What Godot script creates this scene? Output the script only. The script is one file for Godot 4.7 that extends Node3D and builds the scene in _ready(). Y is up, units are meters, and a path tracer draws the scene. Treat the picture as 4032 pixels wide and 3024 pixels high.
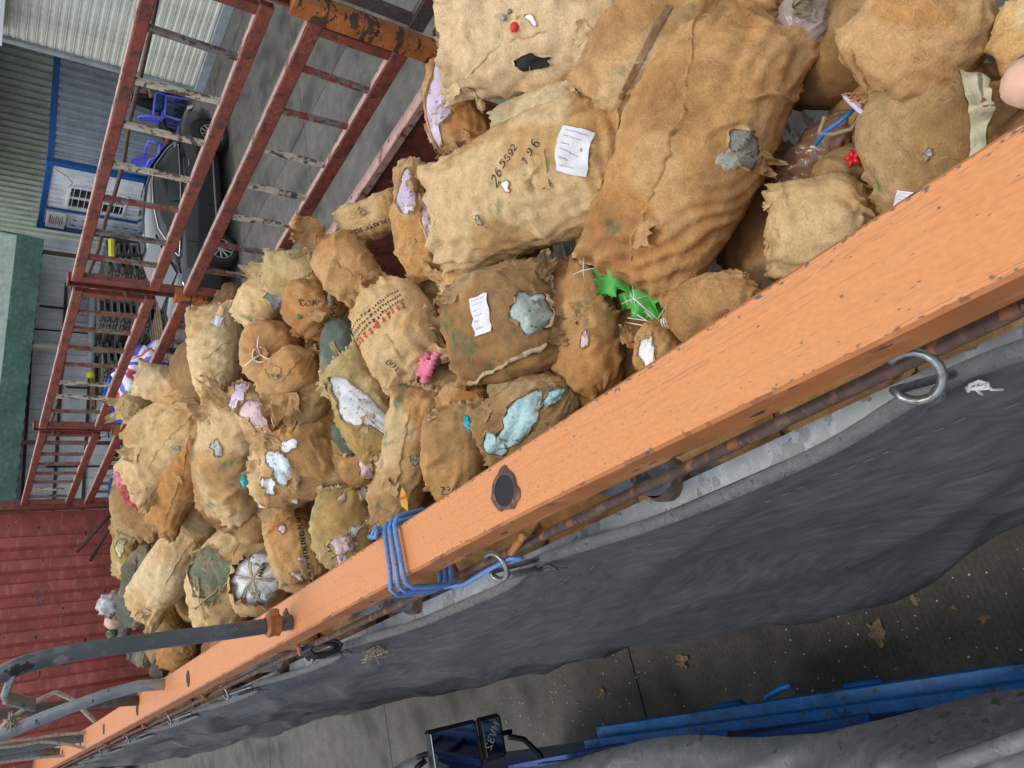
extends Node3D
# A loaded open truck seen from above its left side. EYE is the height of the viewer; at() places a point
# by metres to the right, metres below eye height and metres ahead along the truck.

const EYE := 3.95
var M := {}
var used := {}
var nz := FastNoiseLite.new()
var ns := FastNoiseLite.new()
var rg := RandomNumberGenerator.new()


func at(x: float, drop: float, ahead: float) -> Vector3:
	return Vector3(x, EYE - drop, -ahead)


# ------------------------------------------------------------------ mesh building
class Geo:
	var v := PackedVector3Array()
	var uv := PackedVector2Array()
	var col := PackedColorArray()
	var idx := PackedInt32Array()
	var smooth := true
	var tinted := false

	func put(p: Vector3, t := Vector2.ZERO, c := Color.WHITE) -> int:
		v.append(p)
		uv.append(t)
		col.append(c)
		return v.size() - 1

	func tri(a: int, b: int, c: int) -> void:
		idx.append(a)
		idx.append(b)
		idx.append(c)

	func quad(a: int, b: int, c: int, d: int) -> void:
		tri(a, b, c)
		tri(a, c, d)

	func face(a: Vector3, b: Vector3, c: Vector3, d: Vector3, t := 1.0) -> void:
		var w := (b - a).length() * t
		var h := (d - a).length() * t
		var o := put(a, Vector2(0, 0))
		put(b, Vector2(w, 0))
		put(c, Vector2(w, h))
		put(d, Vector2(0, h))
		quad(o, o + 1, o + 2, o + 3)

	func block(c: Vector3, s: Vector3, b := Basis(), ch := 0.004) -> void:
		smooth = false
		var h := s * 0.5
		ch = minf(ch, minf(h.x, minf(h.y, h.z)) * 0.6)
		var k := h - Vector3(ch, ch, ch)
		var P := func(x: float, y: float, z: float) -> Vector3: return c + b * Vector3(x, y, z)
		for sg in [-1.0, 1.0]:
			flatq([P.call(sg * h.x, -k.y, -k.z), P.call(sg * h.x, k.y, -k.z), P.call(sg * h.x, k.y, k.z), P.call(sg * h.x, -k.y, k.z)], b * Vector3(sg, 0, 0))
			flatq([P.call(-k.x, sg * h.y, -k.z), P.call(k.x, sg * h.y, -k.z), P.call(k.x, sg * h.y, k.z), P.call(-k.x, sg * h.y, k.z)], b * Vector3(0, sg, 0))
			flatq([P.call(-k.x, -k.y, sg * h.z), P.call(k.x, -k.y, sg * h.z), P.call(k.x, k.y, sg * h.z), P.call(-k.x, k.y, sg * h.z)], b * Vector3(0, 0, sg))
		for i in [-1.0, 1.0]:
			for j in [-1.0, 1.0]:
				flatq([P.call(i * h.x, j * k.y, -k.z), P.call(i * k.x, j * h.y, -k.z), P.call(i * k.x, j * h.y, k.z), P.call(i * h.x, j * k.y, k.z)], b * Vector3(i, j, 0))
				flatq([P.call(i * h.x, -k.y, j * k.z), P.call(i * k.x, -k.y, j * h.z), P.call(i * k.x, k.y, j * h.z), P.call(i * h.x, k.y, j * k.z)], b * Vector3(i, 0, j))
				flatq([P.call(-k.x, i * h.y, j * k.z), P.call(-k.x, i * k.y, j * h.z), P.call(k.x, i * k.y, j * h.z), P.call(k.x, i * h.y, j * k.z)], b * Vector3(0, i, j))
				for l in [-1.0, 1.0]:
					flatt(P.call(i * h.x, j * k.y, l * k.z), P.call(i * k.x, j * h.y, l * k.z), P.call(i * k.x, j * k.y, l * h.z), b * Vector3(i, j, l))

	func flatq(p: Array, n: Vector3) -> void:
		var a: Vector3 = p[0]
		var g: Vector3 = (p[1] - a).cross(p[2] - a)
		if g.dot(n) < 0:
			face(p[0], p[1], p[2], p[3])
		else:
			face(p[3], p[2], p[1], p[0])

	func flatt(a: Vector3, b: Vector3, c: Vector3, n: Vector3) -> void:
		if (b - a).cross(c - a).dot(n) > 0:
			var t := b
			b = c
			c = t
		var o := put(a)
		put(b)
		put(c)
		tri(o, o + 1, o + 2)

	func bar(a: Vector3, b: Vector3, w: float, h: float, up := Vector3.UP, ch := 0.004) -> void:
		var d := b - a
		var z := d.normalized()
		var x := up.cross(z)
		if x.length() < 0.01:
			x = Vector3.RIGHT.cross(z)
		x = x.normalized()
		block((a + b) * 0.5, Vector3(w, h, d.length()), Basis(x, z.cross(x), z), ch)

	func tube(pts: Array, r, sides := 8, caps := true) -> void:
		var n := pts.size()
		var first := v.size()
		var x := Vector3.ZERO
		var run := 0.0
		for i in n:
			var p: Vector3 = pts[i]
			var d: Vector3 = (pts[mini(i + 1, n - 1)] - pts[maxi(i - 1, 0)]).normalized()
			if x == Vector3.ZERO:
				x = d.cross(Vector3.UP if absf(d.y) < 0.9 else Vector3.RIGHT).normalized()
			x = (x - d * x.dot(d)).normalized()
			var y := d.cross(x)
			var rr: float = r[i] if r is Array else r
			if i > 0:
				run += (p - (pts[i - 1] as Vector3)).length()
			for k in sides + 1:
				var a := TAU * k / sides
				put(p + (x * cos(a) + y * sin(a)) * rr, Vector2(float(k) / sides * 0.15, run))
		for i in n - 1:
			for k in sides:
				var o := first + i * (sides + 1) + k
				quad(o, o + 1, o + sides + 2, o + sides + 1)
		if caps:
			for e in [0, n - 1]:
				var c := put(pts[e])
				for k in sides:
					var o: int = first + e * (sides + 1) + k
					if e == 0:
						tri(c, o + 1, o)
					else:
						tri(c, o, o + 1)

	func lathe(c: Vector3, axis: Vector3, prof: Array, sides := 24) -> void:
		var z := axis.normalized()
		var x := z.cross(Vector3.UP if absf(z.y) < 0.9 else Vector3.RIGHT).normalized()
		var y := z.cross(x)
		var first := v.size()
		for i in prof.size():
			var q: Vector2 = prof[i]
			for k in sides + 1:
				var a := TAU * k / sides
				put(c + z * q.y + (x * cos(a) + y * sin(a)) * q.x, Vector2(float(k) / sides, float(i) / prof.size()))
		for i in prof.size() - 1:
			for k in sides:
				var o := first + i * (sides + 1) + k
				quad(o, o + 1, o + sides + 2, o + sides + 1)

	# a grid of points, rows of equal length
	func sheet(rows: Array, tile := 1.0) -> void:
		var first := v.size()
		var nc: int = rows[0].size()
		var vv := 0.0
		for i in rows.size():
			var uu := 0.0
			if i > 0:
				vv += ((rows[i][nc / 2] as Vector3) - (rows[i - 1][nc / 2] as Vector3)).length()
			for k in nc:
				if k > 0:
					uu += ((rows[i][k] as Vector3) - (rows[i][k - 1] as Vector3)).length()
				put(rows[i][k], Vector2(uu, vv) * tile)
		for i in rows.size() - 1:
			for k in nc - 1:
				var o := first + i * nc + k
				quad(o, o + nc, o + nc + 1, o + 1)

	func mesh() -> ArrayMesh:
		var st := SurfaceTool.new()
		st.begin(Mesh.PRIMITIVE_TRIANGLES)
		st.set_smooth_group(0 if smooth else -1)
		for i in v.size():
			st.set_uv(uv[i])
			if tinted:
				st.set_color(col[i])
			st.set_smooth_group(0 if smooth else -1)
			st.add_vertex(v[i])
		for i in idx:
			st.add_index(i)
		st.generate_normals()
		return st.commit()


func numbered(called: String) -> String:
	used[called] = used.get(called, 0) + 1
	return called if used[called] == 1 else "%s_%03d" % [called, used[called] - 1]


func thing(called: String, label: String, category: String, where := Vector3.ZERO, group := "") -> Node3D:
	var o := Node3D.new()
	o.name = numbered(called)
	add_child(o)
	o.position = where
	tag(o, label, category, group)
	return o


func tag(o: Node, label: String, category: String, group := "") -> void:
	o.set_meta("label", label)
	o.set_meta("category", category)
	if group:
		o.set_meta("group", group)


func part(parent: Node, called: String, g, m: Material) -> MeshInstance3D:
	var o := MeshInstance3D.new()
	var n := called
	var i := 0
	while parent.has_node(NodePath(n)):
		i += 1
		n = "%s_%03d" % [called, i]
	o.name = n
	o.mesh = g.mesh() if g is Geo else g
	o.material_override = m
	parent.add_child(o)
	return o


func ground_piece(called: String, g, m: Material, parent: Node = null) -> MeshInstance3D:
	var o := part(parent if parent else self, called, g, m)
	if parent == null:
		o.set_meta("kind", "structure")
	return o


# ------------------------------------------------------------------ textures
func noise(sd: int, freq: float, oct := 4, kind := FastNoiseLite.TYPE_SIMPLEX_SMOOTH) -> FastNoiseLite:
	var n := FastNoiseLite.new()
	n.seed = sd
	n.frequency = freq
	n.noise_type = kind
	n.fractal_octaves = oct
	return n


func field(n: FastNoiseLite, w: int, h: int) -> PackedByteArray:
	var im := n.get_seamless_image(w, h)
	im.convert(Image.FORMAT_L8)
	return im.get_data()


func picture(rgb: PackedByteArray, w: int, h: int) -> ImageTexture:
	var im := Image.create_from_data(w, h, false, Image.FORMAT_RGB8, rgb)
	im.generate_mipmaps()
	return ImageTexture.create_from_image(im)


func normal_from(hgt: PackedByteArray, w: int, h: int, scale: float) -> ImageTexture:
	var im := Image.create_from_data(w, h, false, Image.FORMAT_L8, hgt)
	im.convert(Image.FORMAT_RGBA8)
	im.bump_map_to_normal_map(scale)
	im.generate_mipmaps()
	return ImageTexture.create_from_image(im)


# paint worn down to primer and rust: two chip masks over a mottled coat
func paint(sd: int, coat: Color, under: Color, rust: Color, chip: float, rusty: float, streak := 1.0, size := 512, mottle := 0.22) -> ImageTexture:
	chip -= 0.06
	rusty -= 0.05
	var a := noise(sd, 0.009, 5)
	var b := noise(sd + 1, 0.03, 4)
	var c := noise(sd + 2, 0.006, 3)
	var fa := field(a, size, size)
	var fb := field(b, size, size)
	var fc := field(c, size, size)
	var out := PackedByteArray()
	out.resize(size * size * 3)
	for y in size:
		for x in size:
			var i := y * size + x
			var j := y * size + (int(x / streak) % size)
			var m := fc[i] / 255.0 - 0.5
			var q: Color = coat.lerp(coat.darkened(0.35), clampf(0.5 + m * 2.0 * mottle * 3.0, 0, 1) * mottle * 2.0)
			q = q.lerp(coat.lightened(0.25), clampf((fb[j] / 255.0 - 0.55) * 2.0, 0, 0.5))
			var k := fa[j] / 255.0 + m * 0.25
			var l := fb[j] / 255.0 + m * 0.35
			if k > 1.0 - chip:
				q = under.darkened(0.25 * fb[i] / 255.0)
			elif k > 1.0 - chip - 0.012:
				q = coat.darkened(0.4)
			if l > 1.0 - rusty:
				q = rust.lerp(rust.darkened(0.5), fa[i] / 255.0)
			out[i * 3] = int(clampf(q.r, 0, 1) * 255)
			out[i * 3 + 1] = int(clampf(q.g, 0, 1) * 255)
			out[i * 3 + 2] = int(clampf(q.b, 0, 1) * 255)
	return picture(out, size, size)


func srgb(r: float, g: float, b: float) -> Color:
	return Color(r, g, b).linear_to_srgb()


func mat(tex: Texture2D, rough := 0.7, metal := 0.0, tri := 0.0, nrm: Texture2D = null, depth := 1.0) -> StandardMaterial3D:
	var m := StandardMaterial3D.new()
	m.albedo_texture = tex
	m.roughness = rough
	m.metallic = metal
	if tri > 0.0:
		m.uv1_triplanar = true
		m.uv1_scale = Vector3.ONE * tri
	if nrm:
		m.normal_enabled = true
		m.normal_texture = nrm
		m.normal_scale = depth
	m.cull_mode = BaseMaterial3D.CULL_DISABLED
	return m


func flat(c: Color, rough := 0.7, metal := 0.0) -> StandardMaterial3D:
	var m := StandardMaterial3D.new()
	m.albedo_color = c.linear_to_srgb()
	m.roughness = rough
	m.metallic = metal
	m.cull_mode = BaseMaterial3D.CULL_DISABLED
	return m


func make_materials() -> void:
	var n := 512
	# felt-like kraft cloth: short fibres over mottling, and a crumpled relief
	var crumple := noise(5, 0.011, 3, FastNoiseLite.TYPE_CELLULAR)
	crumple.cellular_return_type = FastNoiseLite.RETURN_DISTANCE2_SUB
	crumple.domain_warp_enabled = true
	crumple.domain_warp_amplitude = 18.0
	crumple.domain_warp_frequency = 0.02
	var fc := field(crumple, n, n)
	var fm := field(noise(6, 0.018, 5), n, n)
	var ff := field(noise(7, 0.12, 3), n, n)
	var g := PackedFloat32Array()
	g.resize(n * n)
	for i in n * n:
		g[i] = 0.86 + (fm[i] / 255.0 - 0.5) * 0.14 + (ff[i] / 255.0 - 0.5) * 0.12
	rg.seed = 11
	for k in 3600:
		var px := rg.randf() * n
		var py := rg.randf() * n
		var an := rg.randf() * TAU
		var turn := rg.randf_range(-0.12, 0.12)
		var amp := rg.randf_range(-0.16, 0.14)
		for s in rg.randi_range(6, 22):
			px += cos(an)
			py += sin(an)
			an += turn
			var i := posmod(int(py), n) * n + posmod(int(px), n)
			g[i] += amp
	var rgb := PackedByteArray()
	rgb.resize(n * n * 3)
	var hg := PackedByteArray()
	hg.resize(n * n)
	for i in n * n:
		var q := clampf(g[i], 0.25, 1.0)
		rgb[i * 3] = int(q * 255)
		rgb[i * 3 + 1] = int(clampf(q * 0.985 + 0.0, 0, 1) * 255)
		rgb[i * 3 + 2] = int(clampf(q * 0.96 + (fm[i] / 255.0 - 0.5) * 0.06, 0, 1) * 255)
		hg[i] = int(clampf(0.5 + (fc[i] / 255.0 - 0.5) * 0.44 + (fm[i] / 255.0 - 0.5) * 0.16 + (g[i] - 0.8) * 0.10, 0, 1) * 255)
	var felt := picture(rgb, n, n)
	var felt_n := normal_from(hg, n, n, 9.0)
	var cloth := mat(felt, 0.93, 0.0, 0.0, felt_n, 0.9)
	cloth.vertex_color_use_as_albedo = true
	M.cloth = cloth
	M.fibre = flat(Color.WHITE, 0.95)
	M.fibre.vertex_color_use_as_albedo = true
	var film_n := normal_from(fc, n, n, 10.0)
	var film := func(c: Color, rough: float) -> StandardMaterial3D:
		var base := c.linear_to_srgb()
		var soil := c.lerp(Color(0.42, 0.29, 0.15), 0.5).linear_to_srgb()
		return mat(paint(int(c.r * 997.0 + c.g * 331.0 + c.b * 77.0), base, soil, c.lerp(Color(0.25, 0.17, 0.09), 0.55).linear_to_srgb(), 0.34, 0.25, 1.0, 256), rough, 0.0, 0.0, film_n, 0.7)
	M.lilac = film.call(Color(0.80, 0.66, 0.84), 0.45)
	M.pink = film.call(Color(0.82, 0.60, 0.62), 0.5)
	M.white = film.call(Color(0.85, 0.85, 0.86), 0.5)
	M.whitefilm = film.call(Color(0.68, 0.68, 0.70), 0.35)
	M.bluewhite = film.call(Color(0.66, 0.76, 0.84), 0.4)
	M.paleblue = film.call(Color(0.47, 0.56, 0.52), 0.5)
	M.turq = film.call(Color(0.42, 0.64, 0.67), 0.45)
	M.greyfilm = film.call(Color(0.42, 0.43, 0.42), 0.35)
	M.plastic = film.call(Color(0.25, 0.26, 0.23), 0.3)
	M.plastic2 = film.call(Color(0.38, 0.38, 0.31), 0.4)
	M.olivecloth = film.call(Color(0.17, 0.18, 0.11), 0.8)
	M.yellowfilm = film.call(Color(0.62, 0.56, 0.28), 0.7)
	M.leafgreen = flat(Color(0.03, 0.16, 0.08), 0.6)
	M.black = flat(Color(0.008, 0.008, 0.01), 0.8)
	M.rust = flat(Color(0.16, 0.04, 0.02), 0.9)
	M.rust2 = film.call(Color(0.30, 0.12, 0.05), 0.9)
	M.redbar = flat(Color(0.55, 0.02, 0.04), 0.6)
	M.pale = film.call(Color(0.66, 0.53, 0.34), 0.9)
	M.green = film.call(Color(0.40, 0.36, 0.22), 0.9)
	M.paper = film.call(Color(0.50, 0.34, 0.16), 0.9)
	M.tape = film.call(Color(0.22, 0.11, 0.04), 0.5)
	M.tape2 = film.call(Color(0.33, 0.22, 0.11), 0.7)
	M.paletape = film.call(Color(0.62, 0.55, 0.36), 0.6)
	M.seam = film.call(Color(0.58, 0.44, 0.26), 0.9)
	M.fold = cloth
	M.ink = flat(Color(0.02, 0.018, 0.016), 0.8)
	M.redink = flat(Color(0.50, 0.06, 0.04), 0.8)
	M.string_white = flat(Color(0.78, 0.77, 0.74), 0.6)
	M.straw = flat(Color(0.40, 0.34, 0.18), 0.7)
	M.teal = flat(Color(0.02, 0.38, 0.42), 0.4)
	M.plush = film.call(Color(0.80, 0.22, 0.34), 0.95)
	M.fluff = film.call(Color(0.62, 0.09, 0.09), 0.95)
	M.greenplastic = flat(Color(0.10, 0.46, 0.08), 0.28)
	M.greenplastic.backlight_enabled = true
	M.greenplastic.backlight = Color(0.12, 0.3, 0.08)
	M.flower = flat(Color(0.70, 0.02, 0.03), 0.35)
	M.cable_blue = flat(Color(0.01, 0.16, 0.55), 0.4)
	M.skin = flat(Color(0.62, 0.36, 0.27), 0.5)
	M.skin.subsurf_scatter_enabled = true
	M.skin.subsurf_scatter_strength = 0.25
	M.doll = flat(Color(0.80, 0.52, 0.40), 0.4)
	M.label = mat(label_picture(), 0.6)
	# clear film
	var clear := StandardMaterial3D.new()
	clear.albedo_color = Color(0.85, 0.87, 0.9, 0.35)
	clear.transparency = BaseMaterial3D.TRANSPARENCY_ALPHA
	clear.roughness = 0.15
	clear.cull_mode = BaseMaterial3D.CULL_DISABLED
	M.clear = clear
	# painted and bare metal
	var dents := normal_from(field(noise(40, 0.02, 4), 256, 256), 256, 256, 3.0)
	M.red = mat(paint(21, srgb(0.25, 0.058, 0.037), srgb(0.16, 0.06, 0.042), srgb(0.11, 0.06, 0.04), 0.40, 0.33), 0.62, 0.0, 2.2, dents, 0.5)
	M.redworn = mat(paint(31, srgb(0.25, 0.05, 0.032), srgb(0.24, 0.22, 0.20), srgb(0.10, 0.06, 0.045), 0.55, 0.30), 0.65, 0.0, 2.6, dents, 0.5)
	M.creamworn = mat(paint(37, srgb(0.58, 0.51, 0.40), srgb(0.13, 0.12, 0.11), srgb(0.26, 0.06, 0.04), 0.40, 0.30), 0.7, 0.0, 2.6, dents, 0.5)
	M.greyworn = mat(paint(43, srgb(0.20, 0.18, 0.17), srgb(0.09, 0.075, 0.07), srgb(0.26, 0.06, 0.04), 0.45, 0.33), 0.7, 0.0, 2.6, dents, 0.5)
	M.railtop = mat(paint(47, srgb(0.52, 0.31, 0.26), srgb(0.32, 0.09, 0.06), srgb(0.42, 0.30, 0.24), 0.34, 0.30), 0.6, 0.0, 2.0)
	M.darkiron = mat(paint(49, srgb(0.06, 0.045, 0.04), srgb(0.11, 0.05, 0.04), srgb(0.12, 0.07, 0.05), 0.42, 0.34), 0.65, 0.0, 2.0)
	M.orangepost = mat(paint(53, srgb(0.44, 0.135, 0.035), srgb(0.09, 0.05, 0.035), srgb(0.12, 0.06, 0.035), 0.42, 0.34, 3.0), 0.6, 0.0, 1.8, dents, 0.6)
	M.orange = mat(beam_paint(), 0.5, 0.0, 0.0, dents, 0.25)
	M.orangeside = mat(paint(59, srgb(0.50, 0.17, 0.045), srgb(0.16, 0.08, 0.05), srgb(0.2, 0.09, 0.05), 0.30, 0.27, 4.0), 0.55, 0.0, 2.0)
	M.rustrod = mat(paint(61, srgb(0.085, 0.05, 0.04), srgb(0.17, 0.12, 0.10), srgb(0.40, 0.13, 0.05), 0.42, 0.30, 2.0), 0.7, 0.2, 3.0)
	M.galv = mat(paint(67, srgb(0.30, 0.32, 0.34), srgb(0.24, 0.25, 0.26), srgb(0.2, 0.18, 0.15), 0.36, 0.2), 0.45, 0.35, 2.0)
	M.pole = mat(paint(71, srgb(0.15, 0.165, 0.18), srgb(0.30, 0.31, 0.33), srgb(0.07, 0.07, 0.075), 0.27, 0.24, 1.0), 0.36, 0.4, 1.0)
	M.polebright = mat(paint(73, srgb(0.36, 0.39, 0.43), srgb(0.55, 0.57, 0.6), srgb(0.10, 0.11, 0.13), 0.27, 0.22, 1.0), 0.34, 0.45, 1.0)
	M.headboard = mat(paint(79, srgb(0.42, 0.095, 0.072), srgb(0.32, 0.13, 0.11), srgb(0.06, 0.02, 0.018), 0.20, 0.17, 3.0), 0.6, 0.0, 0.9, dents, 0.5)
	M.blue = mat(paint(83, srgb(0.003, 0.085, 0.36), srgb(0.01, 0.05, 0.16), srgb(0.1, 0.08, 0.05), 0.20, 0.20), 0.45, 0.0, 1.5)
	M.bluelight = mat(paint(85, srgb(0.005, 0.17, 0.56), srgb(0.01, 0.08, 0.24), srgb(0.15, 0.12, 0.06), 0.22, 0.21), 0.4, 0.0, 1.5)
	M.wood = mat(paint(89, srgb(0.27, 0.255, 0.23), srgb(0.08, 0.075, 0.07), srgb(0.2, 0.16, 0.12), 0.36, 0.3, 5.0), 0.9, 0.0, 1.4)
	M.woodbrown = mat(paint(91, srgb(0.24, 0.16, 0.095), srgb(0.12, 0.08, 0.05), srgb(0.3, 0.24, 0.17), 0.36, 0.3, 5.0), 0.9, 0.0, 1.4)
	M.cream = mat(paint(97, srgb(0.80, 0.81, 0.68), srgb(0.42, 0.43, 0.34), srgb(0.36, 0.35, 0.27), 0.12, 0.12), 0.55, 0.0, 0.4)
	M.greensheet = mat(paint(101, srgb(0.40, 0.45, 0.34), srgb(0.3, 0.34, 0.26), srgb(0.25, 0.27, 0.2), 0.12, 0.12), 0.6, 0.0, 0.5)
	M.greysheet = mat(paint(103, srgb(0.36, 0.40, 0.44), srgb(0.22, 0.24, 0.27), srgb(0.2, 0.2, 0.2), 0.12, 0.12), 0.5, 0.1, 0.5)
	M.whitesheet = mat(paint(107, srgb(0.84, 0.87, 0.90), srgb(0.5, 0.52, 0.54), srgb(0.45, 0.38, 0.28), 0.12, 0.12), 0.5, 0.0, 0.5)
	M.bluepaint = mat(paint(109, srgb(0.008, 0.09, 0.33), srgb(0.02, 0.06, 0.2), srgb(0.1, 0.1, 0.12), 0.12, 0.12), 0.5, 0.0, 1.0)
	M.brownpaint = flat(Color(0.065, 0.028, 0.022), 0.6)
	var weave := normal_from(field(noise(113, 0.03, 5), 512, 512), 512, 512, 3.0)
	M.tarp = mat(tarp_picture(), 0.55, 0.0, 0.0, weave, 0.15)
	M.greytarp = mat(paint(127, srgb(0.15, 0.16, 0.18), srgb(0.18, 0.19, 0.21), srgb(0.125, 0.13, 0.145), 0.3, 0.25), 0.55, 0.0, 1.0, weave, 0.5)
	M.palecloth = mat(paint(131, srgb(0.27, 0.29, 0.32), srgb(0.33, 0.35, 0.38), srgb(0.2, 0.22, 0.24), 0.36, 0.3), 0.55, 0.0, 1.0, weave, 0.5)
	M.greencloth = mat(paint(137, srgb(0.075, 0.165, 0.125), srgb(0.11, 0.23, 0.17), srgb(0.06, 0.15, 0.11), 0.12, 0.12), 0.75, 0.0, 0.6)
	M.greenroof = mat(paint(139, srgb(0.16, 0.22, 0.19), srgb(0.24, 0.31, 0.27), srgb(0.17, 0.24, 0.2), 0.12, 0.12), 0.7, 0.0, 0.5)
	M.concrete = mat(concrete_picture(), 0.9, 0.0, 0.5, normal_from(field(noise(149, 0.05, 5), 512, 512), 512, 512, 4.0), 0.10)
	M.concrete.vertex_color_use_as_albedo = true
	M.joint = flat(Color(0.03, 0.03, 0.03), 0.95)
	M.bluerope = mat(paint(151, srgb(0.10, 0.26, 0.62), srgb(0.16, 0.33, 0.66), srgb(0.2, 0.24, 0.32), 0.42, 0.34), 0.5, 0.0, 8.0)
	M.twine = mat(paint(157, srgb(0.40, 0.34, 0.25), srgb(0.30, 0.24, 0.17), srgb(0.3, 0.07, 0.06), 0.38, 0.28), 0.9, 0.0, 10.0)
	M.greyrope = mat(paint(163, srgb(0.14, 0.14, 0.145), srgb(0.2, 0.2, 0.2), srgb(0.1, 0.1, 0.1), 0.4, 0.3), 0.85, 0.0, 6.0)
	M.steel = mat(paint(167, srgb(0.26, 0.28, 0.29), srgb(0.4, 0.42, 0.43), srgb(0.16, 0.14, 0.12), 0.36, 0.28), 0.35, 0.7, 5.0)
	M.blackplastic = flat(Color(0.012, 0.013, 0.016), 0.4)
	M.mirror = flat(Color(0.50, 0.54, 0.62), 0.04, 1.0)
	M.glass = flat(Color(0.012, 0.016, 0.018), 0.06)
	M.glass.clearcoat_enabled = true
	M.car = flat(Color(0.016, 0.019, 0.024), 0.16)
	M.car.clearcoat_enabled = true
	M.car.clearcoat_roughness = 0.05
	M.chrome = flat(Color(0.75, 0.76, 0.78), 0.12, 1.0)
	M.alloy = flat(Color(0.62, 0.63, 0.65), 0.3, 0.8)
	M.rubber = flat(Color(0.02, 0.02, 0.021), 0.85)
	M.taillight = flat(Color(0.55, 0.01, 0.015), 0.2)
	M.lamp = flat(Color(0.55, 0.58, 0.55), 0.15)
	M.plate = flat(Color(0.01, 0.10, 0.50), 0.4)
	M.purple = flat(Color(0.15, 0.17, 0.80), 0.42)
	M.redplastic = flat(Color(0.52, 0.02, 0.03), 0.4)
	M.bluecrate = flat(Color(0.02, 0.13, 0.66), 0.45)
	M.whiteplastic = flat(Color(0.72, 0.73, 0.72), 0.45)
	M.yellow = flat(Color(0.62, 0.55, 0.04), 0.5)
	M.card = mat(paint(173, srgb(0.42, 0.28, 0.15), srgb(0.52, 0.4, 0.25), srgb(0.3, 0.18, 0.09), 0.35, 0.3), 0.9, 0.0, 6.0)
	M.leaf = mat(paint(179, srgb(0.62, 0.30, 0.02), srgb(0.5, 0.08, 0.01), srgb(0.7, 0.5, 0.05), 0.42, 0.34), 0.6, 0.0, 9.0)


func label_picture() -> ImageTexture:
	rg.seed = 5
	var w := 128
	var im := Image.create(w, w, false, Image.FORMAT_RGB8)
	im.fill(srgb(0.74, 0.73, 0.78))
	for k in 60:
		im.fill_rect(Rect2i(rg.randi() % w, rg.randi() % w, rg.randi_range(2, 16), rg.randi_range(2, 12)), srgb(0.68, 0.68, 0.74))
	var ink := srgb(0.22, 0.21, 0.25)
	for row in [[12, 96, 5], [30, 70, 4], [52, 34, 5], [70, 62, 4], [88, 30, 4], [104, 56, 4]]:
		var x := 14
		while x < 14 + row[1]:
			var c := rg.randi_range(2, 5)
			for q in 3:
				im.fill_rect(Rect2i(x + rg.randi() % 3, row[0] + rg.randi() % row[2], c, 1), ink)
			im.fill_rect(Rect2i(x + rg.randi() % 3, row[0], 1, row[2]), ink)
			x += c + 2
	im.generate_mipmaps()
	return ImageTexture.create_from_image(im)


func beam_paint() -> ImageTexture:
	var w := 2048
	var h := 256
	var fa := field(noise(201, 0.006, 4), w, h)
	var fb := field(noise(202, 0.03, 5), w, h)
	var fc := field(noise(203, 0.10, 3), w, h)
	var g := PackedFloat32Array()
	g.resize(w * h)
	rg.seed = 77
	# scratches run along the beam, thicker near its two arrises
	for k in 380:
		var py := rg.randf() * h
		if k % 2 == 0:
			py = (rg.randf() * rg.randf()) * h * 0.5 if k % 8 else rg.randf() * h
			if k % 4 == 0:
				py = h - py * 0.5
		var px := rg.randf() * w
		var an := rg.randf_range(-0.10, 0.10) if k % 4 != 0 else rg.randf_range(-1.4, 1.4)
		var amp := rg.randf_range(0.25, 1.0)
		var ln := rg.randi_range(20, 260) if k % 4 != 0 else rg.randi_range(4, 22)
		var wide := 1 if k % 3 else 2
		for s in ln:
			px += cos(an)
			py += sin(an)
			an += rg.randf_range(-0.05, 0.05)
			if fc[posmod(int(py), h) * w + posmod(int(px), w)] > 112:
				for q in wide:
					if int(py) + q < h and py >= 0:
						g[(int(py) + q) * w + posmod(int(px), w)] += amp * 0.5
	var out := PackedByteArray()
	out.resize(w * h * 3)
	var c0 := srgb(0.66, 0.245, 0.075)
	var c1 := srgb(0.66, 0.265, 0.095)
	var c2 := srgb(0.50, 0.20, 0.08)
	var rust := srgb(0.11, 0.075, 0.075)
	for y in h:
		var e := minf(y, h - 1 - y) / float(h)
		for x in w:
			var i := y * w + x
			var q := c0.lerp(c1, fa[y * w + (x * 5) % w] / 255.0).darkened(0.10 * fb[((y * 2) % h) * w + (x * 7) % w] / 255.0)
			q = q.lerp(c2, clampf((fb[y * w + (x / 2)] / 255.0 - 0.60) * 1.8, 0, 0.45))
			var k := fb[y * w + (x * 6) % w] / 255.0 + (fc[y * w + (x * 6) % w] / 255.0 - 0.5) * 0.25 + maxf(0.0, 0.05 - e) * 6.0 * fa[y * w + (x * 4) % w] / 255.0 + maxf(0.0, 0.22 - e) * 0.3
			if k > 0.91:
				q = rust
			q = q.lerp(rust, clampf(g[i] * 0.7, 0, 0.85))
			out[i * 3] = int(clampf(q.r, 0, 1) * 255)
			out[i * 3 + 1] = int(clampf(q.g, 0, 1) * 255)
			out[i * 3 + 2] = int(clampf(q.b, 0, 1) * 255)
	return picture(out, w, h)


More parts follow.
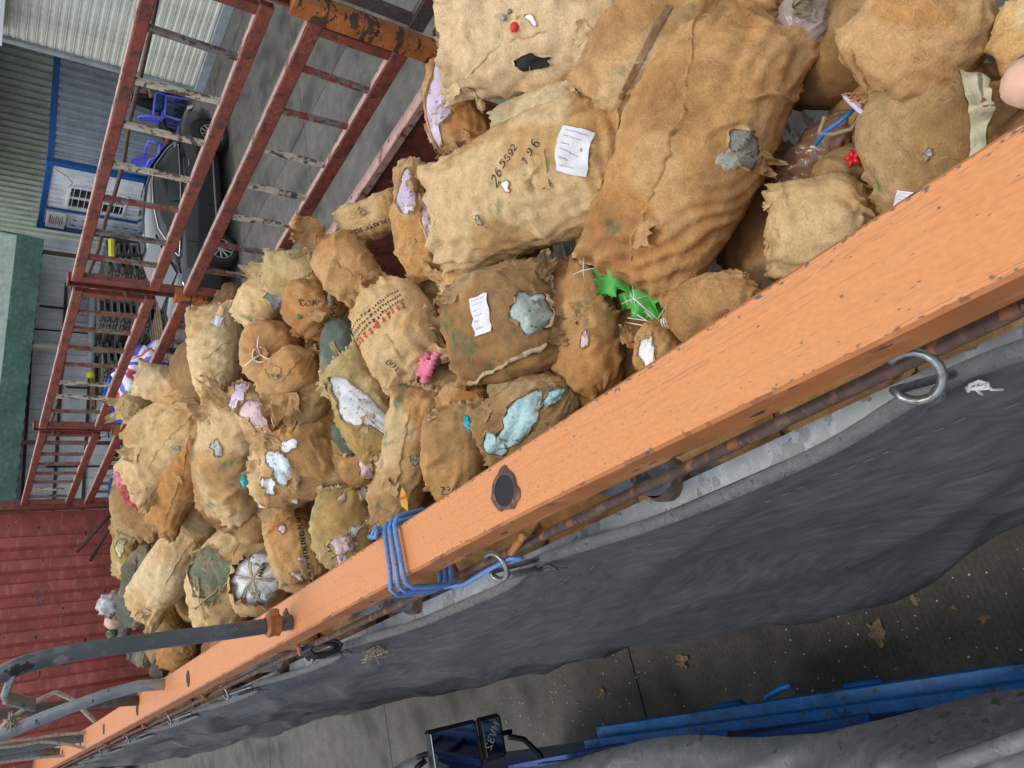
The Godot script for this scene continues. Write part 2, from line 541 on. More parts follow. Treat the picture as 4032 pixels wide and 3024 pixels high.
func tarp_picture() -> ImageTexture:
	var w := 1024
	var fa := field(noise(211, 0.008, 5), w, w)
	var fb := field(noise(212, 0.04, 4), w, w)
	var out := PackedByteArray()
	out.resize(w * w * 3)
	var dark := srgb(0.042, 0.044, 0.048)
	var dust_and_fold_tone := srgb(0.125, 0.125, 0.125)
	for y in w:
		for x in w:
			var i := y * w + x
			var sa := fa[y * w + ((x * 5 + y / 7) % w)] / 255.0 - 0.5  # streaks slant like the long folds whose light and shade they imitate
			var sb := fb[((y / 2) % w) * w + ((x * 3 + y / 4) % w)] / 255.0 - 0.5
			var k := clampf(0.45 + sa * 0.65 + sb * 0.15 + (fa[i] / 255.0 - 0.5) * 0.25, 0, 1)
			var q := dark.lerp(dust_and_fold_tone, k)
			out[i * 3] = int(clampf(q.r, 0, 1) * 255)
			out[i * 3 + 1] = int(clampf(q.g, 0, 1) * 255)
			out[i * 3 + 2] = int(clampf(q.b, 0, 1) * 255)
	return picture(out, w, w)


func concrete_picture() -> ImageTexture:
	var w := 1024
	var fa := field(noise(221, 0.007, 5), w, w)
	var fb := field(noise(222, 0.05, 4), w, w)
	var fc := field(noise(223, 0.25, 2), w, w)
	var out := PackedByteArray()
	out.resize(w * w * 3)
	for y in w:
		var comb := 0.025 * sin(y * TAU * 64.0 / w)
		for x in w:
			var i := y * w + x
			var k := 0.78 + (fa[i] / 255.0 - 0.5) * 0.15 + (fb[i] / 255.0 - 0.5) * 0.16 + (fc[i] / 255.0 - 0.5) * 0.22 + comb
			if fb[(i * 3 + 99) % (w * w)] > 205:
				k *= 0.7
			k = clampf(k, 0.1, 1)
			out[i * 3] = int(k * 255)
			out[i * 3 + 1] = int(k * 0.985 * 255)
			out[i * 3 + 2] = int(k * 0.95 * 255)
	return picture(out, w, w)


# ------------------------------------------------------------------ sacks
class Sack:
	var root: Node3D
	var L: Vector3
	var W: Vector3
	var T: Vector3
	var hl: float
	var hw: float
	var ht: float
	var ends: String
	var seed_at: Vector3
	var nz: FastNoiseLite
	var ns: FastNoiseLite
	var slant: Vector2
	var tint: Color
	var c: Vector3
	var pleats: int

	func spot(u: float, th: float) -> Vector3:
		var au := absf(u)
		var e := ends[0] if u < 0 else ends[1]
		var kw := 1.0
		var kt := 1.0
		var neck := 0.0
		if e == "p":
			kt = pow(maxf(1.0 - pow(au, 3.2), 0.0), 0.62)
			kw = 1.0 - 0.14 * au * au + 0.13 * pow(au, 9.0)
			kt = maxf(kt, 0.02)
		elif e == "t" or e == "k":
			var a0 := 0.42 if e == "t" else 0.30
			if au < 0.84:
				var m := smoothstep(a0, 0.84, au)
				kw = lerpf(1.0 - 0.1 * au * au, 0.10, m) if e == "t" else lerpf(sqrt(1.0 - au * au * 0.55), 0.10, pow(m, 1.5))
			else:
				kw = lerpf(0.10, 0.32, smoothstep(0.84, 1.0, au))
			kt = kw
			neck = smoothstep(0.2, 0.8, au)
		else:
			kw = pow(maxf(1.0 - pow(au, 2.7), 0.0), 0.46)
			kt = kw
		var cs := cos(th)
		var sn := sin(th)
		var x := signf(cs) * pow(absf(cs), 0.82)
		var y := signf(sn) * pow(absf(sn), 0.82)
		var ul := u * hl
		if e == "k" and u > 0.0:
			ul = hl * (0.62 * sin(minf(u / 0.84, 1.0) * PI * 0.5) + maxf(0.0, u - 0.84) * 0.9)
		var p := L * ul + W * (hw * kw * x) + T * (ht * kt * y)
		var n := W * (cs * ht) + T * (sn * hw) + L * (signf(u) * pow(au, 4.0) * hw)
		n = n.normalized()
		var q := p + seed_at
		var s := 1.0 / hw
		var d := ns.get_noise_3dv(q * (0.5 * s)) * 0.17 * ht
		# taut folds that run in from the ends
		var ew := 0.35 + 1.2 * pow(au, 3.0)
		var f := 1.0 - absf(ns.get_noise_3d(ul * 0.9 * s + seed_at.x, kw * x * 2.2, kt * y * 2.2)) * 2.4
		d += (f - 0.4) * 0.065 * ht * ew
		d += ns.get_noise_3d(x * 4.5, y * 2.0, ul * 1.1 * s + seed_at.x) * 0.17 * ht * pow(au, 2.6)
		# bundles of slanting drag folds where the cloth is pulled
		var g := ns.get_noise_3dv(q * 2.3 + Vector3(7, 0, 0))
		f = ul * slant.x + x * hw * slant.y + y * ht * slant.x * 0.6
		d += maxf(g, 0.0) * 1.6 * sin(f * 95.0 + ns.get_noise_3dv(q * 4.0) * 5.0) * 0.0062
		# sharp creases, thin and few
		f = maxf(0.0, 1.0 - absf(ns.get_noise_3dv(q * 5.5 + Vector3(0, 30, 0))) * 6.0)
		d += f * f * maxf(0.0, -g * 1.8 + 0.4) * 0.017
		f = maxf(0.0, 1.0 - absf(ns.get_noise_3dv(q * 12.0)) * 5.0)
		d += f * f * 0.0046
		if neck > 0.0:
			d += (0.5 + 0.5 * cos(th * pleats + nz.get_noise_3dv(q * 3.0) * 3.0)) * 0.13 * hw * kw * neck - 0.05 * hw * kw * neck
		if e == "p":
			d *= 0.35 + 0.65 * minf(1.0, kt * 2.0)
			p += T * (nz.get_noise_2d(x * 1.4 + seed_at.x, signf(u) * 9.0) * 0.25 * ht * pow(au, 5.0))
		return p + n * d

	# the outward side at u, q of the breadth (-1..1)
	func angle(q: float) -> float:
		return acos(clampf(signf(q) * pow(absf(q), 1.22), -0.999, 0.999))

	func out(u: float, th: float) -> Vector3:
		var a := spot(clampf(u + 0.03, -0.99, 0.99), th) - spot(clampf(u - 0.03, -0.99, 0.99), th)
		var b := spot(u, th + 0.06) - spot(u, th - 0.06)
		var n := b.cross(a).normalized()
		if n.dot(W * cos(th) + T * sin(th)) < 0:
			n = -n
		return n

	# a point that lies a metres along the axis and b metres across from (u, q), lifted off the cloth
	func on(u: float, q: float, a: float, b: float, lift: float) -> Vector3:
		var uu := clampf(u + a / hl, -0.985, 0.985)
		var th := angle(q) - b / (0.55 * (hw + ht))
		return spot(uu, th) + out(uu, th) * lift


func sack(called: String, label: String, c: Vector3, L: Vector3, T: Vector3, hl: float, hw: float, ht: float, ends: String, tint: Color, dark: float, green: float, res: int, sd: int) -> Sack:
	var s := Sack.new()
	s.L = L
	s.T = T
	s.W = T.cross(L).normalized()
	s.hl = hl
	s.hw = hw
	s.ht = ht
	s.ends = ends
	s.nz = nz
	s.ns = ns
	s.slant = Vector2.from_angle(sd * 1.7)
	s.c = c
	s.seed_at = Vector3(sd * 3.7, sd * 1.3, sd * 0.7)
	s.tint = tint
	s.pleats = 9 + sd % 6
	s.root = thing(called, label, "bag" if not called.ends_with("sack") else "sack", c, "sacks deep in the heap" if called == "shade_tinted_sack" else ("sacks heaped in the truck" if called.ends_with("sack") else ""))
	var nu: int = [40, 62, 104][res]
	var nt: int = [44, 64, 96][res]
	var g := Geo.new()
	g.tinted = true
	var bleach := tint.lerp(Color(0.92, 0.73, 0.44), 0.62)
	var pale := 0.35 + 0.6 * absf(sin(sd * 2.3))
	var grime := Color(tint.r * 0.45, tint.g * 0.42, tint.b * 0.42)
	var rusty := Color(tint.r * 0.95, tint.g * 0.74, tint.b * 0.5)
	if tint.b < 0.155:
		pale *= 0.4
	var per := PI * (hw + ht)
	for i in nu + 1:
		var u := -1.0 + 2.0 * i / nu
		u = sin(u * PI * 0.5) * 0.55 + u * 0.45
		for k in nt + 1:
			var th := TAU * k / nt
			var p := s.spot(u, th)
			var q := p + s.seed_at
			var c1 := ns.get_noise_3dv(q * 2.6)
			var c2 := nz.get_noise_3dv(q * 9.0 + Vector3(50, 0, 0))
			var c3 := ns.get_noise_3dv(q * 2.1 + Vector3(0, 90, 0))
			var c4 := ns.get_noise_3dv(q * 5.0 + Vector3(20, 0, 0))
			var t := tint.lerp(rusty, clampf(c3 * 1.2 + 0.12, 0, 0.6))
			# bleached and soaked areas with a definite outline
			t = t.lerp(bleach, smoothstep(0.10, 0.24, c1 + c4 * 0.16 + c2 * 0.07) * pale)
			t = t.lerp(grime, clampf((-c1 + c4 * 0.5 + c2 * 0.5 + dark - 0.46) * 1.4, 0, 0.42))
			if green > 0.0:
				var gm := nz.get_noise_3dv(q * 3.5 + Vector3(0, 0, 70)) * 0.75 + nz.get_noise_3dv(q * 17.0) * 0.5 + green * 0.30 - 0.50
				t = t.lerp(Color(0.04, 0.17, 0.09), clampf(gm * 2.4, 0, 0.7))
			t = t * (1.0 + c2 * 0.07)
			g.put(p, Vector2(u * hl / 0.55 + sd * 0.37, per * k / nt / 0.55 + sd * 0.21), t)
	for i in nu:
		for k in nt:
			var o := i * (nt + 1) + k
			g.quad(o, o + 1, o + nt + 2, o + nt + 1)
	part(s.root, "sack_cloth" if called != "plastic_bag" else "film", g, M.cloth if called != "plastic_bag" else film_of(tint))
	if res > 0 and called.ends_with("sack"):
		# loose felt fibres lying on and off the cloth
		var fib := Geo.new()
		fib.tinted = true
		rg.seed = sd
		for k in (150 if res == 2 else 60):
			var u0 := rg.randf_range(-0.9, 0.9)
			var q0 := rg.randf_range(0.05, PI - 0.05)
			var p0 := s.spot(u0, q0)
			var no := (s.W * cos(q0) + s.T * sin(q0)).normalized()
			var a := rg.randf() * TAU
			var d := (s.L * cos(a) + no.cross(s.L) * sin(a)).normalized()
			var ln := rg.randf_range(0.008, 0.030)
			var sd2 := no.cross(d) * rg.randf_range(0.0003, 0.0006)
			var p1 := p0 + d * ln * 0.5 + no * rg.randf_range(0.002, 0.009)
			var p2 := p0 + d * ln + no * rg.randf_range(-0.001, 0.012) + no.cross(d) * ln * rg.randf_range(-0.4, 0.4)
			var fc := tint.lerp(Color(0.80, 0.62, 0.36), rg.randf_range(0.0, 0.6)) if k % 4 else tint * 0.4
			var o := fib.put(p0 - sd2, Vector2.ZERO, fc)
			fib.put(p0 + sd2, Vector2.ZERO, fc)
			fib.put(p1 + sd2, Vector2.ZERO, fc)
			fib.put(p1 - sd2, Vector2.ZERO, fc)
			fib.put(p2, Vector2.ZERO, fc)
			fib.quad(o, o + 1, o + 2, o + 3)
			fib.tri(o + 3, o + 2, o + 4)
		part(s.root, "loose_fibres", fib, M.fibre).set_meta("kind", "stuff")
	return s


func film_of(c: Color) -> StandardMaterial3D:
	var m: StandardMaterial3D = M.greyfilm.duplicate()
	m.albedo_texture = null
	m.albedo_color = c.linear_to_srgb()
	m.roughness = 0.22
	return m


func paper_label(s: Sack, u: float, q: float, w: float, h: float, turn: float) -> void:
	var g := Geo.new()
	var n := 8
	for i in n + 1:
		for k in n + 1:
			var a := (float(i) / n - 0.5) * w
			var b := (float(k) / n - 0.5) * h
			g.put(s.on(u, q, a * cos(turn) - b * sin(turn), a * sin(turn) + b * cos(turn), 0.0065 + 0.002 * sin(i * 1.3) * sin(k * 0.9)), Vector2(float(i) / n, 1.0 - float(k) / n))
	for i in n:
		for k in n:
			var o := i * (n + 1) + k
			g.quad(o, o + 1, o + n + 2, o + n + 1)
	part(s.root, "paper_label", g, M.label)


# the lining showing through a rip, and the torn edge round it
func tear(s: Sack, u: float, q: float, ra: float, rb: float, what: String, rim: int, turn: float) -> void:
	var g := Geo.new()
	var seg := 40
	var rings := 5
	var sd := u * 17.0 + q * 31.0 + s.seed_at.x
	var shape := []
	for k in seg:
		var a := TAU * k / seg
		var r := 1.0 + ns.get_noise_2d(cos(a) * 0.42 + sd, sin(a) * 0.42) * 0.7 + ns.get_noise_2d(cos(a) * 1.5 + sd, sin(a) * 1.5 + 40.0) * 0.13 + ns.get_noise_2d(cos(a) * 6.0 + sd, sin(a) * 6.0) * 0.09
		if what == "black" or what == "rust":
			r = 1.0 + nz.get_noise_2d(cos(a) + sd, sin(a)) * 0.25
		shape.append(clampf(r, 0.55, 1.5))
	var P := func(a: float, r: float, lift: float) -> Vector3:
		var x := cos(a) * ra * r
		var y := sin(a) * rb * r
		return s.on(u, q, x * cos(turn) - y * sin(turn), x * sin(turn) + y * cos(turn), lift)
	var mid := g.put(P.call(0.0, 0.0, 0.0065), Vector2.ZERO)
	for j in range(1, rings + 1):
		for k in seg:
			var a := TAU * k / seg
			var r: float = shape[k] * j / rings
			var lift := 0.0065 if j < rings else 0.002
			g.put(P.call(a, r, lift), Vector2(cos(a) * r * ra, sin(a) * r * rb) / 0.25)
	for k in seg:
		g.tri(mid, mid + 1 + (k + 1) % seg, mid + 1 + k)
	for j in rings - 1:
		for k in seg:
			var o := mid + 1 + j * seg
			g.quad(o + k, o + (k + 1) % seg, o + seg + (k + 1) % seg, o + seg + k)
	part(s.root, "torn_hole" if what == "black" else ("stain_spot" if what.begins_with("rust") or what == "redbar" else "inner_lining"), g, M[what])
	if rim == 0 and what != "black":
		return
	g = Geo.new()
	g.tinted = true
	var edge := s.tint.lerp(Color(0.70, 0.58, 0.40), 0.45)
	var hgt := 0.20 * minf(ra, rb)
	for k in seg + 1:
		var a := TAU * k / seg
		var r: float = shape[k % seg]
		var l := maxf(0.0, nz.get_noise_2d(a * 2.2 + sd, 7.0) * 2.4 + 0.35) * 1.0
		if what == "black":
			l *= 0.35
		var h := minf(hgt, 0.03) * l
		g.put(P.call(a, r * 1.10, 0.001), Vector2(a, 0), s.tint)
		g.put(P.call(a, r * 1.0, 0.006 + h * 0.5), Vector2(a, 0.1), edge)
		g.put(P.call(a + 0.02 * sin(k * 1.3), r * (0.97 + 0.05 * sin(k * 0.9)) + 0.06 * l, 0.008 + h), Vector2(a, 0.2), edge)
	for k in seg:
		for j in 2:
			var o := k * 3 + j
			g.quad(o, o + 1, o + 4, o + 3)
	part(s.root, "torn_edge", g, M.cloth)


# a loose rag of torn cloth standing off the sack
func flap(s: Sack, u: float, q: float, dir: float, ln: float, wide: float, curl: float) -> void:
	var g := Geo.new()
	g.tinted = true
	var n := 9
	var m := 9
	var sd := u * 13.0 + q * 7.0 + s.seed_at.x * 1.7 + dir
	var base := s.on(u, q, 0, 0, 0.0)
	var out := s.out(u, s.angle(q))
	var d0 := (s.on(u, q, cos(dir) * 0.03, sin(dir) * 0.03, 0.0) - base).normalized()
	var side := out.cross(d0).normalized()
	for i in n + 1:
		var t := float(i) / n
		for k in m + 1:
			var v := float(k) / m - 0.5
			var ragged := 1.0 + ns.get_noise_2d(v * 1.3 + sd, 3.0) * 0.5 + ns.get_noise_2d(v * 6.0 + sd, 9.0) * 0.14
			var tt := t * clampf(ragged, 0.35, 1.5)
			var bend := curl * tt * 1.5 + nz.get_noise_2d(sd, tt * 2.0 + v) * 0.6
			var p := base + d0 * (sin(minf(bend, 2.4)) / maxf(bend, 0.2) * tt * ln if bend > 0.2 else tt * ln)
			p += out * ((1.0 - cos(minf(bend, 2.6))) / maxf(bend, 0.3) * tt * ln)
			p += side * (v * wide * (1.15 - 0.25 * t + 0.2 * nz.get_noise_2d(t * 3.0 + sd, v)))
			p += out * (ns.get_noise_2d(v * 3.0 + sd, t * 3.0) * 0.2 * ln * (0.25 + t) + 0.002)
			p += d0 * (nz.get_noise_2d(v * 4.0, t * 4.0 + sd) * 0.06 * ln) - d0 * 0.15 * ln * (1.0 - t)
			g.put(p, Vector2(v * wide, t * ln) / 0.5, s.tint.lerp(Color(0.62, 0.46, 0.26), 0.2 + 0.35 * t * absf(nz.get_noise_1d(sd + v * 3.0)) * 2.0))
	for i in n:
		for k in m:
			var o := i * (m + 1) + k
			g.quad(o, o + 1, o + m + 2, o + m + 1)
	part(s.root, "torn_flap", g, M.cloth)


# the stitched edge standing out past a flat end
func hem(s: Sack, end: int, ln: float, what: String) -> void:
	var g := Geo.new()
	g.tinted = what != "green"
	var n := 44
	for i in n + 1:
		var x := -1.0 + 2.0 * i / n
		var th := acos(clampf(signf(x) * pow(absf(x), 1.22), -1, 1))
		var p := s.spot(end * 0.985, th)
		var p2 := s.spot(end * 0.985, -th)
		p = (p + p2) * 0.5
		var l := ln * (0.75 + nz.get_noise_2d(x * 6.0 + s.seed_at.x, 1.0) * 0.9)
		var w := s.T * (nz.get_noise_2d(x * 5.0 + s.seed_at.x, 5.0) * ln * 0.9)
		var cc := s.tint.lerp(Color(0.74, 0.63, 0.44), 0.65 if what == "pale" else 0.3)
		g.put(p - s.L * (end * 0.012), Vector2(x * s.hw, 0) / 0.5, cc)
		g.put(p + s.L * (end * l * 0.5) + w * 0.6, Vector2(x * s.hw, l * 0.5) / 0.5, cc)
		g.put(p + s.L * (end * l) + w, Vector2(x * s.hw, l) / 0.5, cc * 0.92)
	for i in n:
		for j in 2:
			var o := i * 3 + j
			g.quad(o, o + 1, o + 4, o + 3)
	part(s.root, "seam_edge", g, M.cloth if g.tinted else M.green)


# a raised fold, a strip of tape or a stitched ridge along a line on the sack
func ridge(s: Sack, pts: Array, what: String, w: float) -> void:
	var g := Geo.new()
	g.tinted = what == "fold"
	var n := 10 * (pts.size() - 1)
	var tall := 0.010 if what == "fold" else (0.016 if what == "seam" else 0.004)
	var prev := Vector3.ZERO
	var rows := []
	for i in n + 1:
		var t := float(i) / n * (pts.size() - 1)
		var k := mini(int(t), pts.size() - 2)
		var a: Vector2 = pts[k]
		var b: Vector2 = pts[k + 1]
		var m := a.lerp(b, t - k)
		var dir := Vector2((b.x - a.x) * s.hl, (b.y - a.y) * s.hw).normalized()
		var wob := 0.0 if what.ends_with("tape") or what == "tape2" else ns.get_noise_2d(t * 4.0 + s.seed_at.x, 2.0) * w * 0.8
		var fade := minf(1.0, minf(i, n - i) / 3.0) if what == "fold" else 1.0
		rows.append([m, dir, wob, fade])
	for r in rows:
		var m: Vector2 = r[0]
		var d: Vector2 = r[1]
		var cc := s.tint * 0.96
		for j in 5:
			var e := (j - 2) / 2.0
			var off: float = e * w * 0.5 + r[2]
			var lift: float = [0.0, 0.55, 1.0, 0.5, 0.0][j] * tall * r[3] * (0.7 + nz.get_noise_2d(m.x * 9.0, m.y * 9.0 + s.seed_at.x) * 0.8)
			if what == "tape" or what == "paletape" or what == "tape2":
				lift = 0.004
			elif what == "seam" and j == 2:
				lift *= 1.5
			g.put(s.on(clampf(m.x, -0.97, 0.97), clampf(m.y, -0.97, 0.97), -d.y * off, d.x * off, lift + 0.0005), Vector2(off, m.x * s.hl) / 0.5, cc)
	for i in n:
		for j in 4:
			var o := i * 5 + j
			g.quad(o, o + 1, o + 6, o + 5)
	part(s.root, {"fold": "fold", "seam": "stitched_seam"}.get(what, "tape"), g, M[what])


func lettering(s: Sack, u: float, q: float, words: String, size: float, turn: float, ink: String) -> void:
	var tm := TextMesh.new()
	var sf := SystemFont.new()
	sf.font_names = PackedStringArray(["Droid Sans"])
	sf.font_weight = 700 if words.length() > 8 else 400
	tm.font = sf
	tm.text = words
	tm.font_size = 32
	tm.pixel_size = size / 32.0 * 1.3
	tm.depth = 0.0
	tm.curve_step = 2.0
	var ar := tm.get_mesh_arrays()
	var vs: PackedVector3Array = ar[Mesh.ARRAY_VERTEX]
	var g := Geo.new()
	for p in vs:
		# turned so that the letters read along the given direction
		g.put(s.on(u, q, p.x * cos(turn) - p.y * sin(turn), p.x * sin(turn) + p.y * cos(turn), 0.0030))
	if ar[Mesh.ARRAY_INDEX] != null:
		g.idx = ar[Mesh.ARRAY_INDEX]
	else:
		for i in vs.size():
			g.idx.append(i)
	part(s.root, "lettering", g, M.redink if ink == "red" else M.ink)


# rows of small red and black characters printed across the sack
func printed_rows(s: Sack) -> void:
	rg.seed = 91
	for row in 4:
		var g := Geo.new()
		var big := 0.022 if row == 3 else 0.011
		var n := 12 if row == 3 else 24
		for k in n:
			var b0 := (k - n * 0.5) * big * 1.15
			var strokes := rg.randi_range(4, 6)
			for j in strokes:
				var a0 := rg.randf_range(-0.5, 0.5) * big
				var len2 := rg.randf_range(0.3, 0.8) * big
				var thick := big * 0.13
				var flatways := j % 2 == 0
				var c := Vector2(a0, b0 + rg.randf_range(-0.15, 0.15) * big)
				var hx := thick if flatways else len2 * 0.5
				var hy := len2 * 0.5 if flatways else thick
				var o := g.v.size()
				for e in [Vector2(-1, -1), Vector2(1, -1), Vector2(1, 1), Vector2(-1, 1)]:
					g.put(s.on(-0.32 + row * 0.115, 0.0, c.x + e.x * hx, c.y + e.y * hy, 0.003))
				g.quad(o, o + 1, o + 2, o + 3)
		part(s.root, "printed_characters", g, M.redink if row == 3 else M.ink)


func tie_string(s: Sack, what: String, n: int) -> void:
	var g := Geo.new()
	var r := s.hw * 0.14 + 0.004
	var neck := s.L * (s.hl * (0.62 if s.ends[1] == "k" else 0.84))
	if s.ends[0] == "t":
		neck = -s.L * (s.hl * 0.84)
	for k in n:
		var pts := []
		for i in 17:
			var a := TAU * i / 16.0
			pts.append(neck + s.L * (k * 0.006 - 0.006) + (s.W * cos(a) + s.T * sin(a)) * (r + 0.012))
		g.tube(pts, 0.0035, 5)
	for k in 3:
		var d := (s.W * cos(k * 2.2) + s.T * sin(k * 2.2)).normalized()
		g.tube([neck, neck + d * (s.hw * 0.3) + s.L * 0.03, neck + d * (s.hw * 0.62) + s.L * 0.01], 0.0035, 5)
	part(s.root, "tie_string", g, M.string_white)


func blob(c: Vector3, r: Vector3, b := Basis(), sd := 0.0, rough := 0.15, n := 16) -> Geo:
	var g := Geo.new()
	for i in n + 1:
		for k in n * 2 + 1:
			var a := PI * i / n
			var t := TAU * k / (n * 2)
			var d := Vector3(sin(a) * cos(t), cos(a), sin(a) * sin(t))
			var m := 1.0 + nz.get_noise_3dv(d * 1.6 + Vector3(sd, sd, 0)) * rough * 2.0
			g.put(c + b * (d * r * m), Vector2(t, a) * 0.3)
	for i in n:
		for k in n * 2:
			var o := i * (n * 2 + 1) + k
			g.quad(o, o + 1, o + n * 2 + 2, o + n * 2 + 1)
	return g


func hole_contents(s: Sack, u: float, q: float) -> void:
	for e in [[0.02, -0.02, M.flower, 0.016], [0.028, -0.004, M.yellow, 0.007], [-0.018, 0.0, M.greyfilm, 0.012], [0.0, 0.014, M.steel, 0.009]]:
		part(s.root, "plastic_scrap", blob(s.on(-0.12, 0.15, e[0], e[1], 0.006), Vector3(1, 0.8, 1) * e[3], Basis(), e[0] * 90.0), e[2])


func scrap(s: Sack, u: float, q: float, what: String) -> void:
	var p := s.on(u, q, 0, 0, 0.008)
	if what == "teal":
		part(s.root, "teal_scrap", blob(p, Vector3(0.03, 0.012, 0.016), Basis(s.W, s.T, s.L), 3.0, 0.4), M.teal)
	elif what == "bow":
		var g := Geo.new()
		for a in [0.0, 1.1, 2.1, 3.4]:
			g.tube([p, p + (s.L * cos(a) + s.W * sin(a)) * 0.02 + s.T * 0.012, p + (s.L * cos(a) + s.W * sin(a)) * 0.035], 0.0045, 5)
		part(s.root, "red_bow", g, M.flower)
	else:
		var g2 := Geo.new()
		for k in 5:
			var a := TAU * k / 5
			var d := s.L * cos(a) + s.W * sin(a)
			g2.tube([p, p + d * 0.012 + s.T * 0.008, p + d * 0.024 + s.T * 0.003], [0.004, 0.009, 0.004], 7)
		part(s.root, "red_flower", g2, M.flower)


# the ragged mouth of the open sack with a lilac rim and a cable inside
func mouth_contents(s: Sack) -> void:
	var g := Geo.new()
	var pts := []
	for i in 21:
		var a := TAU * i / 20.0
		pts.append(-s.L * (s.hl * 0.99) + (s.W * cos(a) * 0.055 + s.T * sin(a) * 0.03) - s.W * 0.01)
	g.tube(pts, 0.007, 8)
	part(s.root, "lilac_rim", g, M.lilac)
	g = Geo.new()
	var o := -s.L * (s.hl * 1.0)
	g.tube([o, o - s.L * 0.05 + s.T * 0.02, o - s.L * 0.10 + s.W * 0.02, o - s.L * 0.14 + s.W * 0.015], 0.006, 6)
	part(s.root, "blue_cable", g, M.cable_blue)
	g = Geo.new()
	g.tube([o - s.W * 0.02, o - s.L * 0.05 - s.W * 0.03, o - s.L * 0.09, o - s.L * 0.11 + s.W * 0.03, o - s.L * 0.07 + s.W * 0.05], 0.007, 6)
	part(s.root, "grey_cable", g, M.green)


func plush(s: Sack) -> void:
	# pink ribbed plush pushing out of the mouth
	var o := s.L * s.hl + s.W * s.hw * 0.25
	for k in 5:
		var g := Geo.new()
		var pts := []
		var rr := []
		for i in 26:
			var t := i / 25.0
			var a := k * 1.3 + t * 2.6
			pts.append(o + s.W * (0.05 * sin(a) - 0.03 + 0.02 * k) + s.L * (0.03 * cos(a * 1.3) + 0.01 * k - 0.01) + s.T * (0.02 + 0.02 * sin(a * 0.7 + k)))
			rr.append(0.015 + 0.004 * sin(i * 2.0))
		g.tube(pts, rr, 8)
		part(s.root, "pink_plush", g, M.plush)


func fluff(s: Sack) -> void:
	for k in 4:
		part(s.root, "red_fluff", blob(s.L * (s.hl * 0.96) + s.W * (s.hw * (0.5 - 0.36 * k)) + s.T * (0.02 * sin(k * 2.0)), Vector3(0.07, 0.055, 0.07), Basis(), k * 3.0, 0.35), M.fluff if k < 2 else M.plush)


func green_plastic(s: Sack) -> void:
	# lobed translucent leaves spilling from the slit end
	for k in 7:
		var g := Geo.new()
		var base := -s.L * (s.hl * 0.97) + s.W * (s.hw * (-0.75 + 0.2 * k)) + s.T * (0.03 * sin(k * 1.9))
		var d := (-s.L + s.W * (0.35 * sin(k * 2.1)) + s.T * (0.5 * cos(k * 1.4))).normalized()
		var side := d.cross(s.T).normalized()
		var nn := side.cross(d)
		var rows := []
		for i in 12:
			var t := i / 11.0
			var w := 0.046 * sin(PI * (0.15 + 0.85 * t)) * (1.0 + 0.45 * sin(t * 15.0 + k))
			var row := []
			for j in 7:
				var v := (j - 3) / 3.0
				row.append(base + d * (t * 0.12 - 0.02) + side * (v * w) + nn * (0.012 * cos(v * 2.5 + t * 7.0 + k) + 0.02 * t))
			rows.append(row)
		g.sheet(rows)
		part(s.root, "green_plastic", g, M.greenplastic)
	for k in 6:
		var g2 := Geo.new()
		var a := -s.L * (s.hl * 0.98) + s.W * (s.hw * (-0.8 + 0.3 * k)) + s.T * 0.04
		g2.tube([a, a - s.L * 0.04 + s.W * 0.05 * sin(k * 2.0) + s.T * 0.015, a - s.L * 0.07 + s.W * 0.08 * sin(k * 2.0)], 0.0017, 5)
		part(s.root, "white_straw", g2, M.string_white)


func straws(s: Sack) -> void:
	rg.seed = 17
	var g := Geo.new()
	var o := -s.L * (s.hl * 0.86)
	for k in 9:
		var d := (-s.L * rg.randf_range(0.3, 1.0) + s.W * rg.randf_range(-0.9, 0.9) + s.T * rg.randf_range(0.0, 0.7)).normalized()
		var ln := rg.randf_range(0.06, 0.17)
		g.tube([o - d * 0.03, o + d * ln * 0.5 + s.T * 0.012 + s.W * rg.randf_range(-0.012, 0.012), o + d * ln], 0.0018, 5)
	for k in 3:
		var pts := []
		for i in 13:
			var a := TAU * i / 12.0
			pts.append(o + s.L * (k * 0.008) + (s.W * cos(a) + s.T * sin(a)) * (s.hw * 0.2))
		g.tube(pts, 0.003, 5)
	part(s.root, "straw_binding", g, M.string_white)


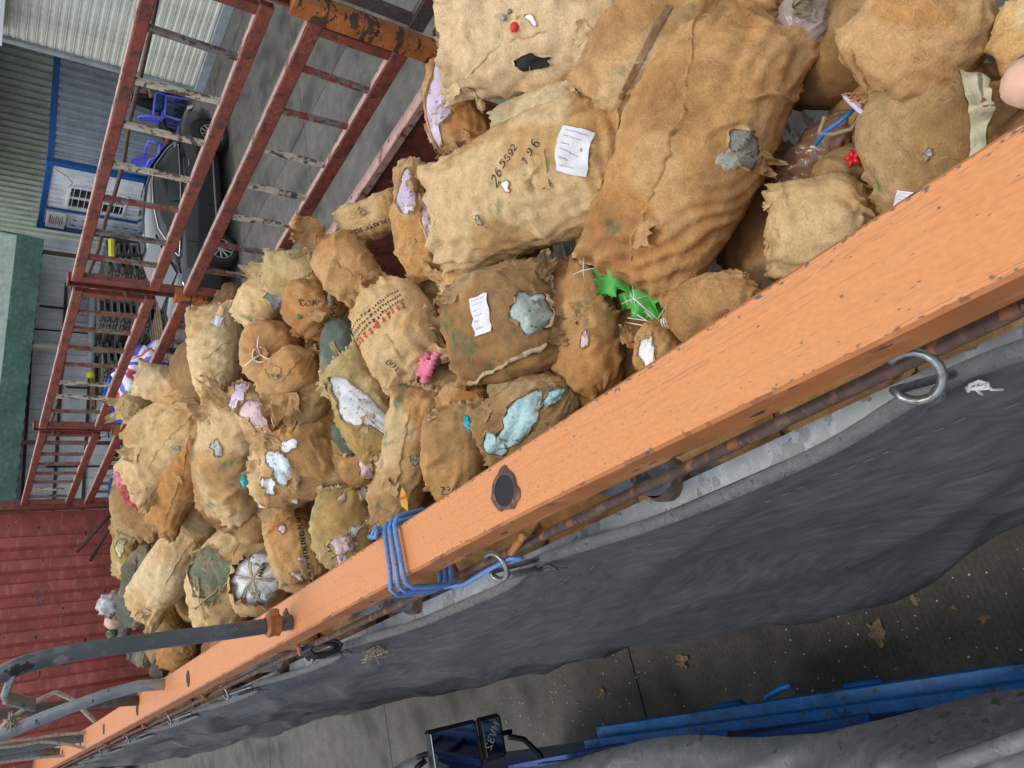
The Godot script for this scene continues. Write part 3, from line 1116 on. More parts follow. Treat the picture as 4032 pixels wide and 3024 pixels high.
func white_disc(s: Sack) -> void:
	# a bulging white plastic bag pushed out of the gathered mouth
	var c := s.L * (s.hl * 0.50)
	var g := Geo.new()
	var n := 26
	var R := s.hw * 0.70
	for i in 15:
		var a := PI * 0.5 * i / 14.0
		for k in n + 1:
			var t := TAU * k / n
			var rad := R * sin(a) * (1.0 + 0.05 * cos(t * 11.0) * sin(a) + nz.get_noise_2d(cos(t) * 2.0, sin(t) * 2.0 + 5.0) * 0.25)
			g.put(c + s.L * (cos(a) * s.hl * 0.34 * (1.0 - 0.25 * exp(-rad * rad * 900.0)) + 0.012 * sin(t * 9.0) * sin(a)) + (s.W * cos(t) + s.T * sin(t)) * rad, Vector2(cos(t), sin(t)) * rad / 0.25)
	for i in 14:
		for k in n:
			var o := i * (n + 1) + k
			g.quad(o, o + 1, o + n + 2, o + n + 1)
	var w := part(s.root, "white_bag", g, M.white)
	g = Geo.new()
	g.tinted = true
	for k in 49:
		var t := TAU * k / 48.0
		var j := 1.0 + nz.get_noise_2d(cos(t) * 4.0, sin(t) * 4.0) * 0.25
		var l := 0.02 + 0.03 * absf(nz.get_noise_2d(t * 3.0, 4.0)) * 2.0
		for e in [[1.10, 0.42], [1.0, 0.60], [0.97, 0.62]]:
			g.put(s.L * (s.hl * e[1] + (l if e[1] > 0.5 else 0.0)) + (s.W * cos(t) + s.T * sin(t)) * (R * e[0] * j), Vector2(t, e[0]) * 0.3, s.tint.lerp(Color(0.62, 0.48, 0.28), 0.4))
	for k in 48:
		for j in 2:
			var o := k * 3 + j
			g.quad(o, o + 1, o + 4, o + 3)
	part(s.root, "torn_edge", g, M.cloth)
	g = Geo.new()
	var top := s.L * (s.hl * 0.86)
	for k in 6:
		var a := k * 1.1 + 0.3
		var d := s.W * cos(a) + s.T * sin(a)
		g.tube([top - d * R * 0.9 - s.L * 0.05, top - d * R * 0.45 + s.L * 0.012, top + s.L * 0.004, top + d * R * 0.45 + s.L * 0.010, top + d * R * 0.95 - s.L * 0.05], 0.0035, 5)
	part(s.root, "tie_string", g, M.straw)
	var tm := Geo.new()
	rg.seed = 3
	for k in 5:
		var p := top + s.W * (0.01 + k * 0.016) - s.T * (0.045 + 0.004 * k) - s.L * 0.002
		tm.bar(p, p + s.W * 0.004 + s.T * 0.022, 0.006, 0.002, s.L, 0.0)
		tm.bar(p + s.T * 0.022, p + s.W * 0.012 + s.T * 0.002, 0.005, 0.002, s.L, 0.0)
	part(s.root, "lettering", tm, M.ink)


func hole_strings(s: Sack) -> void:
	var g := Geo.new()
	for e in [[-0.25, -0.5, 0.5, 0.3], [-0.1, 0.55, 0.55, -0.45], [0.45, -0.2, -0.3, 0.3]]:
		var pts := []
		for i in 9:
			var t := i / 8.0
			pts.append(s.on(lerpf(e[0], e[2], t) * 0.75 + 0.18, lerpf(e[1], e[3], t) * 0.8 + 0.1, 0, 0, 0.012))
		g.tube(pts, 0.004, 5)
	part(s.root, "tie_string", g, M.straw)


func bag_contents(s: Sack) -> void:
	part(s.root, "doll_head", blob(s.T * 0.06 + s.L * 0.03, Vector3(0.075, 0.085, 0.075), Basis(), 2.0, 0.05), M.doll)
	part(s.root, "doll_hair", blob(s.T * 0.06 - s.L * 0.07, Vector3(0.06, 0.07, 0.05), Basis(), 5.0, 0.25), film_of(Color(0.25, 0.13, 0.09)))
	part(s.root, "white_bag", blob(s.T * 0.09 - s.L * 0.17, Vector3(0.09, 0.10, 0.06), Basis(), 8.0, 0.2), M.whitefilm)
	part(s.root, "green_scrap", blob(s.T * 0.10 + s.L * 0.14, Vector3(0.04, 0.05, 0.07), Basis(), 9.0, 0.2), film_of(Color(0.13, 0.17, 0.11)))


# ------------------------------------------------------------------ bodies
func seg_dist(p: Vector3, a: Vector3, b: Vector3, ra: float, rb: float) -> float:
	var d := b - a
	var t := clampf((p - a).dot(d) / maxf(d.length_squared(), 1e-8), 0.0, 1.0)
	return (p - a - d * t).length() - lerpf(ra, rb, t)


# bones: [from, to, radius, radius, colour]; one continuous skin over all of them
func skin(bones: Array, cell: float, blend: float) -> Geo:
	var lo := Vector3.INF
	var hi := -Vector3.INF
	for b in bones:
		var r := maxf(b[2], b[3]) + cell * 2.5
		for p in [b[0], b[1]]:
			lo = lo.min(p - Vector3.ONE * r)
			hi = hi.max(p + Vector3.ONE * r)
	var n := Vector3i(((hi - lo) / cell).ceil()) + Vector3i.ONE
	var f := PackedFloat32Array()
	f.resize(n.x * n.y * n.z)
	f.fill(1e3)
	for b in bones:
		var r := maxf(b[2], b[3]) + cell * 2.5 + blend
		var l := Vector3i(((b[0].min(b[1]) - Vector3.ONE * r - lo) / cell).floor()).clamp(Vector3i.ZERO, n - Vector3i.ONE)
		var h := Vector3i(((b[0].max(b[1]) + Vector3.ONE * r - lo) / cell).ceil()).clamp(Vector3i.ZERO, n - Vector3i.ONE)
		for z in range(l.z, h.z + 1):
			for y in range(l.y, h.y + 1):
				for x in range(l.x, h.x + 1):
					var i := x + n.x * (y + n.y * z)
					var d := seg_dist(lo + Vector3(x, y, z) * cell, b[0], b[1], b[2], b[3])
					var o := f[i]
					var k := maxf(blend - absf(d - o), 0.0) / blend
					f[i] = minf(d, o) - k * k * blend * 0.25
	var g := Geo.new()
	g.tinted = true
	var at_cell := {}
	var corner := [Vector3i(0, 0, 0), Vector3i(1, 0, 0), Vector3i(0, 1, 0), Vector3i(1, 1, 0), Vector3i(0, 0, 1), Vector3i(1, 0, 1), Vector3i(0, 1, 1), Vector3i(1, 1, 1)]
	var edges := [[0, 1], [2, 3], [4, 5], [6, 7], [0, 2], [1, 3], [4, 6], [5, 7], [0, 4], [1, 5], [2, 6], [3, 7]]
	for z in n.z - 1:
		for y in n.y - 1:
			for x in n.x - 1:
				var q := []
				var inside := 0
				for c in corner:
					var w := f[x + c.x + n.x * (y + c.y + n.y * (z + c.z))]
					q.append(w)
					if w < 0.0:
						inside += 1
				if inside == 0 or inside == 8:
					continue
				var sum := Vector3.ZERO
				var m := 0
				for e in edges:
					var a: float = q[e[0]]
					var b: float = q[e[1]]
					if (a < 0.0) != (b < 0.0):
						sum += Vector3(corner[e[0]]).lerp(Vector3(corner[e[1]]), a / (a - b))
						m += 1
				var p := lo + (Vector3(x, y, z) + sum / m) * cell
				var best := 1e9
				var col := Color.WHITE
				for b in bones:
					var d := seg_dist(p, b[0], b[1], b[2], b[3])
					if d < best:
						best = d
						col = b[4]
				at_cell[Vector3i(x, y, z)] = g.put(p, Vector2.ZERO, col)
	for c in at_cell:
		var x: int = c.x
		var y: int = c.y
		var z: int = c.z
		var i := x + n.x * (y + n.y * z)
		for e in [[1, Vector3i(0, -1, 0), Vector3i(0, 0, -1)], [n.x, Vector3i(0, 0, -1), Vector3i(-1, 0, 0)], [n.x * n.y, Vector3i(-1, 0, 0), Vector3i(0, -1, 0)]]:
			var j: int = i + e[0]
			if j >= f.size() or (f[i] < 0.0) == (f[j] < 0.0):
				continue
			var c1: Vector3i = c + e[1]
			var c2: Vector3i = c + e[1] + e[2]
			var c3: Vector3i = c + e[2]
			if at_cell.has(c1) and at_cell.has(c2) and at_cell.has(c3):
				if f[i] < 0.0:
					g.quad(at_cell[c], at_cell[c3], at_cell[c2], at_cell[c1])
				else:
					g.quad(at_cell[c], at_cell[c1], at_cell[c2], at_cell[c3])
	return g


# palm with four fingers and a thumb; b.x points to the fingertips, b.y out of the back of the hand
func hand_bones(o: Vector3, b: Basis, curl: float, col: Color, k := 1.0, thumb_side := 1.0) -> Array:
	var out := []
	out.append([o, o + b * Vector3(0.03, 0, 0) * k, 0.026 * k, 0.03 * k, col])
	for i in 4:
		var z := (i - 1.5) * 0.021 * thumb_side
		var ln: float = [0.040, 0.046, 0.043, 0.033][i]
		var p := o + b * Vector3(0.085, 0.0, z) * k
		out.append([o + b * Vector3(0.02, 0, z * 0.6) * k, p, 0.014 * k, 0.011 * k, col])
		var a := curl
		for j in 3:
			var q: Vector3 = p + b * Vector3(cos(a), -sin(a), 0) * (ln * [1.0, 0.65, 0.5][j] * k)
			out.append([p, q, 0.0098 * k, 0.0088 * k, col])
			p = q
			a += curl
	var t := o + b * Vector3(0.015, -0.008, -0.03 * thumb_side) * k
	var t2 := o + b * Vector3(0.05, -0.02, -0.058 * thumb_side) * k
	var t3 := o + b * Vector3(0.088, -0.03, -0.058 * thumb_side) * k
	out.append([t, t2, 0.016 * k, 0.012 * k, col])
	out.append([t2, t3, 0.0115 * k, 0.009 * k, col])
	return out


func seated_person(label: String, where: Vector3, facing: float, shirt: Color, trousers: Color) -> void:
	var o := thing("person", label, "person", where, "people sitting by the grey shed wall")
	o.rotation.y = facing
	var sk := Color(0.50, 0.28, 0.19)
	var hair := Color(0.012, 0.010, 0.010)
	var bones := []
	# faces +x, hips over the seat
	bones.append([Vector3(0, 0.54, -0.09), Vector3(0, 0.54, 0.09), 0.125, 0.125, trousers])
	bones.append([Vector3(0, 0.60, 0), Vector3(0.05, 0.98, 0), 0.145, 0.15, shirt])
	bones.append([Vector3(0.05, 1.04, -0.15), Vector3(0.05, 1.04, 0.15), 0.085, 0.085, shirt])
	bones.append([Vector3(0.06, 1.08, 0), Vector3(0.10, 1.20, 0), 0.055, 0.05, sk])
	bones.append([Vector3(0.12, 1.26, 0), Vector3(0.11, 1.34, 0), 0.082, 0.09, sk])
	bones.append([Vector3(0.08, 1.34, 0), Vector3(0.10, 1.39, 0), 0.095, 0.085, hair])
	bones.append([Vector3(0.19, 1.275, 0), Vector3(0.21, 1.262, 0), 0.02, 0.016, sk])
	for s in [-1.0, 1.0]:
		bones.append([Vector3(0.10, 1.30, s * 0.085), Vector3(0.105, 1.27, s * 0.087), 0.018, 0.014, sk])
		bones.append([Vector3(0.05, 0.52, s * 0.10), Vector3(0.44, 0.50, s * 0.13), 0.095, 0.065, trousers])
		bones.append([Vector3(0.44, 0.50, s * 0.13), Vector3(0.42, 0.10, s * 0.14), 0.062, 0.045, trousers])
		bones.append([Vector3(0.42, 0.05, s * 0.14), Vector3(0.58, 0.035, s * 0.15), 0.045, 0.035, Color(0.03, 0.03, 0.035)])
		bones.append([Vector3(0.05, 1.02, s * 0.20), Vector3(0.10, 0.84, s * 0.25), 0.062, 0.055, shirt])
		bones.append([Vector3(0.10, 0.84, s * 0.25), Vector3(0.13, 0.76, s * 0.25), 0.046, 0.042, sk])
		bones.append([Vector3(0.13, 0.76, s * 0.25), Vector3(0.36, 0.80, s * 0.17), 0.042, 0.030, sk])
		bones.append_array(hand_bones(Vector3(0.37, 0.80, s * 0.165), Basis.IDENTITY, 0.5, sk, 0.95, s))
	var m := flat(Color.WHITE, 0.8)
	m.vertex_color_use_as_albedo = true
	var body := part(o, "body", skin(bones, 0.014, 0.035), m)
	var eyes := Geo.new()
	for s in [-1.0, 1.0]:
		eyes.lathe(Vector3(0.188, 1.315, s * 0.032), Vector3(1, 0, 0), [Vector2(0.010, 0.0), Vector2(0.006, 0.005), Vector2(0.0, 0.006)], 8)
	part(o, "eyes", eyes, M.blackplastic)
	var mouth := Geo.new()
	mouth.tube([Vector3(0.186, 1.228, -0.02), Vector3(0.192, 1.226, 0.0), Vector3(0.186, 1.228, 0.02)], 0.004, 5)
	part(o, "mouth", mouth, M.rust2)


# ------------------------------------------------------------------ walls and sheds
func ribbed(a: Vector3, b: Vector3, tall: float, pitch: float, deep: float, out: Vector3, curved := false) -> Geo:
	var g := Geo.new()
	g.smooth = curved
	var ln := (b - a).length()
	var d := (b - a) / ln
	var n := int(ln / pitch)
	var xs := []
	for i in n:
		if curved:
			for j in 8:
				xs.append([(i + j / 8.0) * pitch, deep * (0.5 - 0.5 * cos(TAU * j / 8.0))])
		else:
			for e in [[0.0, 0.0], [0.30, 0.0], [0.42, 1.0], [0.82, 1.0], [0.94, 0.0]]:
				xs.append([(i + e[0]) * pitch, deep * e[1]])
	xs.append([ln, 0.0])
	for i in xs.size() - 1:
		var p: Vector3 = a + d * xs[i][0] + out * xs[i][1]
		var q: Vector3 = a + d * xs[i + 1][0] + out * xs[i + 1][1]
		if curved:
			if i == 0:
				g.put(p)
				g.put(p + Vector3.UP * tall)
			g.put(q)
			g.put(q + Vector3.UP * tall)
			g.quad(i * 2, i * 2 + 1, i * 2 + 3, i * 2 + 2)
		else:
			g.face(p, p + Vector3.UP * tall, q + Vector3.UP * tall, q)
	return g


func build_setting() -> void:
	# ground: one dark sheet, and the cast slabs of the yard on it
	var g := Geo.new()
	g.face(Vector3(-150, -0.02, 150), Vector3(150, -0.02, 150), Vector3(150, -0.02, -150), Vector3(-150, -0.02, -150))
	ground_piece("ground", g, M.joint)
	var yard := Node3D.new()
	yard.name = "pavement"
	yard.set_meta("kind", "structure")
	add_child(yard)
	for i in 5:
		for k in 8:
			var x0 := -5.2 + i * 4.6
			var z0 := 4.0 - k * 4.1
			g = Geo.new()
			g.tinted = true
			var n := 24
			for a in n + 1:
				for b in n + 1:
					var p := Vector3(x0 + 4.588 * a / n, 0.0, z0 - 4.088 * b / n)
					var d := nz.get_noise_2d(p.x * 0.5, p.z * 0.35 + 3.0)
					var d2 := nz.get_noise_2d(p.x * 1.9 + 30.0, p.z * 1.2)
					var v := 0.155 + d * 0.04 + d2 * 0.04 + (i * 7 + k * 5) % 5 * 0.006
					if d2 + d * 0.5 < -0.38:
						v *= 0.66
					g.put(p, Vector2(p.x, p.z), Color(v, v * 0.99, v * 0.965))
			for a in n:
				for b in n:
					var o := a * (n + 1) + b
					g.quad(o, o + 1, o + n + 2, o + n + 1)
			var e := Geo.new()
			part(yard, "slab", g, M.concrete)
	# long hall wall of horizontal boards, beside the yard
	var hall := thing("hall", "long cream hall wall of horizontal metal boards beyond the car", "building", Vector3(14.0, 0, -13.2))
	var lap := Geo.new()
	lap.smooth = false
	var prof := [Vector2(0, 0), Vector2(-0.030, 0.004), Vector2(-0.034, 0.055), Vector2(-0.012, 0.075), Vector2(-0.012, 0.115), Vector2(-0.034, 0.135), Vector2(-0.030, 0.158), Vector2(0, 0.16)]
	for i in prof.size() - 1:
		var a: Vector2 = prof[i]
		var b: Vector2 = prof[i + 1]
		lap.face(Vector3(a.x, a.y, 0), Vector3(b.x, b.y, 0), Vector3(b.x, b.y, 22), Vector3(a.x, a.y, 22))
	var lm := lap.mesh()
	g = Geo.new()
	g.block(Vector3(0.08, 3.6, 11), Vector3(0.14, 7.2, 22), Basis(), 0.01)
	part(hall, "wall", g, M.greensheet)
	for i in 43:
		var o := part(hall, "board", lm, M.cream)
		o.position = Vector3(0.0, 0.22 + i * 0.161, 0)
	g = Geo.new()
	g.block(Vector3(-0.03, 3.6, -0.06), Vector3(0.16, 7.2, 0.11), Basis(), 0.01)
	part(hall, "corner_trim", g, M.greysheet)
	g = Geo.new()
	g.block(Vector3(-0.05, 0.105, 11), Vector3(0.12, 0.21, 22), Basis(), 0.01)
	part(hall, "plinth", g, M.greysheet)
	g = Geo.new()
	g.block(Vector3(-0.02, 1.72, 2.6), Vector3(0.05, 0.14, 0.1))
	part(hall, "wall_socket", g, M.greysheet)
	g = Geo.new()
	for k in 4:
		g.block(Vector3(-0.30, 3.86 + 0.1 * k, 3.6), Vector3(0.5 - 0.06 * (k % 2), 0.092, 6.8), Basis(), 0.01)
	part(hall, "shutter_box", g, M.whitesheet)
	# tall back wall behind the shed, dim under its roof
	var back := thing("back_hall", "tall ribbed pale green wall behind the blue framed shed", "building", Vector3(16.9, 0, -18.0))
	part(back, "wall", ribbed(Vector3(0, 0, 6.0), Vector3(0, 0, -6.2), 5.6, 0.26, 0.05, Vector3(-1, 0, 0)), M.greensheet)
	g = Geo.new()
	g.block(Vector3(0.1, 2.8, -0.1), Vector3(0.1, 5.6, 12.2))
	part(back, "inner_wall", g, M.greensheet)
	g = Geo.new()
	g.block(Vector3(-0.9, 4.2, 2.2), Vector3(4.0, 0.12, 11.5))
	part(back, "roof", g, M.greensheet)
	# shed with a blue frame: side sheet, front sheet, window, door, notice board
	var A := Vector3(15.84, 0, -15.2)
	var B := Vector3(13.63, 0, -16.27)
	var C := Vector3(13.58, 0, -18.77)
	var shed := thing("site_shed", "container shed with blue frame, grey ribbed side and white ribbed front", "building", B)
	var ab := (A - B)
	var bc := (C - B)
	var oab := Vector3(ab.z, 0, -ab.x).normalized()
	if oab.z < 0:
		oab = -oab
	var obc := Vector3(-1, 0, 0)
	part(shed, "side_wall", ribbed(ab * 1.25, Vector3.ZERO, 2.66, 0.19, 0.05, oab), M.greysheet)
	part(shed, "front_wall", ribbed(Vector3.ZERO, bc, 2.66, 0.17, 0.022, obc), M.whitesheet)
	g = Geo.new()
	for q in [[Vector3.ZERO, ab * 1.25], [Vector3.ZERO, bc]]:
		g.bar(q[0] + Vector3(0, 2.72, 0), q[1] + Vector3(0, 2.72, 0), 0.12, 0.13)
		g.bar(q[0] + Vector3(0, 0.06, 0), q[1] + Vector3(0, 0.06, 0), 0.10, 0.11)
	for q in [Vector3.ZERO, bc]:
		g.bar(q - Vector3(0.01, 0, 0), q + Vector3(-0.01, 2.80, 0), 0.15, 0.15)
	var k1 := bc * 0.70
	g.bar(k1 + Vector3(-0.03, 0.1, 0), k1 + Vector3(-0.03, 2.64, 0), 0.05, 0.05)
	part(shed, "frame", g, M.bluepaint)
	var wz := bc.normalized()
	var win := Geo.new()
	var w0 := bc * 0.30
	var w1 := bc * 0.62
	for q in [[w0 + Vector3(-0.05, 0.95, 0), w1 + Vector3(-0.05, 0.95, 0)], [w0 + Vector3(-0.05, 2.22, 0), w1 + Vector3(-0.05, 2.22, 0)], [w0 + Vector3(-0.05, 0.97, 0), w0 + Vector3(-0.05, 2.20, 0)], [w1 + Vector3(-0.05, 0.97, 0), w1 + Vector3(-0.05, 2.20, 0)], [bc * 0.46 + Vector3(-0.05, 0.97, 0), bc * 0.46 + Vector3(-0.05, 2.20, 0)]]:
		win.bar(q[0], q[1], 0.05, 0.05)
	var win_o := part(shed, "window", win, M.whitesheet)
	g = Geo.new()
	g.face(w0 + Vector3(-0.03, 0.95, 0), w1 + Vector3(-0.03, 0.95, 0), w1 + Vector3(-0.03, 2.22, 0), w0 + Vector3(-0.03, 2.22, 0))
	part(win_o, "pane", g, M.glass)
	for i in 9:
		g = Geo.new()
		var y := 1.05 + i * 0.135
		g.bar(w0 + Vector3(-0.065, y, 0), w1 + Vector3(-0.065, y, 0), 0.012, 0.014)
		part(win_o, "window_bar", g, M.whitesheet)
	g = Geo.new()
	var d0 := bc * 0.73
	var d1 := bc * 0.96
	g.block((d0 + d1) * 0.5 + Vector3(-0.05, 1.1, 0), Vector3(0.04, 2.1, (d1 - d0).length()))
	var door := part(shed, "door", g, M.whitesheet)
	for i in 8:
		for j in 2:
			g = Geo.new()
			var c := d0.lerp(d1, 0.3 + 0.4 * j) + Vector3(-0.074, 0.3 + i * 0.24, 0)
			var o := g.put(c + wz * 0.07)
			g.put(c + Vector3(0, 0.13, 0))
			g.put(c + wz * 0.02 - Vector3(0, 0.06, 0))
			g.tri(o, o + 1, o + 2)
			part(door, "printed_mark", g, M.bluepaint)
	g = Geo.new()
	g.block((d0 + d1) * 0.5 + Vector3(-0.10, 2.40, 0), Vector3(0.05, 0.42, 0.62))
	var board := part(shed, "notice_board", g, M.whiteplastic)
	for i in 7:
		g = Geo.new()
		g.bar((d0 + d1) * 0.5 + Vector3(-0.128, 2.54 - i * 0.045, 0) - wz * (0.22 - 0.03 * (i % 3)), (d0 + d1) * 0.5 + Vector3(-0.128, 2.54 - i * 0.045, 0) + wz * (0.12 + 0.04 * (i % 2)), 0.004, 0.016 if i else 0.035)
		part(board, "printed_line", g, M.redink if i % 3 == 0 else M.greyworn)
	g = Geo.new()
	var wire := [Vector3(-0.06, 2.6, -0.2), Vector3(-0.09, 2.35, -0.35), Vector3(-0.1, 2.2, -0.55), Vector3(-0.08, 2.28, -0.8)]
	g.tube(wire, 0.008, 5)
	part(shed, "wire", g, M.blackplastic)
	# white ribbed building under a green awning
	var G1 := Vector3(13.6, 0, -19.35)
	var G2 := Vector3(3.0, 0, -23.45)
	var dw := (G2 - G1).normalized()
	var ow := Vector3(-dw.z, 0, dw.x).normalized()
	if ow.z < 0:
		ow = -ow
	var store := thing("storehouse", "white ribbed storehouse wall under a scalloped green awning", "building", G1)
	part(store, "wall", ribbed(Vector3.ZERO, G2 - G1, 4.2, 0.30, 0.03, ow), M.whitesheet)
	g = Geo.new()
	g.bar(dw * 4.4 - ow * 0.06 + Vector3(0, 2.1, 0) - dw * 4.4, G2 - G1 - ow * 0.06 + Vector3(0, 2.1, 0), 0.06, 4.2)
	part(store, "inner_wall", g, M.whitesheet)
	g = Geo.new()
	g.bar(dw * 2.5 + ow * 0.035 + Vector3(0, 0.4, 0), dw * 2.5 + ow * 0.035 + Vector3(0, 4.0, 0), 0.03, 0.03)
	part(store, "sheet_joint", g, M.joint)
	for e in [[0.6, 10.5, 2.72], [1.2, 10.5, 2.02], [2.2, 10.5, 1.36]]:
		g = Geo.new()
		g.bar(dw * e[0] + ow * 0.12 + Vector3(0, e[2], 0), dw * e[1] + ow * 0.12 + Vector3(0, e[2], 0), 0.05, 0.07)
		part(store, "frame_rail", g, M.brownpaint)
	for i in 9:
		g = Geo.new()
		g.bar(dw * (1.9 + i * 1.05) + ow * 0.17 + Vector3(0, 0.0, 0), dw * (1.9 + i * 1.05) + ow * 0.17 + Vector3(0, 2.6 - (i % 3) * 0.35, 0), 0.045, 0.045)
		part(store, "frame_post", g, M.brownpaint)
	# awning: sloping cloth, hanging valance with a scalloped foot
	var F1 := Vector3(12.3, EYE - 1.2, -17.6) - G1
	var F2 := Vector3(3.2, EYE - 0.82, -21.3) - G1
	var rows := []
	var n := 150
	for i in n + 1:
		var t := float(i) / n
		var p := F1.lerp(F2, t) + Vector3(0, 0.5, 0)
		var b := (Vector3.ZERO).lerp(G2 - G1, t)
		b.y = EYE - 0.05
		var sag := nz.get_noise_2d(t * 26.0, 0.0) * 0.12
		var foot := 0.028 * absf(sin(t * 115.0))
		var row := [p - Vector3(0, 0.56 - foot, 0) + ow * 0.02 * sin(t * 60.0), p - Vector3(0, 0.36, 0) + ow * (0.05 * nz.get_noise_2d(t * 60.0, 2.0)), p - Vector3(0, 0.12, 0) + ow * 0.03 * nz.get_noise_2d(t * 40.0, 5.0), p, p.lerp(b, 0.3) - Vector3(0, 0.05 + sag, 0), p.lerp(b, 0.65) - Vector3(0, 0.04 + sag * 0.8, 0), b]
		rows.append(row)
	var va := []
	var vb := []
	for r in rows:
		va.append(r.slice(0, 4))
		vb.append(r.slice(3, 7))
	g = Geo.new()
	g.sheet(va)
	part(store, "awning_valance", g, M.greencloth)
	g = Geo.new()
	g.sheet(vb)
	part(store, "awning_top", g, M.greenroof)
	g = Geo.new()
	g.sheet([[F1 + Vector3(0, -0.03, 0), F1 + Vector3(0, 0.5, 0)], [Vector3(0, EYE - 0.5, 0), Vector3(0, EYE - 0.06, 0)]])
	part(store, "awning_end", g, M.greencloth)
	g = Geo.new()
	g.bar(F1 + Vector3(0, -0.02, 0) - ow * 0.08, F2 + Vector3(0, -0.02, 0) - ow * 0.08, 0.06, 0.06)
	part(store, "awning_beam", g, M.brownpaint)
	for i in 5:
		g = Geo.new()
		var p := F1.lerp(F2, 0.03 + i * 0.235) - ow * 0.08
		g.bar(Vector3(p.x, 0, p.z), p, 0.08, 0.08)
		part(store, "awning_post", g, M.brownpaint if i != 1 else M.twine)


# ------------------------------------------------------------------ the truck that carries the sacks
func fence_panel(called: String, label: String, z0: float, z1: float, h0: float, h1: float, slats: Array, mats: Array, iron: Material, low := false) -> void:
	var x := 2.77
	var o := thing(called, label, "fence", at(x, h1, (z0 + z1) * 0.5), "fence panels along the right of the truck")
	var c := o.position
	var g := Geo.new()
	var tall := 0.05 if h0 < 0.8 else 0.066
	for h in [h0, h1]:
		g = Geo.new()
		var tl := tall if h == h0 else tall + 0.009
		g.bar(at(x, h + tl * 0.5, z0) - c, at(x, h + tl * 0.5, z1) - c, 0.038, tl)
		part(o, "rail", g, iron)
		g = Geo.new()
		g.bar(at(x, h - 0.0025, z0 + 0.01) - c, at(x, h - 0.0025, z1 - 0.01) - c, 0.034, 0.006, Vector3.UP, 0.001)
		part(o, "rail_top", g, M.railtop if iron != M.darkiron else M.darkiron)
	for z in [z0 + 0.035, z1 - 0.035]:
		g = Geo.new()
		g.bar(at(x, h1, z) - c, at(x, h0 + tall + 0.001, z) - c, 0.036, 0.05, Vector3.FORWARD)
		part(o, "end_stile", g, iron)
	for i in slats.size():
		g = Geo.new()
		var z: float = slats[i]
		var lean := 0.012 * sin(i * 2.3 + z0)
		g.bar(at(x, h1 + 0.002, z + lean) - c, at(x, h0 + tall + 0.001, z) - c, 0.024, 0.032, Vector3.FORWARD)
		part(o, "slat", g, mats[i % mats.size()])


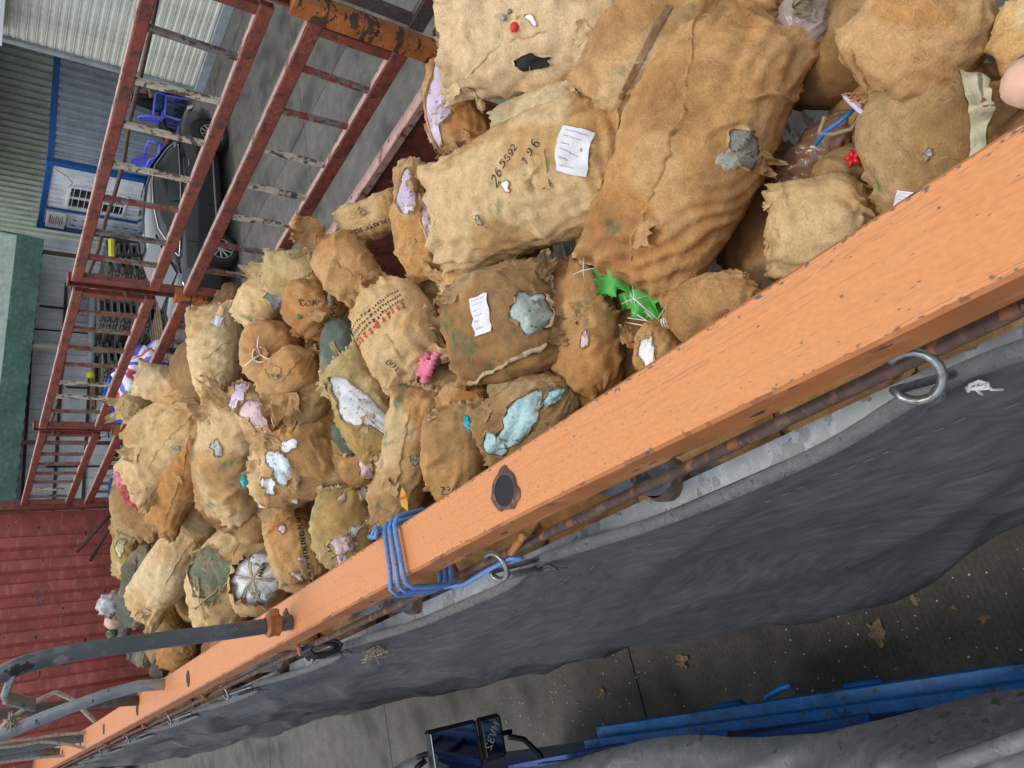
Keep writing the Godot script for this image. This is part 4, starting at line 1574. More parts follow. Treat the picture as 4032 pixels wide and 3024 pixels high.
func build_truck() -> void:
	var g := Geo.new()
	# floor and the red board along the right side
	var floor_o := thing("truck_bed", "dark floor of the loaded truck, under the heap of sacks", "truck bed", at(1.5, 2.85, 4.0))
	var c := floor_o.position
	for i in 8:
		g = Geo.new()
		g.bar(at(0.41 + i * 0.322, 2.86, -1.2) - c, at(0.41 + i * 0.322, 2.86, 8.7) - c, 0.312, 0.05)
		part(floor_o, "plank", g, M.wood)
	g = Geo.new()
	for x in [0.9, 2.1]:
		g.bar(at(x, 3.05, -1.2) - c, at(x, 3.05, 8.7) - c, 0.12, 0.28)
	part(floor_o, "chassis_rail", g, M.darkiron)
	var board := thing("sideboard", "red steel sideboard along the foot of the slatted fence panels", "sideboard", at(2.76, 2.3, 3.6))
	c = board.position
	for k in 5:
		g = Geo.new()
		var z0: float = [-0.35, 2.08, 4.46, 6.72, 8.72][k] - (2.3 if k == 0 else [0, 2.33, 2.28, 2.18, 1.92][k])
		var z1: float = [-0.35, 2.08, 4.46, 6.72, 8.72][k] - 0.06
		g.block(at(2.77, 2.29, (z0 + z1) * 0.5) - c, Vector3(0.035, 1.10, z1 - z0), Basis(), 0.006)
		part(board, "panel", g, M.red)
		g = Geo.new()
		g.bar(at(2.765, 1.742, z0) - c, at(2.765, 1.742, z1) - c, 0.075, 0.05)
		part(board, "top_edge", g, M.railtop)
	# posts and fence panels of the right side
	var posts := [-0.33, 2.02, 4.38, 6.66]
	var pl := ["dark steel fence post nearest, mostly out of the picture", "fence post with a long orange foot, nearest of the three along the fence", "middle red fence post with an orange foot beside the small labelled sack", "far red fence post with bolts, beside the blue crate"]
	for i in 4:
		var z: float = posts[i]
		var o := thing("fence_post", pl[i], "post", at(2.79, 2.6, z), "posts of the right hand fence")
		c = o.position
		g = Geo.new()
		for s in [-1.0, 1.0]:
			g.bar(at(2.80, 2.75, z + s * 0.028) - c, at(2.80, 0.44, z + s * 0.028) - c, 0.06, 0.012, Vector3.FORWARD)
		g.bar(at(2.825, 2.75, z) - c, at(2.825, 0.44, z) - c, 0.012, 0.05, Vector3.FORWARD)
		g.block(at(2.80, 0.437, z) - c, Vector3(0.066, 0.008, 0.075))
		part(o, "channel", g, M.red if i else M.darkiron)
		g = Geo.new()
		var top: float = [1.0, 0.98, 1.03, 1.0][i]
		g.bar(at(2.775, 2.4, z) - c, at(2.775, top, z) - c, 0.075, 0.088 if i == 1 else 0.076, Vector3.FORWARD)
		part(o, "foot", g, M.orangepost if i else M.darkiron)
		for h in [0.58, 0.62] if i == 3 else [0.75]:
			g = Geo.new()
			g.lathe(at(2.75, h, z) - c, Vector3(-1, 0, 0), [Vector2(0.016, 0.0), Vector2(0.016, 0.016), Vector2(0.009, 0.016), Vector2(0.009, 0.03), Vector2(0, 0.03)], 6)
			part(o, "bolt", g, M.rustrod)
	var W0: Material = M.creamworn
	var R0: Material = M.redworn
	var K0: Material = M.greyworn
	fence_panel("slatted_fence", "upper fence panel over the car, between the orange footed post and the middle post", 2.07, 4.33, 0.455, 0.87, [2.37, 2.67, 2.95, 3.24, 3.52, 3.82, 4.07], [K0, W0, W0, W0, R0, K0, R0], M.red)
	fence_panel("slatted_fence", "lower fence panel against the grey yard, right of the orange footed post", 2.07, 4.33, 1.075, 1.475, [2.33, 2.61, 2.90, 3.19, 3.48, 3.76, 4.05], [R0, R0, W0, W0, W0, R0, R0], M.red)
	fence_panel("slatted_fence", "upper fence panel in front of the pallet stacks", 4.43, 6.61, 0.475, 0.87, [4.70, 4.92, 5.19, 5.45, 5.75, 6.0, 6.28], [R0, R0, R0, R0, W0, W0, R0], M.red)
	fence_panel("slatted_fence", "lower fence panel beside the small labelled upright sack", 4.43, 6.61, 1.07, 1.46, [4.72, 4.99, 5.28, 5.54, 5.84, 6.1, 6.36], [R0, K0, W0, R0, R0, W0, K0], M.red)
	fence_panel("slatted_fence", "farthest upper fence panel against the white storehouse wall", 6.71, 8.66, 0.485, 0.87, [6.95, 7.22, 7.48, 7.72, 7.97, 8.2, 8.4], [R0, R0, R0, R0, R0, W0, K0], M.red)
	fence_panel("slatted_fence", "farthest lower fence panel meeting the red headboard", 6.71, 8.66, 1.05, 1.44, [6.92, 7.14, 7.37, 7.6, 7.82, 8.05, 8.3], [R0, R0, R0, R0, W0, K0, K0], M.red)
	fence_panel("slatted_fence", "dark steel upper fence panel at the near corner", -0.28, 1.97, 0.455, 0.87, [0.1, 0.45, 0.8, 1.15, 1.5], [K0, K0], M.darkiron)
	fence_panel("slatted_fence", "dark steel lower fence panel beside the holed tan sack", -0.28, 1.93, 1.07, 1.475, [0.1, 0.45, 0.8, 1.3], [K0, K0], M.darkiron)
	# rusty line strung outside the fence
	var rope := thing("rope", "thin rusty line strung outside the upper fence panels", "rope", at(2.95, 0.56, 2.36))
	g = Geo.new()
	var rp := []
	for i in 30:
		var z := 0.6 + i * 0.28
		rp.append(at(2.95 + 0.01 * sin(i * 1.7), 0.565 + 0.02 * sin(z * 2.1) + 0.006 * sin(i * 4.0), z) - rope.position)
	g.tube(rp, 0.011, 6)
	part(rope, "strand", g, M.rustrod)
	# headboard at the far end
	var head := thing("headboard", "red ribbed steel headboard closing the far end of the truck", "headboard", at(1.55, 2.8, 8.78))
	c = head.position
	part(head, "ribbed_sheet", ribbed(at(0.16, 2.85, 8.84) - c, at(2.74, 2.85, 8.84) - c, 3.4, 0.235, 0.05, Vector3(0, 0, 1)), M.headboard)
	g = Geo.new()
	g.block(at(1.46, 1.15, 8.9) - c, Vector3(2.6, 3.4, 0.05))
	part(head, "backing", g, M.headboard)
	for x in [0.20, 2.79]:
		g = Geo.new()
		g.bar(at(x, 2.85, 8.76) - c, at(x, -0.55, 8.76) - c, 0.10, 0.10)
		part(head, "corner_post", g, M.red)
	# two dark rods leaning in the far corner
	for i in 2:
		var lr := thing("steel_rod", ["dark rod leaning in the headboard corner, upper one", "dark rod leaning in the headboard corner, lower one"][i], "rod", at(2.45, 1.2, 8.3))
		g = Geo.new()
		g.tube([at(2.62, 1.30 + 0.05 * i, 8.45 - 0.2 * i) - lr.position, at(2.25 - 0.1 * i, 0.98 + 0.12 * i, 8.68) - lr.position], 0.018, 6)
		part(lr, "rod", g, M.darkiron)
	# ---- left side: the orange beam
	var beam := thing("orange_beam", "long scratched orange steel beam along the left of the load", "beam", at(0.275, 0.7, 4.0))
	c = beam.position
	g = Geo.new()
	g.smooth = false
	var zs := []
	for i in 48:
		zs.append(-0.5 + i * (9.22 / 47.0))
	var xin := func(z: float) -> float: return 0.318 + 0.012 * z / 4.0 + (0.012 if z > 5.0 else 0.0) * (z - 5.0) / 3.0
	var xout := func(z: float) -> float: return 0.206 + 0.022 * smoothstep(0.0, 1.0, z) - 0.004 * maxf(0.0, z - 1.4) / 3.0
	for i in 47:
		var za: float = zs[i]
		var zb: float = zs[i + 1]
		var r := 0.004
		var pts := [[xout.call(za) + r, 0.65], [xin.call(za) - r, 0.65]]
		var o := g.put(at(xout.call(za) + r, 0.65, za) - c, Vector2(za / 5.0, 1.0))
		g.put(at(xin.call(za) - r, 0.65, za) - c, Vector2(za / 5.0, 0.0))
		g.put(at(xin.call(zb) - r, 0.65, zb) - c, Vector2(zb / 5.0, 0.0))
		g.put(at(xout.call(zb) + r, 0.65, zb) - c, Vector2(zb / 5.0, 1.0))
		g.quad(o, o + 1, o + 2, o + 3)
	part(beam, "top_face", g, M.orange)
	g = Geo.new()
	g.smooth = false
	for i in 47:
		var za: float = zs[i]
		var zb: float = zs[i + 1]
		for s in 2:
			var xa: float = xout.call(za) if s == 0 else xin.call(za)
			var xb: float = xout.call(zb) if s == 0 else xin.call(zb)
			var sg := 1.0 if s == 0 else -1.0
			g.face(at(xa + sg * 0.004, 0.65, za) - c, at(xa, 0.654, za) - c, at(xb, 0.654, zb) - c, at(xb + sg * 0.004, 0.65, zb) - c)
			g.face(at(xa, 0.654, za) - c, at(xa, 0.712, za) - c, at(xb, 0.712, zb) - c, at(xb, 0.654, zb) - c)
			g.face(at(xa, 0.712, za) - c, at(xa + sg * 0.03, 0.712, za) - c, at(xb + sg * 0.03, 0.712, zb) - c, at(xb, 0.712, zb) - c)
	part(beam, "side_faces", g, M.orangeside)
	# stake sockets cut through the top
	for e in [[0.86, 0.022, 1.05], [1.83, 0.017, 1.1], [2.82, 0.014, 1.4], [3.72, 0.014, 1.4], [4.62, 0.015, 1.3], [5.5, 0.016, 1.1], [6.4, 0.016, 1.2]]:
		g = Geo.new()
		var n := 20
		var cc := at(0.272, 0.649, e[0]) - c
		for i in n + 1:
			var a := TAU * i / n
			var q := 1.0 + 0.12 * sin(a * 3.0 + e[0]) + 0.08 * sin(a * 7.0)
			var d := Vector3(cos(a) * e[1] * e[2], 0, sin(a) * e[1] / e[2] * 1.2)
			g.put(cc + d * 1.38 * q + Vector3(0, 0.0005, 0))
			g.put(cc + d * 1.2 + Vector3(0, 0.0035, 0))
			g.put(cc + d + Vector3(0, 0.002, 0))
		for i in n:
			for j in 2:
				var o := i * 3 + j
				g.quad(o, o + 1, o + 4, o + 3)
		part(beam, "socket_rim", g, M.rustrod)
		g = Geo.new()
		var mid := g.put(cc + Vector3(0, 0.0012, 0))
		for i in n + 1:
			var a := TAU * i / n
			g.put(cc + Vector3(cos(a) * e[1] * e[2], 0.0012, sin(a) * e[1] / e[2] * 1.2))
		for i in n:
			g.tri(mid, mid + 1 + i, mid + 2 + i)
		part(beam, "socket_hole", g, M.black)
	# stake pipes below the beam
	for e in [[0.80, "dark stake pipe under the beam by the large socket hole"], [1.72, "grey stake pipe under the beam below the blue rope"], [2.72, "grey stake pipe under the far part of the beam"]]:
		var sp := thing("stake_pipe", e[1], "pipe", at(0.275, 1.4, e[0]))
		g = Geo.new()
		g.tube([at(0.275, 0.736, e[0]) - sp.position, at(0.268, 1.0, e[0] + 0.02) - sp.position, at(0.26, 2.7, e[0] + 0.04) - sp.position], 0.03, 16)
		part(sp, "pipe", g, M.pole)
		g = Geo.new()
		g.lathe(at(0.268, 0.955, e[0] + 0.02) - sp.position, Vector3.UP, [Vector2(0.030, -0.03), Vector2(0.037, -0.02), Vector2(0.037, 0.02), Vector2(0.030, 0.03)], 16)
		part(sp, "weld_collar", g, M.rustrod)
	# rusty rod that carries the tarpaulin hooks
	var rod := thing("tarp_rod", "rusty round rod under the orange beam that carries the hooks", "rod", at(0.212, 0.775, 3.0))
	c = rod.position
	g = Geo.new()
	var rpts := []
	for i in 40:
		var z := -0.4 + i * 0.235
		rpts.append(at(0.217 + 0.008 * smoothstep(0.0, 2.0, z) + 0.002 * sin(z * 3.0), 0.772 + 0.004 * sin(z * 2.0), z) - c)
	g.tube(rpts, 0.0085, 10)
	part(rod, "rod", g, M.rustrod)
	for z in [0.95, 2.0, 3.0, 4.1, 5.2]:
		g = Geo.new()
		g.bar(at(0.225, 0.735, z) - c, at(0.218, 0.775, z + 0.1) - c, 0.012, 0.012)
		part(rod, "hanger", g, M.orangeside)
	# galvanised rail
	var rail := thing("galvanised_rail", "pale galvanised steel rail between the rod and the tarpaulin hem", "rail", at(0.235, 0.95, 4.0))
	c = rail.position
	g = Geo.new()
	g.smooth = false
	for i in 46:
		var za := -0.5 + i * 0.2
		var zb := za + 0.2
		g.face(at(0.252, 0.955, za) - c, at(0.220, 0.962, za) - c, at(0.220, 0.962, zb) - c, at(0.252, 0.955, zb) - c)
		g.face(at(0.220, 0.962, za) - c, at(0.219, 1.03, za) - c, at(0.219, 1.03, zb) - c, at(0.220, 0.962, zb) - c)
		g.face(at(0.252, 0.955, za) - c, at(0.252, 1.05, za) - c, at(0.252, 1.05, zb) - c, at(0.252, 0.955, zb) - c)
	part(rail, "rail", g, M.galv)
	# tarpaulin down the left side
	var tarp := thing("tarpaulin", "dark grey tarpaulin hanging down the left side of the loaded truck", "tarpaulin", at(0.17, 0.95, 4.0))
	c = tarp.position
	var hook_z := [0.31, 1.10, 2.05, 2.86, 3.75, 4.75, 5.7, 6.6, 7.5, 8.4]
	var hem_at := func(z: float) -> Vector3:
		var pull := 0.0
		for hz in hook_z:
			pull = maxf(pull, exp(-pow((z - hz) / 0.16, 2.0)))
		return at(0.208 + 0.004 * pull + 0.010 * smoothstep(1.0, 4.0, z), 0.965 - 0.085 * pull, z)
	var trows := []
	var nzc := 300
	var nv := 46
	for i in nzc + 1:
		var z := -0.45 + 9.3 * i / nzc
		var top: Vector3 = hem_at.call(z)
		var xb := 0.14 - 0.13 * smoothstep(0.5, 1.5, z) + 0.11 * smoothstep(1.6, 5.5, z)
		var yb := EYE - 2.62 + 0.02 * sin(z * 2.2) + 0.16 * (1.0 - smoothstep(0.7, 1.2, z)) - 0.10 * exp(-pow((z - 1.55) / 0.35, 2.0))
		var row := []
		for k in nv + 1:
			var v := float(k) / nv
			var p := Vector3(lerpf(top.x - 0.006, xb, pow(v, 0.8)), lerpf(top.y - 0.006, yb, v), -z)
			var amp := 0.05 * smoothstep(0.0, 0.25, v)
			var near := 1.0 - v
			p.x += amp * (1.0 - 0.65 * v) * ns.get_noise_2d(z * 0.8 + v * 1.2, v * 2.0) * 1.4
			# folds fan out from the hooks and run slantwise
			var f := 1.0 - absf(ns.get_noise_2d(z * 0.7 + v * 0.3 + 9.0, v * 3.2 - z * 0.7)) * 2.6
			p.x -= maxf(f, 0.0) * 0.020 * smoothstep(0.0, 0.12, v)
			f = 1.0 - absf(nz.get_noise_2d(z * 1.6 - v * 1.5 + 40.0, v * 8.0 + z * 2.4)) * 3.0
			p.x -= maxf(f, 0.0) * 0.004 * smoothstep(0.0, 0.1, v)
			for hz in hook_z:
				var dz: float = z - hz
				var w: float = 0.03 + v * 0.55
				p.x -= 0.022 * exp(-pow(dz / w, 2.0)) * (0.5 + 0.5 * cos(dz / w * 5.0)) * exp(-v * 5.0) * smoothstep(0.0, 0.06, v)
			p.x += maxf(0.0, v - 0.86) * 1.1
			row.append(p - c)
		trows.append(row)
	g = Geo.new()
	g.sheet(trows)
	part(tarp, "cloth", g, M.tarp)
	g = Geo.new()
	var hp := []
	for i in 260:
		hp.append(hem_at.call(-0.45 + 9.3 * i / 259.0) - c)
	g.tube(hp, 0.0115, 10)
	part(tarp, "rolled_hem", g, M.greyrope)
	g = Geo.new()
	for i in 230:
		var k := i * nzc / 230
		var p: Vector3 = (trows[k][2] as Vector3).lerp(trows[k][3], 0.5) + Vector3(-0.003, 0, 0)
		var q: Vector3 = (trows[mini(k + 1, nzc)][2] as Vector3).lerp(trows[mini(k + 1, nzc)][3], 0.5) + Vector3(-0.003, 0, 0)
		g.tube([p, p.lerp(q, 0.6)], 0.0007, 4)
	var stitch := part(tarp, "stitching", g, M.greyrope)
	stitch.set_meta("kind", "stuff")
	# snap hooks through the hem
	var hl := ["large steel snap hook nearest the thumb", "steel snap hook beside the end of the blue rope", "steel hook under the bent pole beside black cord", "steel hook on the hem past the bent pole", "steel wire hook on the hem, fourth from the blue rope", "small steel hook on the hem below the second pole", "small far hook on the tarpaulin hem, near the third pole"]
	for i in 7:
		var z: float = hook_z[i]
		var o := thing("snap_hook", hl[i], "hook", at(0.205, 0.80, z), "hooks along the tarpaulin hem")
		c = o.position
		g = Geo.new()
		var hk := []
		var top := at(0.212 + 0.01 * smoothstep(0.0, 2.0, z), 0.772, z)
		var low: Vector3 = hem_at.call(z)
		for k in 15:
			var a := -0.5 + k * 0.36
			hk.append(top + Vector3(0.024 * cos(a) - 0.010, 0.010 * cos(a) - 0.002, 0.026 * sin(a)) - c)
		hk.append(low + Vector3(0.0, 0.012, 0.0) - c)
		g.tube(hk, 0.0052 if i < 3 else 0.004, 8)
		part(o, "ring", g, M.steel)
		g = Geo.new()
		g.tube([top + Vector3(-0.03, -0.02, 0.008) - c, low + Vector3(-0.012, -0.01, -0.03) - c, low + Vector3(-0.016, -0.03, -0.06) - c], [0.0075, 0.007, 0.004], 8)
		part(o, "shank", g, M.steel)
		if i < 4:
			g = Geo.new()
			var kn := low + Vector3(-0.014, -0.004, 0.012) - c
			var loop := []
			for q in 11:
				loop.append(kn + Vector3(-0.006 - 0.004 * sin(q * 1.3), 0.010 * sin(q * 0.9), 0.010 * cos(q * 0.9)))
			g.tube(loop, 0.0022, 5)
			g.tube([kn, kn + Vector3(-0.008, -0.01, 0.006), kn + Vector3(-0.010, -0.022, 0.004), kn + Vector3(-0.012, -0.034, 0.010)], 0.0018, 5)
			g.tube([kn, kn + Vector3(-0.006, -0.010, -0.006), kn + Vector3(-0.01, -0.026, -0.008)], 0.0018, 5)
			part(o, "cord_knot", g, M.string_white if i == 0 else M.greyrope)
	# black cord and frayed tatter of the hem
	var cord := thing("cord", "black cord tying the hem to the rod below the bent pole", "cord", at(0.21, 0.85, 1.60))
	c = cord.position
	g = Geo.new()
	for k in 4:
		var pts := []
		for i in 9:
			var a := TAU * i / 8.0
			pts.append(at(0.212, 0.80, 1.98 + k * 0.014) + Vector3(0.018 * cos(a), 0.045 * sin(a), 0.006 * sin(a * 2.0)) - c)
		g.tube(pts, 0.006, 6)
	part(cord, "coil", g, M.blackplastic)
	g = Geo.new()
	rg.seed = 8
	for k in 22:
		var p := at(0.19, 0.93, 1.94 + rg.randf() * 0.1) - c
		g.tube([p, p + Vector3(rg.randf_range(-0.03, 0.0), rg.randf_range(-0.03, 0.01), rg.randf_range(-0.03, 0.03)), p + Vector3(rg.randf_range(-0.05, 0.0), rg.randf_range(-0.05, 0.01), rg.randf_range(-0.04, 0.05))], 0.0014, 4)
	part(cord, "frayed_threads", g, M.twine)
	# blue rope round the beam
	var br := thing("blue_rope", "blue nylon rope wound round the orange beam and knotted", "rope", at(0.27, 0.65, 1.2))
	c = br.position
	g = Geo.new()
	for k in 3:
		var z := 1.19 + k * 0.026
		var pts := []
		var loop := [[0.345, 0.70], [0.336, 0.648], [0.322, 0.640], [0.25, 0.640], [0.215, 0.640], [0.205, 0.655], [0.204, 0.72], [0.206, 0.745], [0.235, 0.748], [0.31, 0.748], [0.333, 0.74], [0.338, 0.70], [0.334, 0.65]]
		for i in loop.size():
			pts.append(at(loop[i][0], loop[i][1], z + i * 0.002 + 0.006 * sin(i * 1.1 + k)) - c)
		g.tube(pts, 0.0047, 8)
	g.tube([at(0.336, 0.65, 1.27) - c, at(0.325, 0.632, 1.29) - c, at(0.315, 0.628, 1.255) - c, at(0.328, 0.622, 1.235) - c, at(0.336, 0.634, 1.26) - c, at(0.32, 0.630, 1.28) - c], 0.0047, 8)
	g.tube([at(0.206, 0.74, 1.235) - c, at(0.20, 0.765, 1.20) - c, at(0.208, 0.772, 1.12) - c, at(0.212, 0.780, 1.06) - c, at(0.205, 0.79, 1.04) - c], 0.0047, 8)
	part(br, "strand", g, M.bluerope)
	var leaf := thing("dry_leaf", "yellow and red leaf stuck between the blue rope and beam", "leaf", at(0.335, 0.65, 1.16))
	g = Geo.new()
	g.sheet([[Vector3(0, 0, 0.001), Vector3(0, 0, 0), Vector3(0, 0, -0.001)], [Vector3(0.012, 0.004, 0.012), Vector3(0.014, 0.0, 0), Vector3(0.012, 0.005, -0.01)], [Vector3(0.03, 0.002, 0.008), Vector3(0.03, -0.002, 0), Vector3(0.028, 0.006, -0.012)], [Vector3(0.045, 0.004, 0.001), Vector3(0.046, 0.004, 0), Vector3(0.045, 0.004, -0.001)]])
	part(leaf, "blade", g, M.leaf)
	# hoop poles standing in the sockets
	var pole := thing("hoop_pole", "thick grey hoop pole with a rusty clamp, nearest of the poles", "pole", at(0.26, 0.65, 1.8), "hoop poles standing in the beam")
	c = pole.position
	g = Geo.new()
	g.tube([at(0.262, 0.70, 1.8) - c, at(0.26, 0.5, 1.8) - c, at(0.262, 0.35, 1.8) - c, at(0.262, 0.23, 1.8) - c, at(0.258, 0.16, 1.8) - c, at(0.25, 0.11, 1.8) - c, at(0.235, 0.07, 1.8) - c, at(0.21, 0.03, 1.8) - c, at(0.17, 0.0, 1.8) - c], 0.0178, 16)
	part(pole, "tube", g, M.pole)
	g = Geo.new()
	g.lathe(at(0.261, 0.605, 1.8) - c, Vector3.UP, [Vector2(0.0195, -0.018), Vector2(0.027, -0.014), Vector2(0.025, 0.0), Vector2(0.028, 0.012), Vector2(0.0195, 0.018)], 8)
	g.block(at(0.285, 0.605, 1.79) - c, Vector3(0.02, 0.022, 0.03))
	part(pole, "clamp", g, M.orangepost)
	g = Geo.new()
	g.bar(at(0.245, 0.10, 1.80) - c, at(0.195, 0.085, 1.82) - c, 0.03, 0.012)
	g.bar(at(0.197, 0.085, 1.81) - c, at(0.178, 0.14, 1.86) - c, 0.026, 0.012)
	part(pole, "bracket", g, M.galv)
	var pole2 := thing("hoop_pole", "bright bent hoop pole, second along the beam", "pole", at(0.31, 0.65, 3.2), "hoop poles standing in the beam")
	c = pole2.position
	g = Geo.new()
	g.tube([at(0.30, 0.68, 3.2) - c, at(0.312, 0.56, 3.2) - c, at(0.30, 0.45, 3.2) - c, at(0.28, 0.35, 3.2) - c, at(0.26, 0.26, 3.2) - c, at(0.24, 0.19, 3.2) - c, at(0.228, 0.13, 3.2) - c, at(0.20, 0.02, 3.2) - c], 0.021, 14)
	part(pole2, "tube", g, M.polebright)
	var pole2b := thing("hoop_pole", "dark straight hoop pole behind the bright bent pole", "pole", at(0.31, 0.65, 3.7), "hoop poles standing in the beam")
	c = pole2b.position
	g = Geo.new()
	g.tube([at(0.30, 0.68, 3.7) - c, at(0.31, 0.6, 3.7) - c, at(0.32, 0.5, 3.7) - c, at(0.335, 0.35, 3.7) - c, at(0.34, 0.26, 3.7) - c, at(0.34, 0.0, 3.7) - c], 0.021, 12)
	part(pole2b, "tube", g, M.darkiron)
	var pole3 := thing("hoop_pole", "straight grey hoop pole wrapped by twine near the headboard", "pole", at(0.29, 0.65, 5.4), "hoop poles standing in the beam")
	c = pole3.position
	g = Geo.new()
	g.tube([at(0.285, 0.69, 5.4) - c, at(0.292, 0.62, 5.4) - c, at(0.30, 0.45, 5.4) - c, at(0.31, 0.25, 5.4) - c, at(0.31, 0.0, 5.4) - c], 0.025, 12)
	part(pole3, "tube", g, M.pole)
	var pole4 := thing("hoop_pole", "farthest dark hoop pole in the beam, by the headboard", "pole", at(0.30, 0.65, 6.6), "hoop poles standing in the beam")
	c = pole4.position
	g = Geo.new()
	g.tube([at(0.29, 0.69, 6.6) - c, at(0.315, 0.5, 6.6) - c, at(0.33, 0.3, 6.6) - c, at(0.33, 0.0, 6.6) - c], 0.026, 12)
	part(pole4, "tube", g, M.pole)
	for e in [["twine", "loose loop of pale twine in front of the red headboard", [at(0.24, 0.12, 3.5), at(0.27, 0.15, 3.45), at(0.29, 0.18, 3.4), at(0.31, 0.21, 3.4), at(0.33, 0.24, 3.4), at(0.35, 0.29, 3.4), at(0.36, 0.32, 3.4), at(0.34, 0.35, 3.4), at(0.32, 0.38, 3.4), at(0.28, 0.41, 3.4), at(0.23, 0.45, 3.4)]],
			["twine", "dark twine drawn tight along the third pole", [at(0.34, 0.0, 5.3), at(0.34, 0.24, 5.3), at(0.34, 0.31, 5.3), at(0.33, 0.40, 5.3), at(0.33, 0.50, 5.3), at(0.32, 0.58, 5.3), at(0.31, 0.66, 5.3)]],
			["twine", "pale twine slung across the third pole and over the beam", [at(0.32, 0.0, 5.3), at(0.32, 0.24, 5.3), at(0.31, 0.33, 5.3), at(0.31, 0.43, 5.3), at(0.29, 0.50, 5.3), at(0.26, 0.58, 5.3), at(0.23, 0.64, 5.3), at(0.23, 0.73, 5.3), at(0.24, 0.76, 5.3)]],
			["twine", "pale twine round the far end of the beam", [at(0.30, 0.0, 6.3), at(0.29, 0.29, 6.3), at(0.28, 0.40, 6.3), at(0.27, 0.51, 6.3), at(0.25, 0.65, 6.3), at(0.22, 0.72, 6.3), at(0.26, 0.75, 6.3)]]]:
		var tw := thing(e[0], e[1], "twine", e[2][0], "twine by the hoop poles")
		g = Geo.new()
		var cv := Curve3D.new()
		for i in e[2].size():
			var a: Vector3 = e[2][maxi(i - 1, 0)]
			var b: Vector3 = e[2][mini(i + 1, e[2].size() - 1)]
			cv.add_point(e[2][i] - tw.position, (a - b) / 6.0, (b - a) / 6.0)
		var pts := []
		for i in 50:
			pts.append(cv.sample_baked(cv.get_baked_length() * i / 49.0))
		g.tube(pts, 0.0085, 7)
		part(tw, "strand", g, M.twine)
	var fr := thing("frayed_end", "frayed tuft of pale twine hanging at the second pole", "twine", at(0.265, 0.17, 3.18))
	g = Geo.new()
	rg.seed = 31
	for k in 40:
		var d := Vector3(rg.randf_range(-1, 1), rg.randf_range(-1, 0.6), rg.randf_range(-0.6, 0.6)) * 0.035
		g.tube([Vector3.ZERO, d * 0.6 + Vector3(0.004, 0, 0), d], 0.0022, 4)
	part(fr, "threads", g, M.twine)


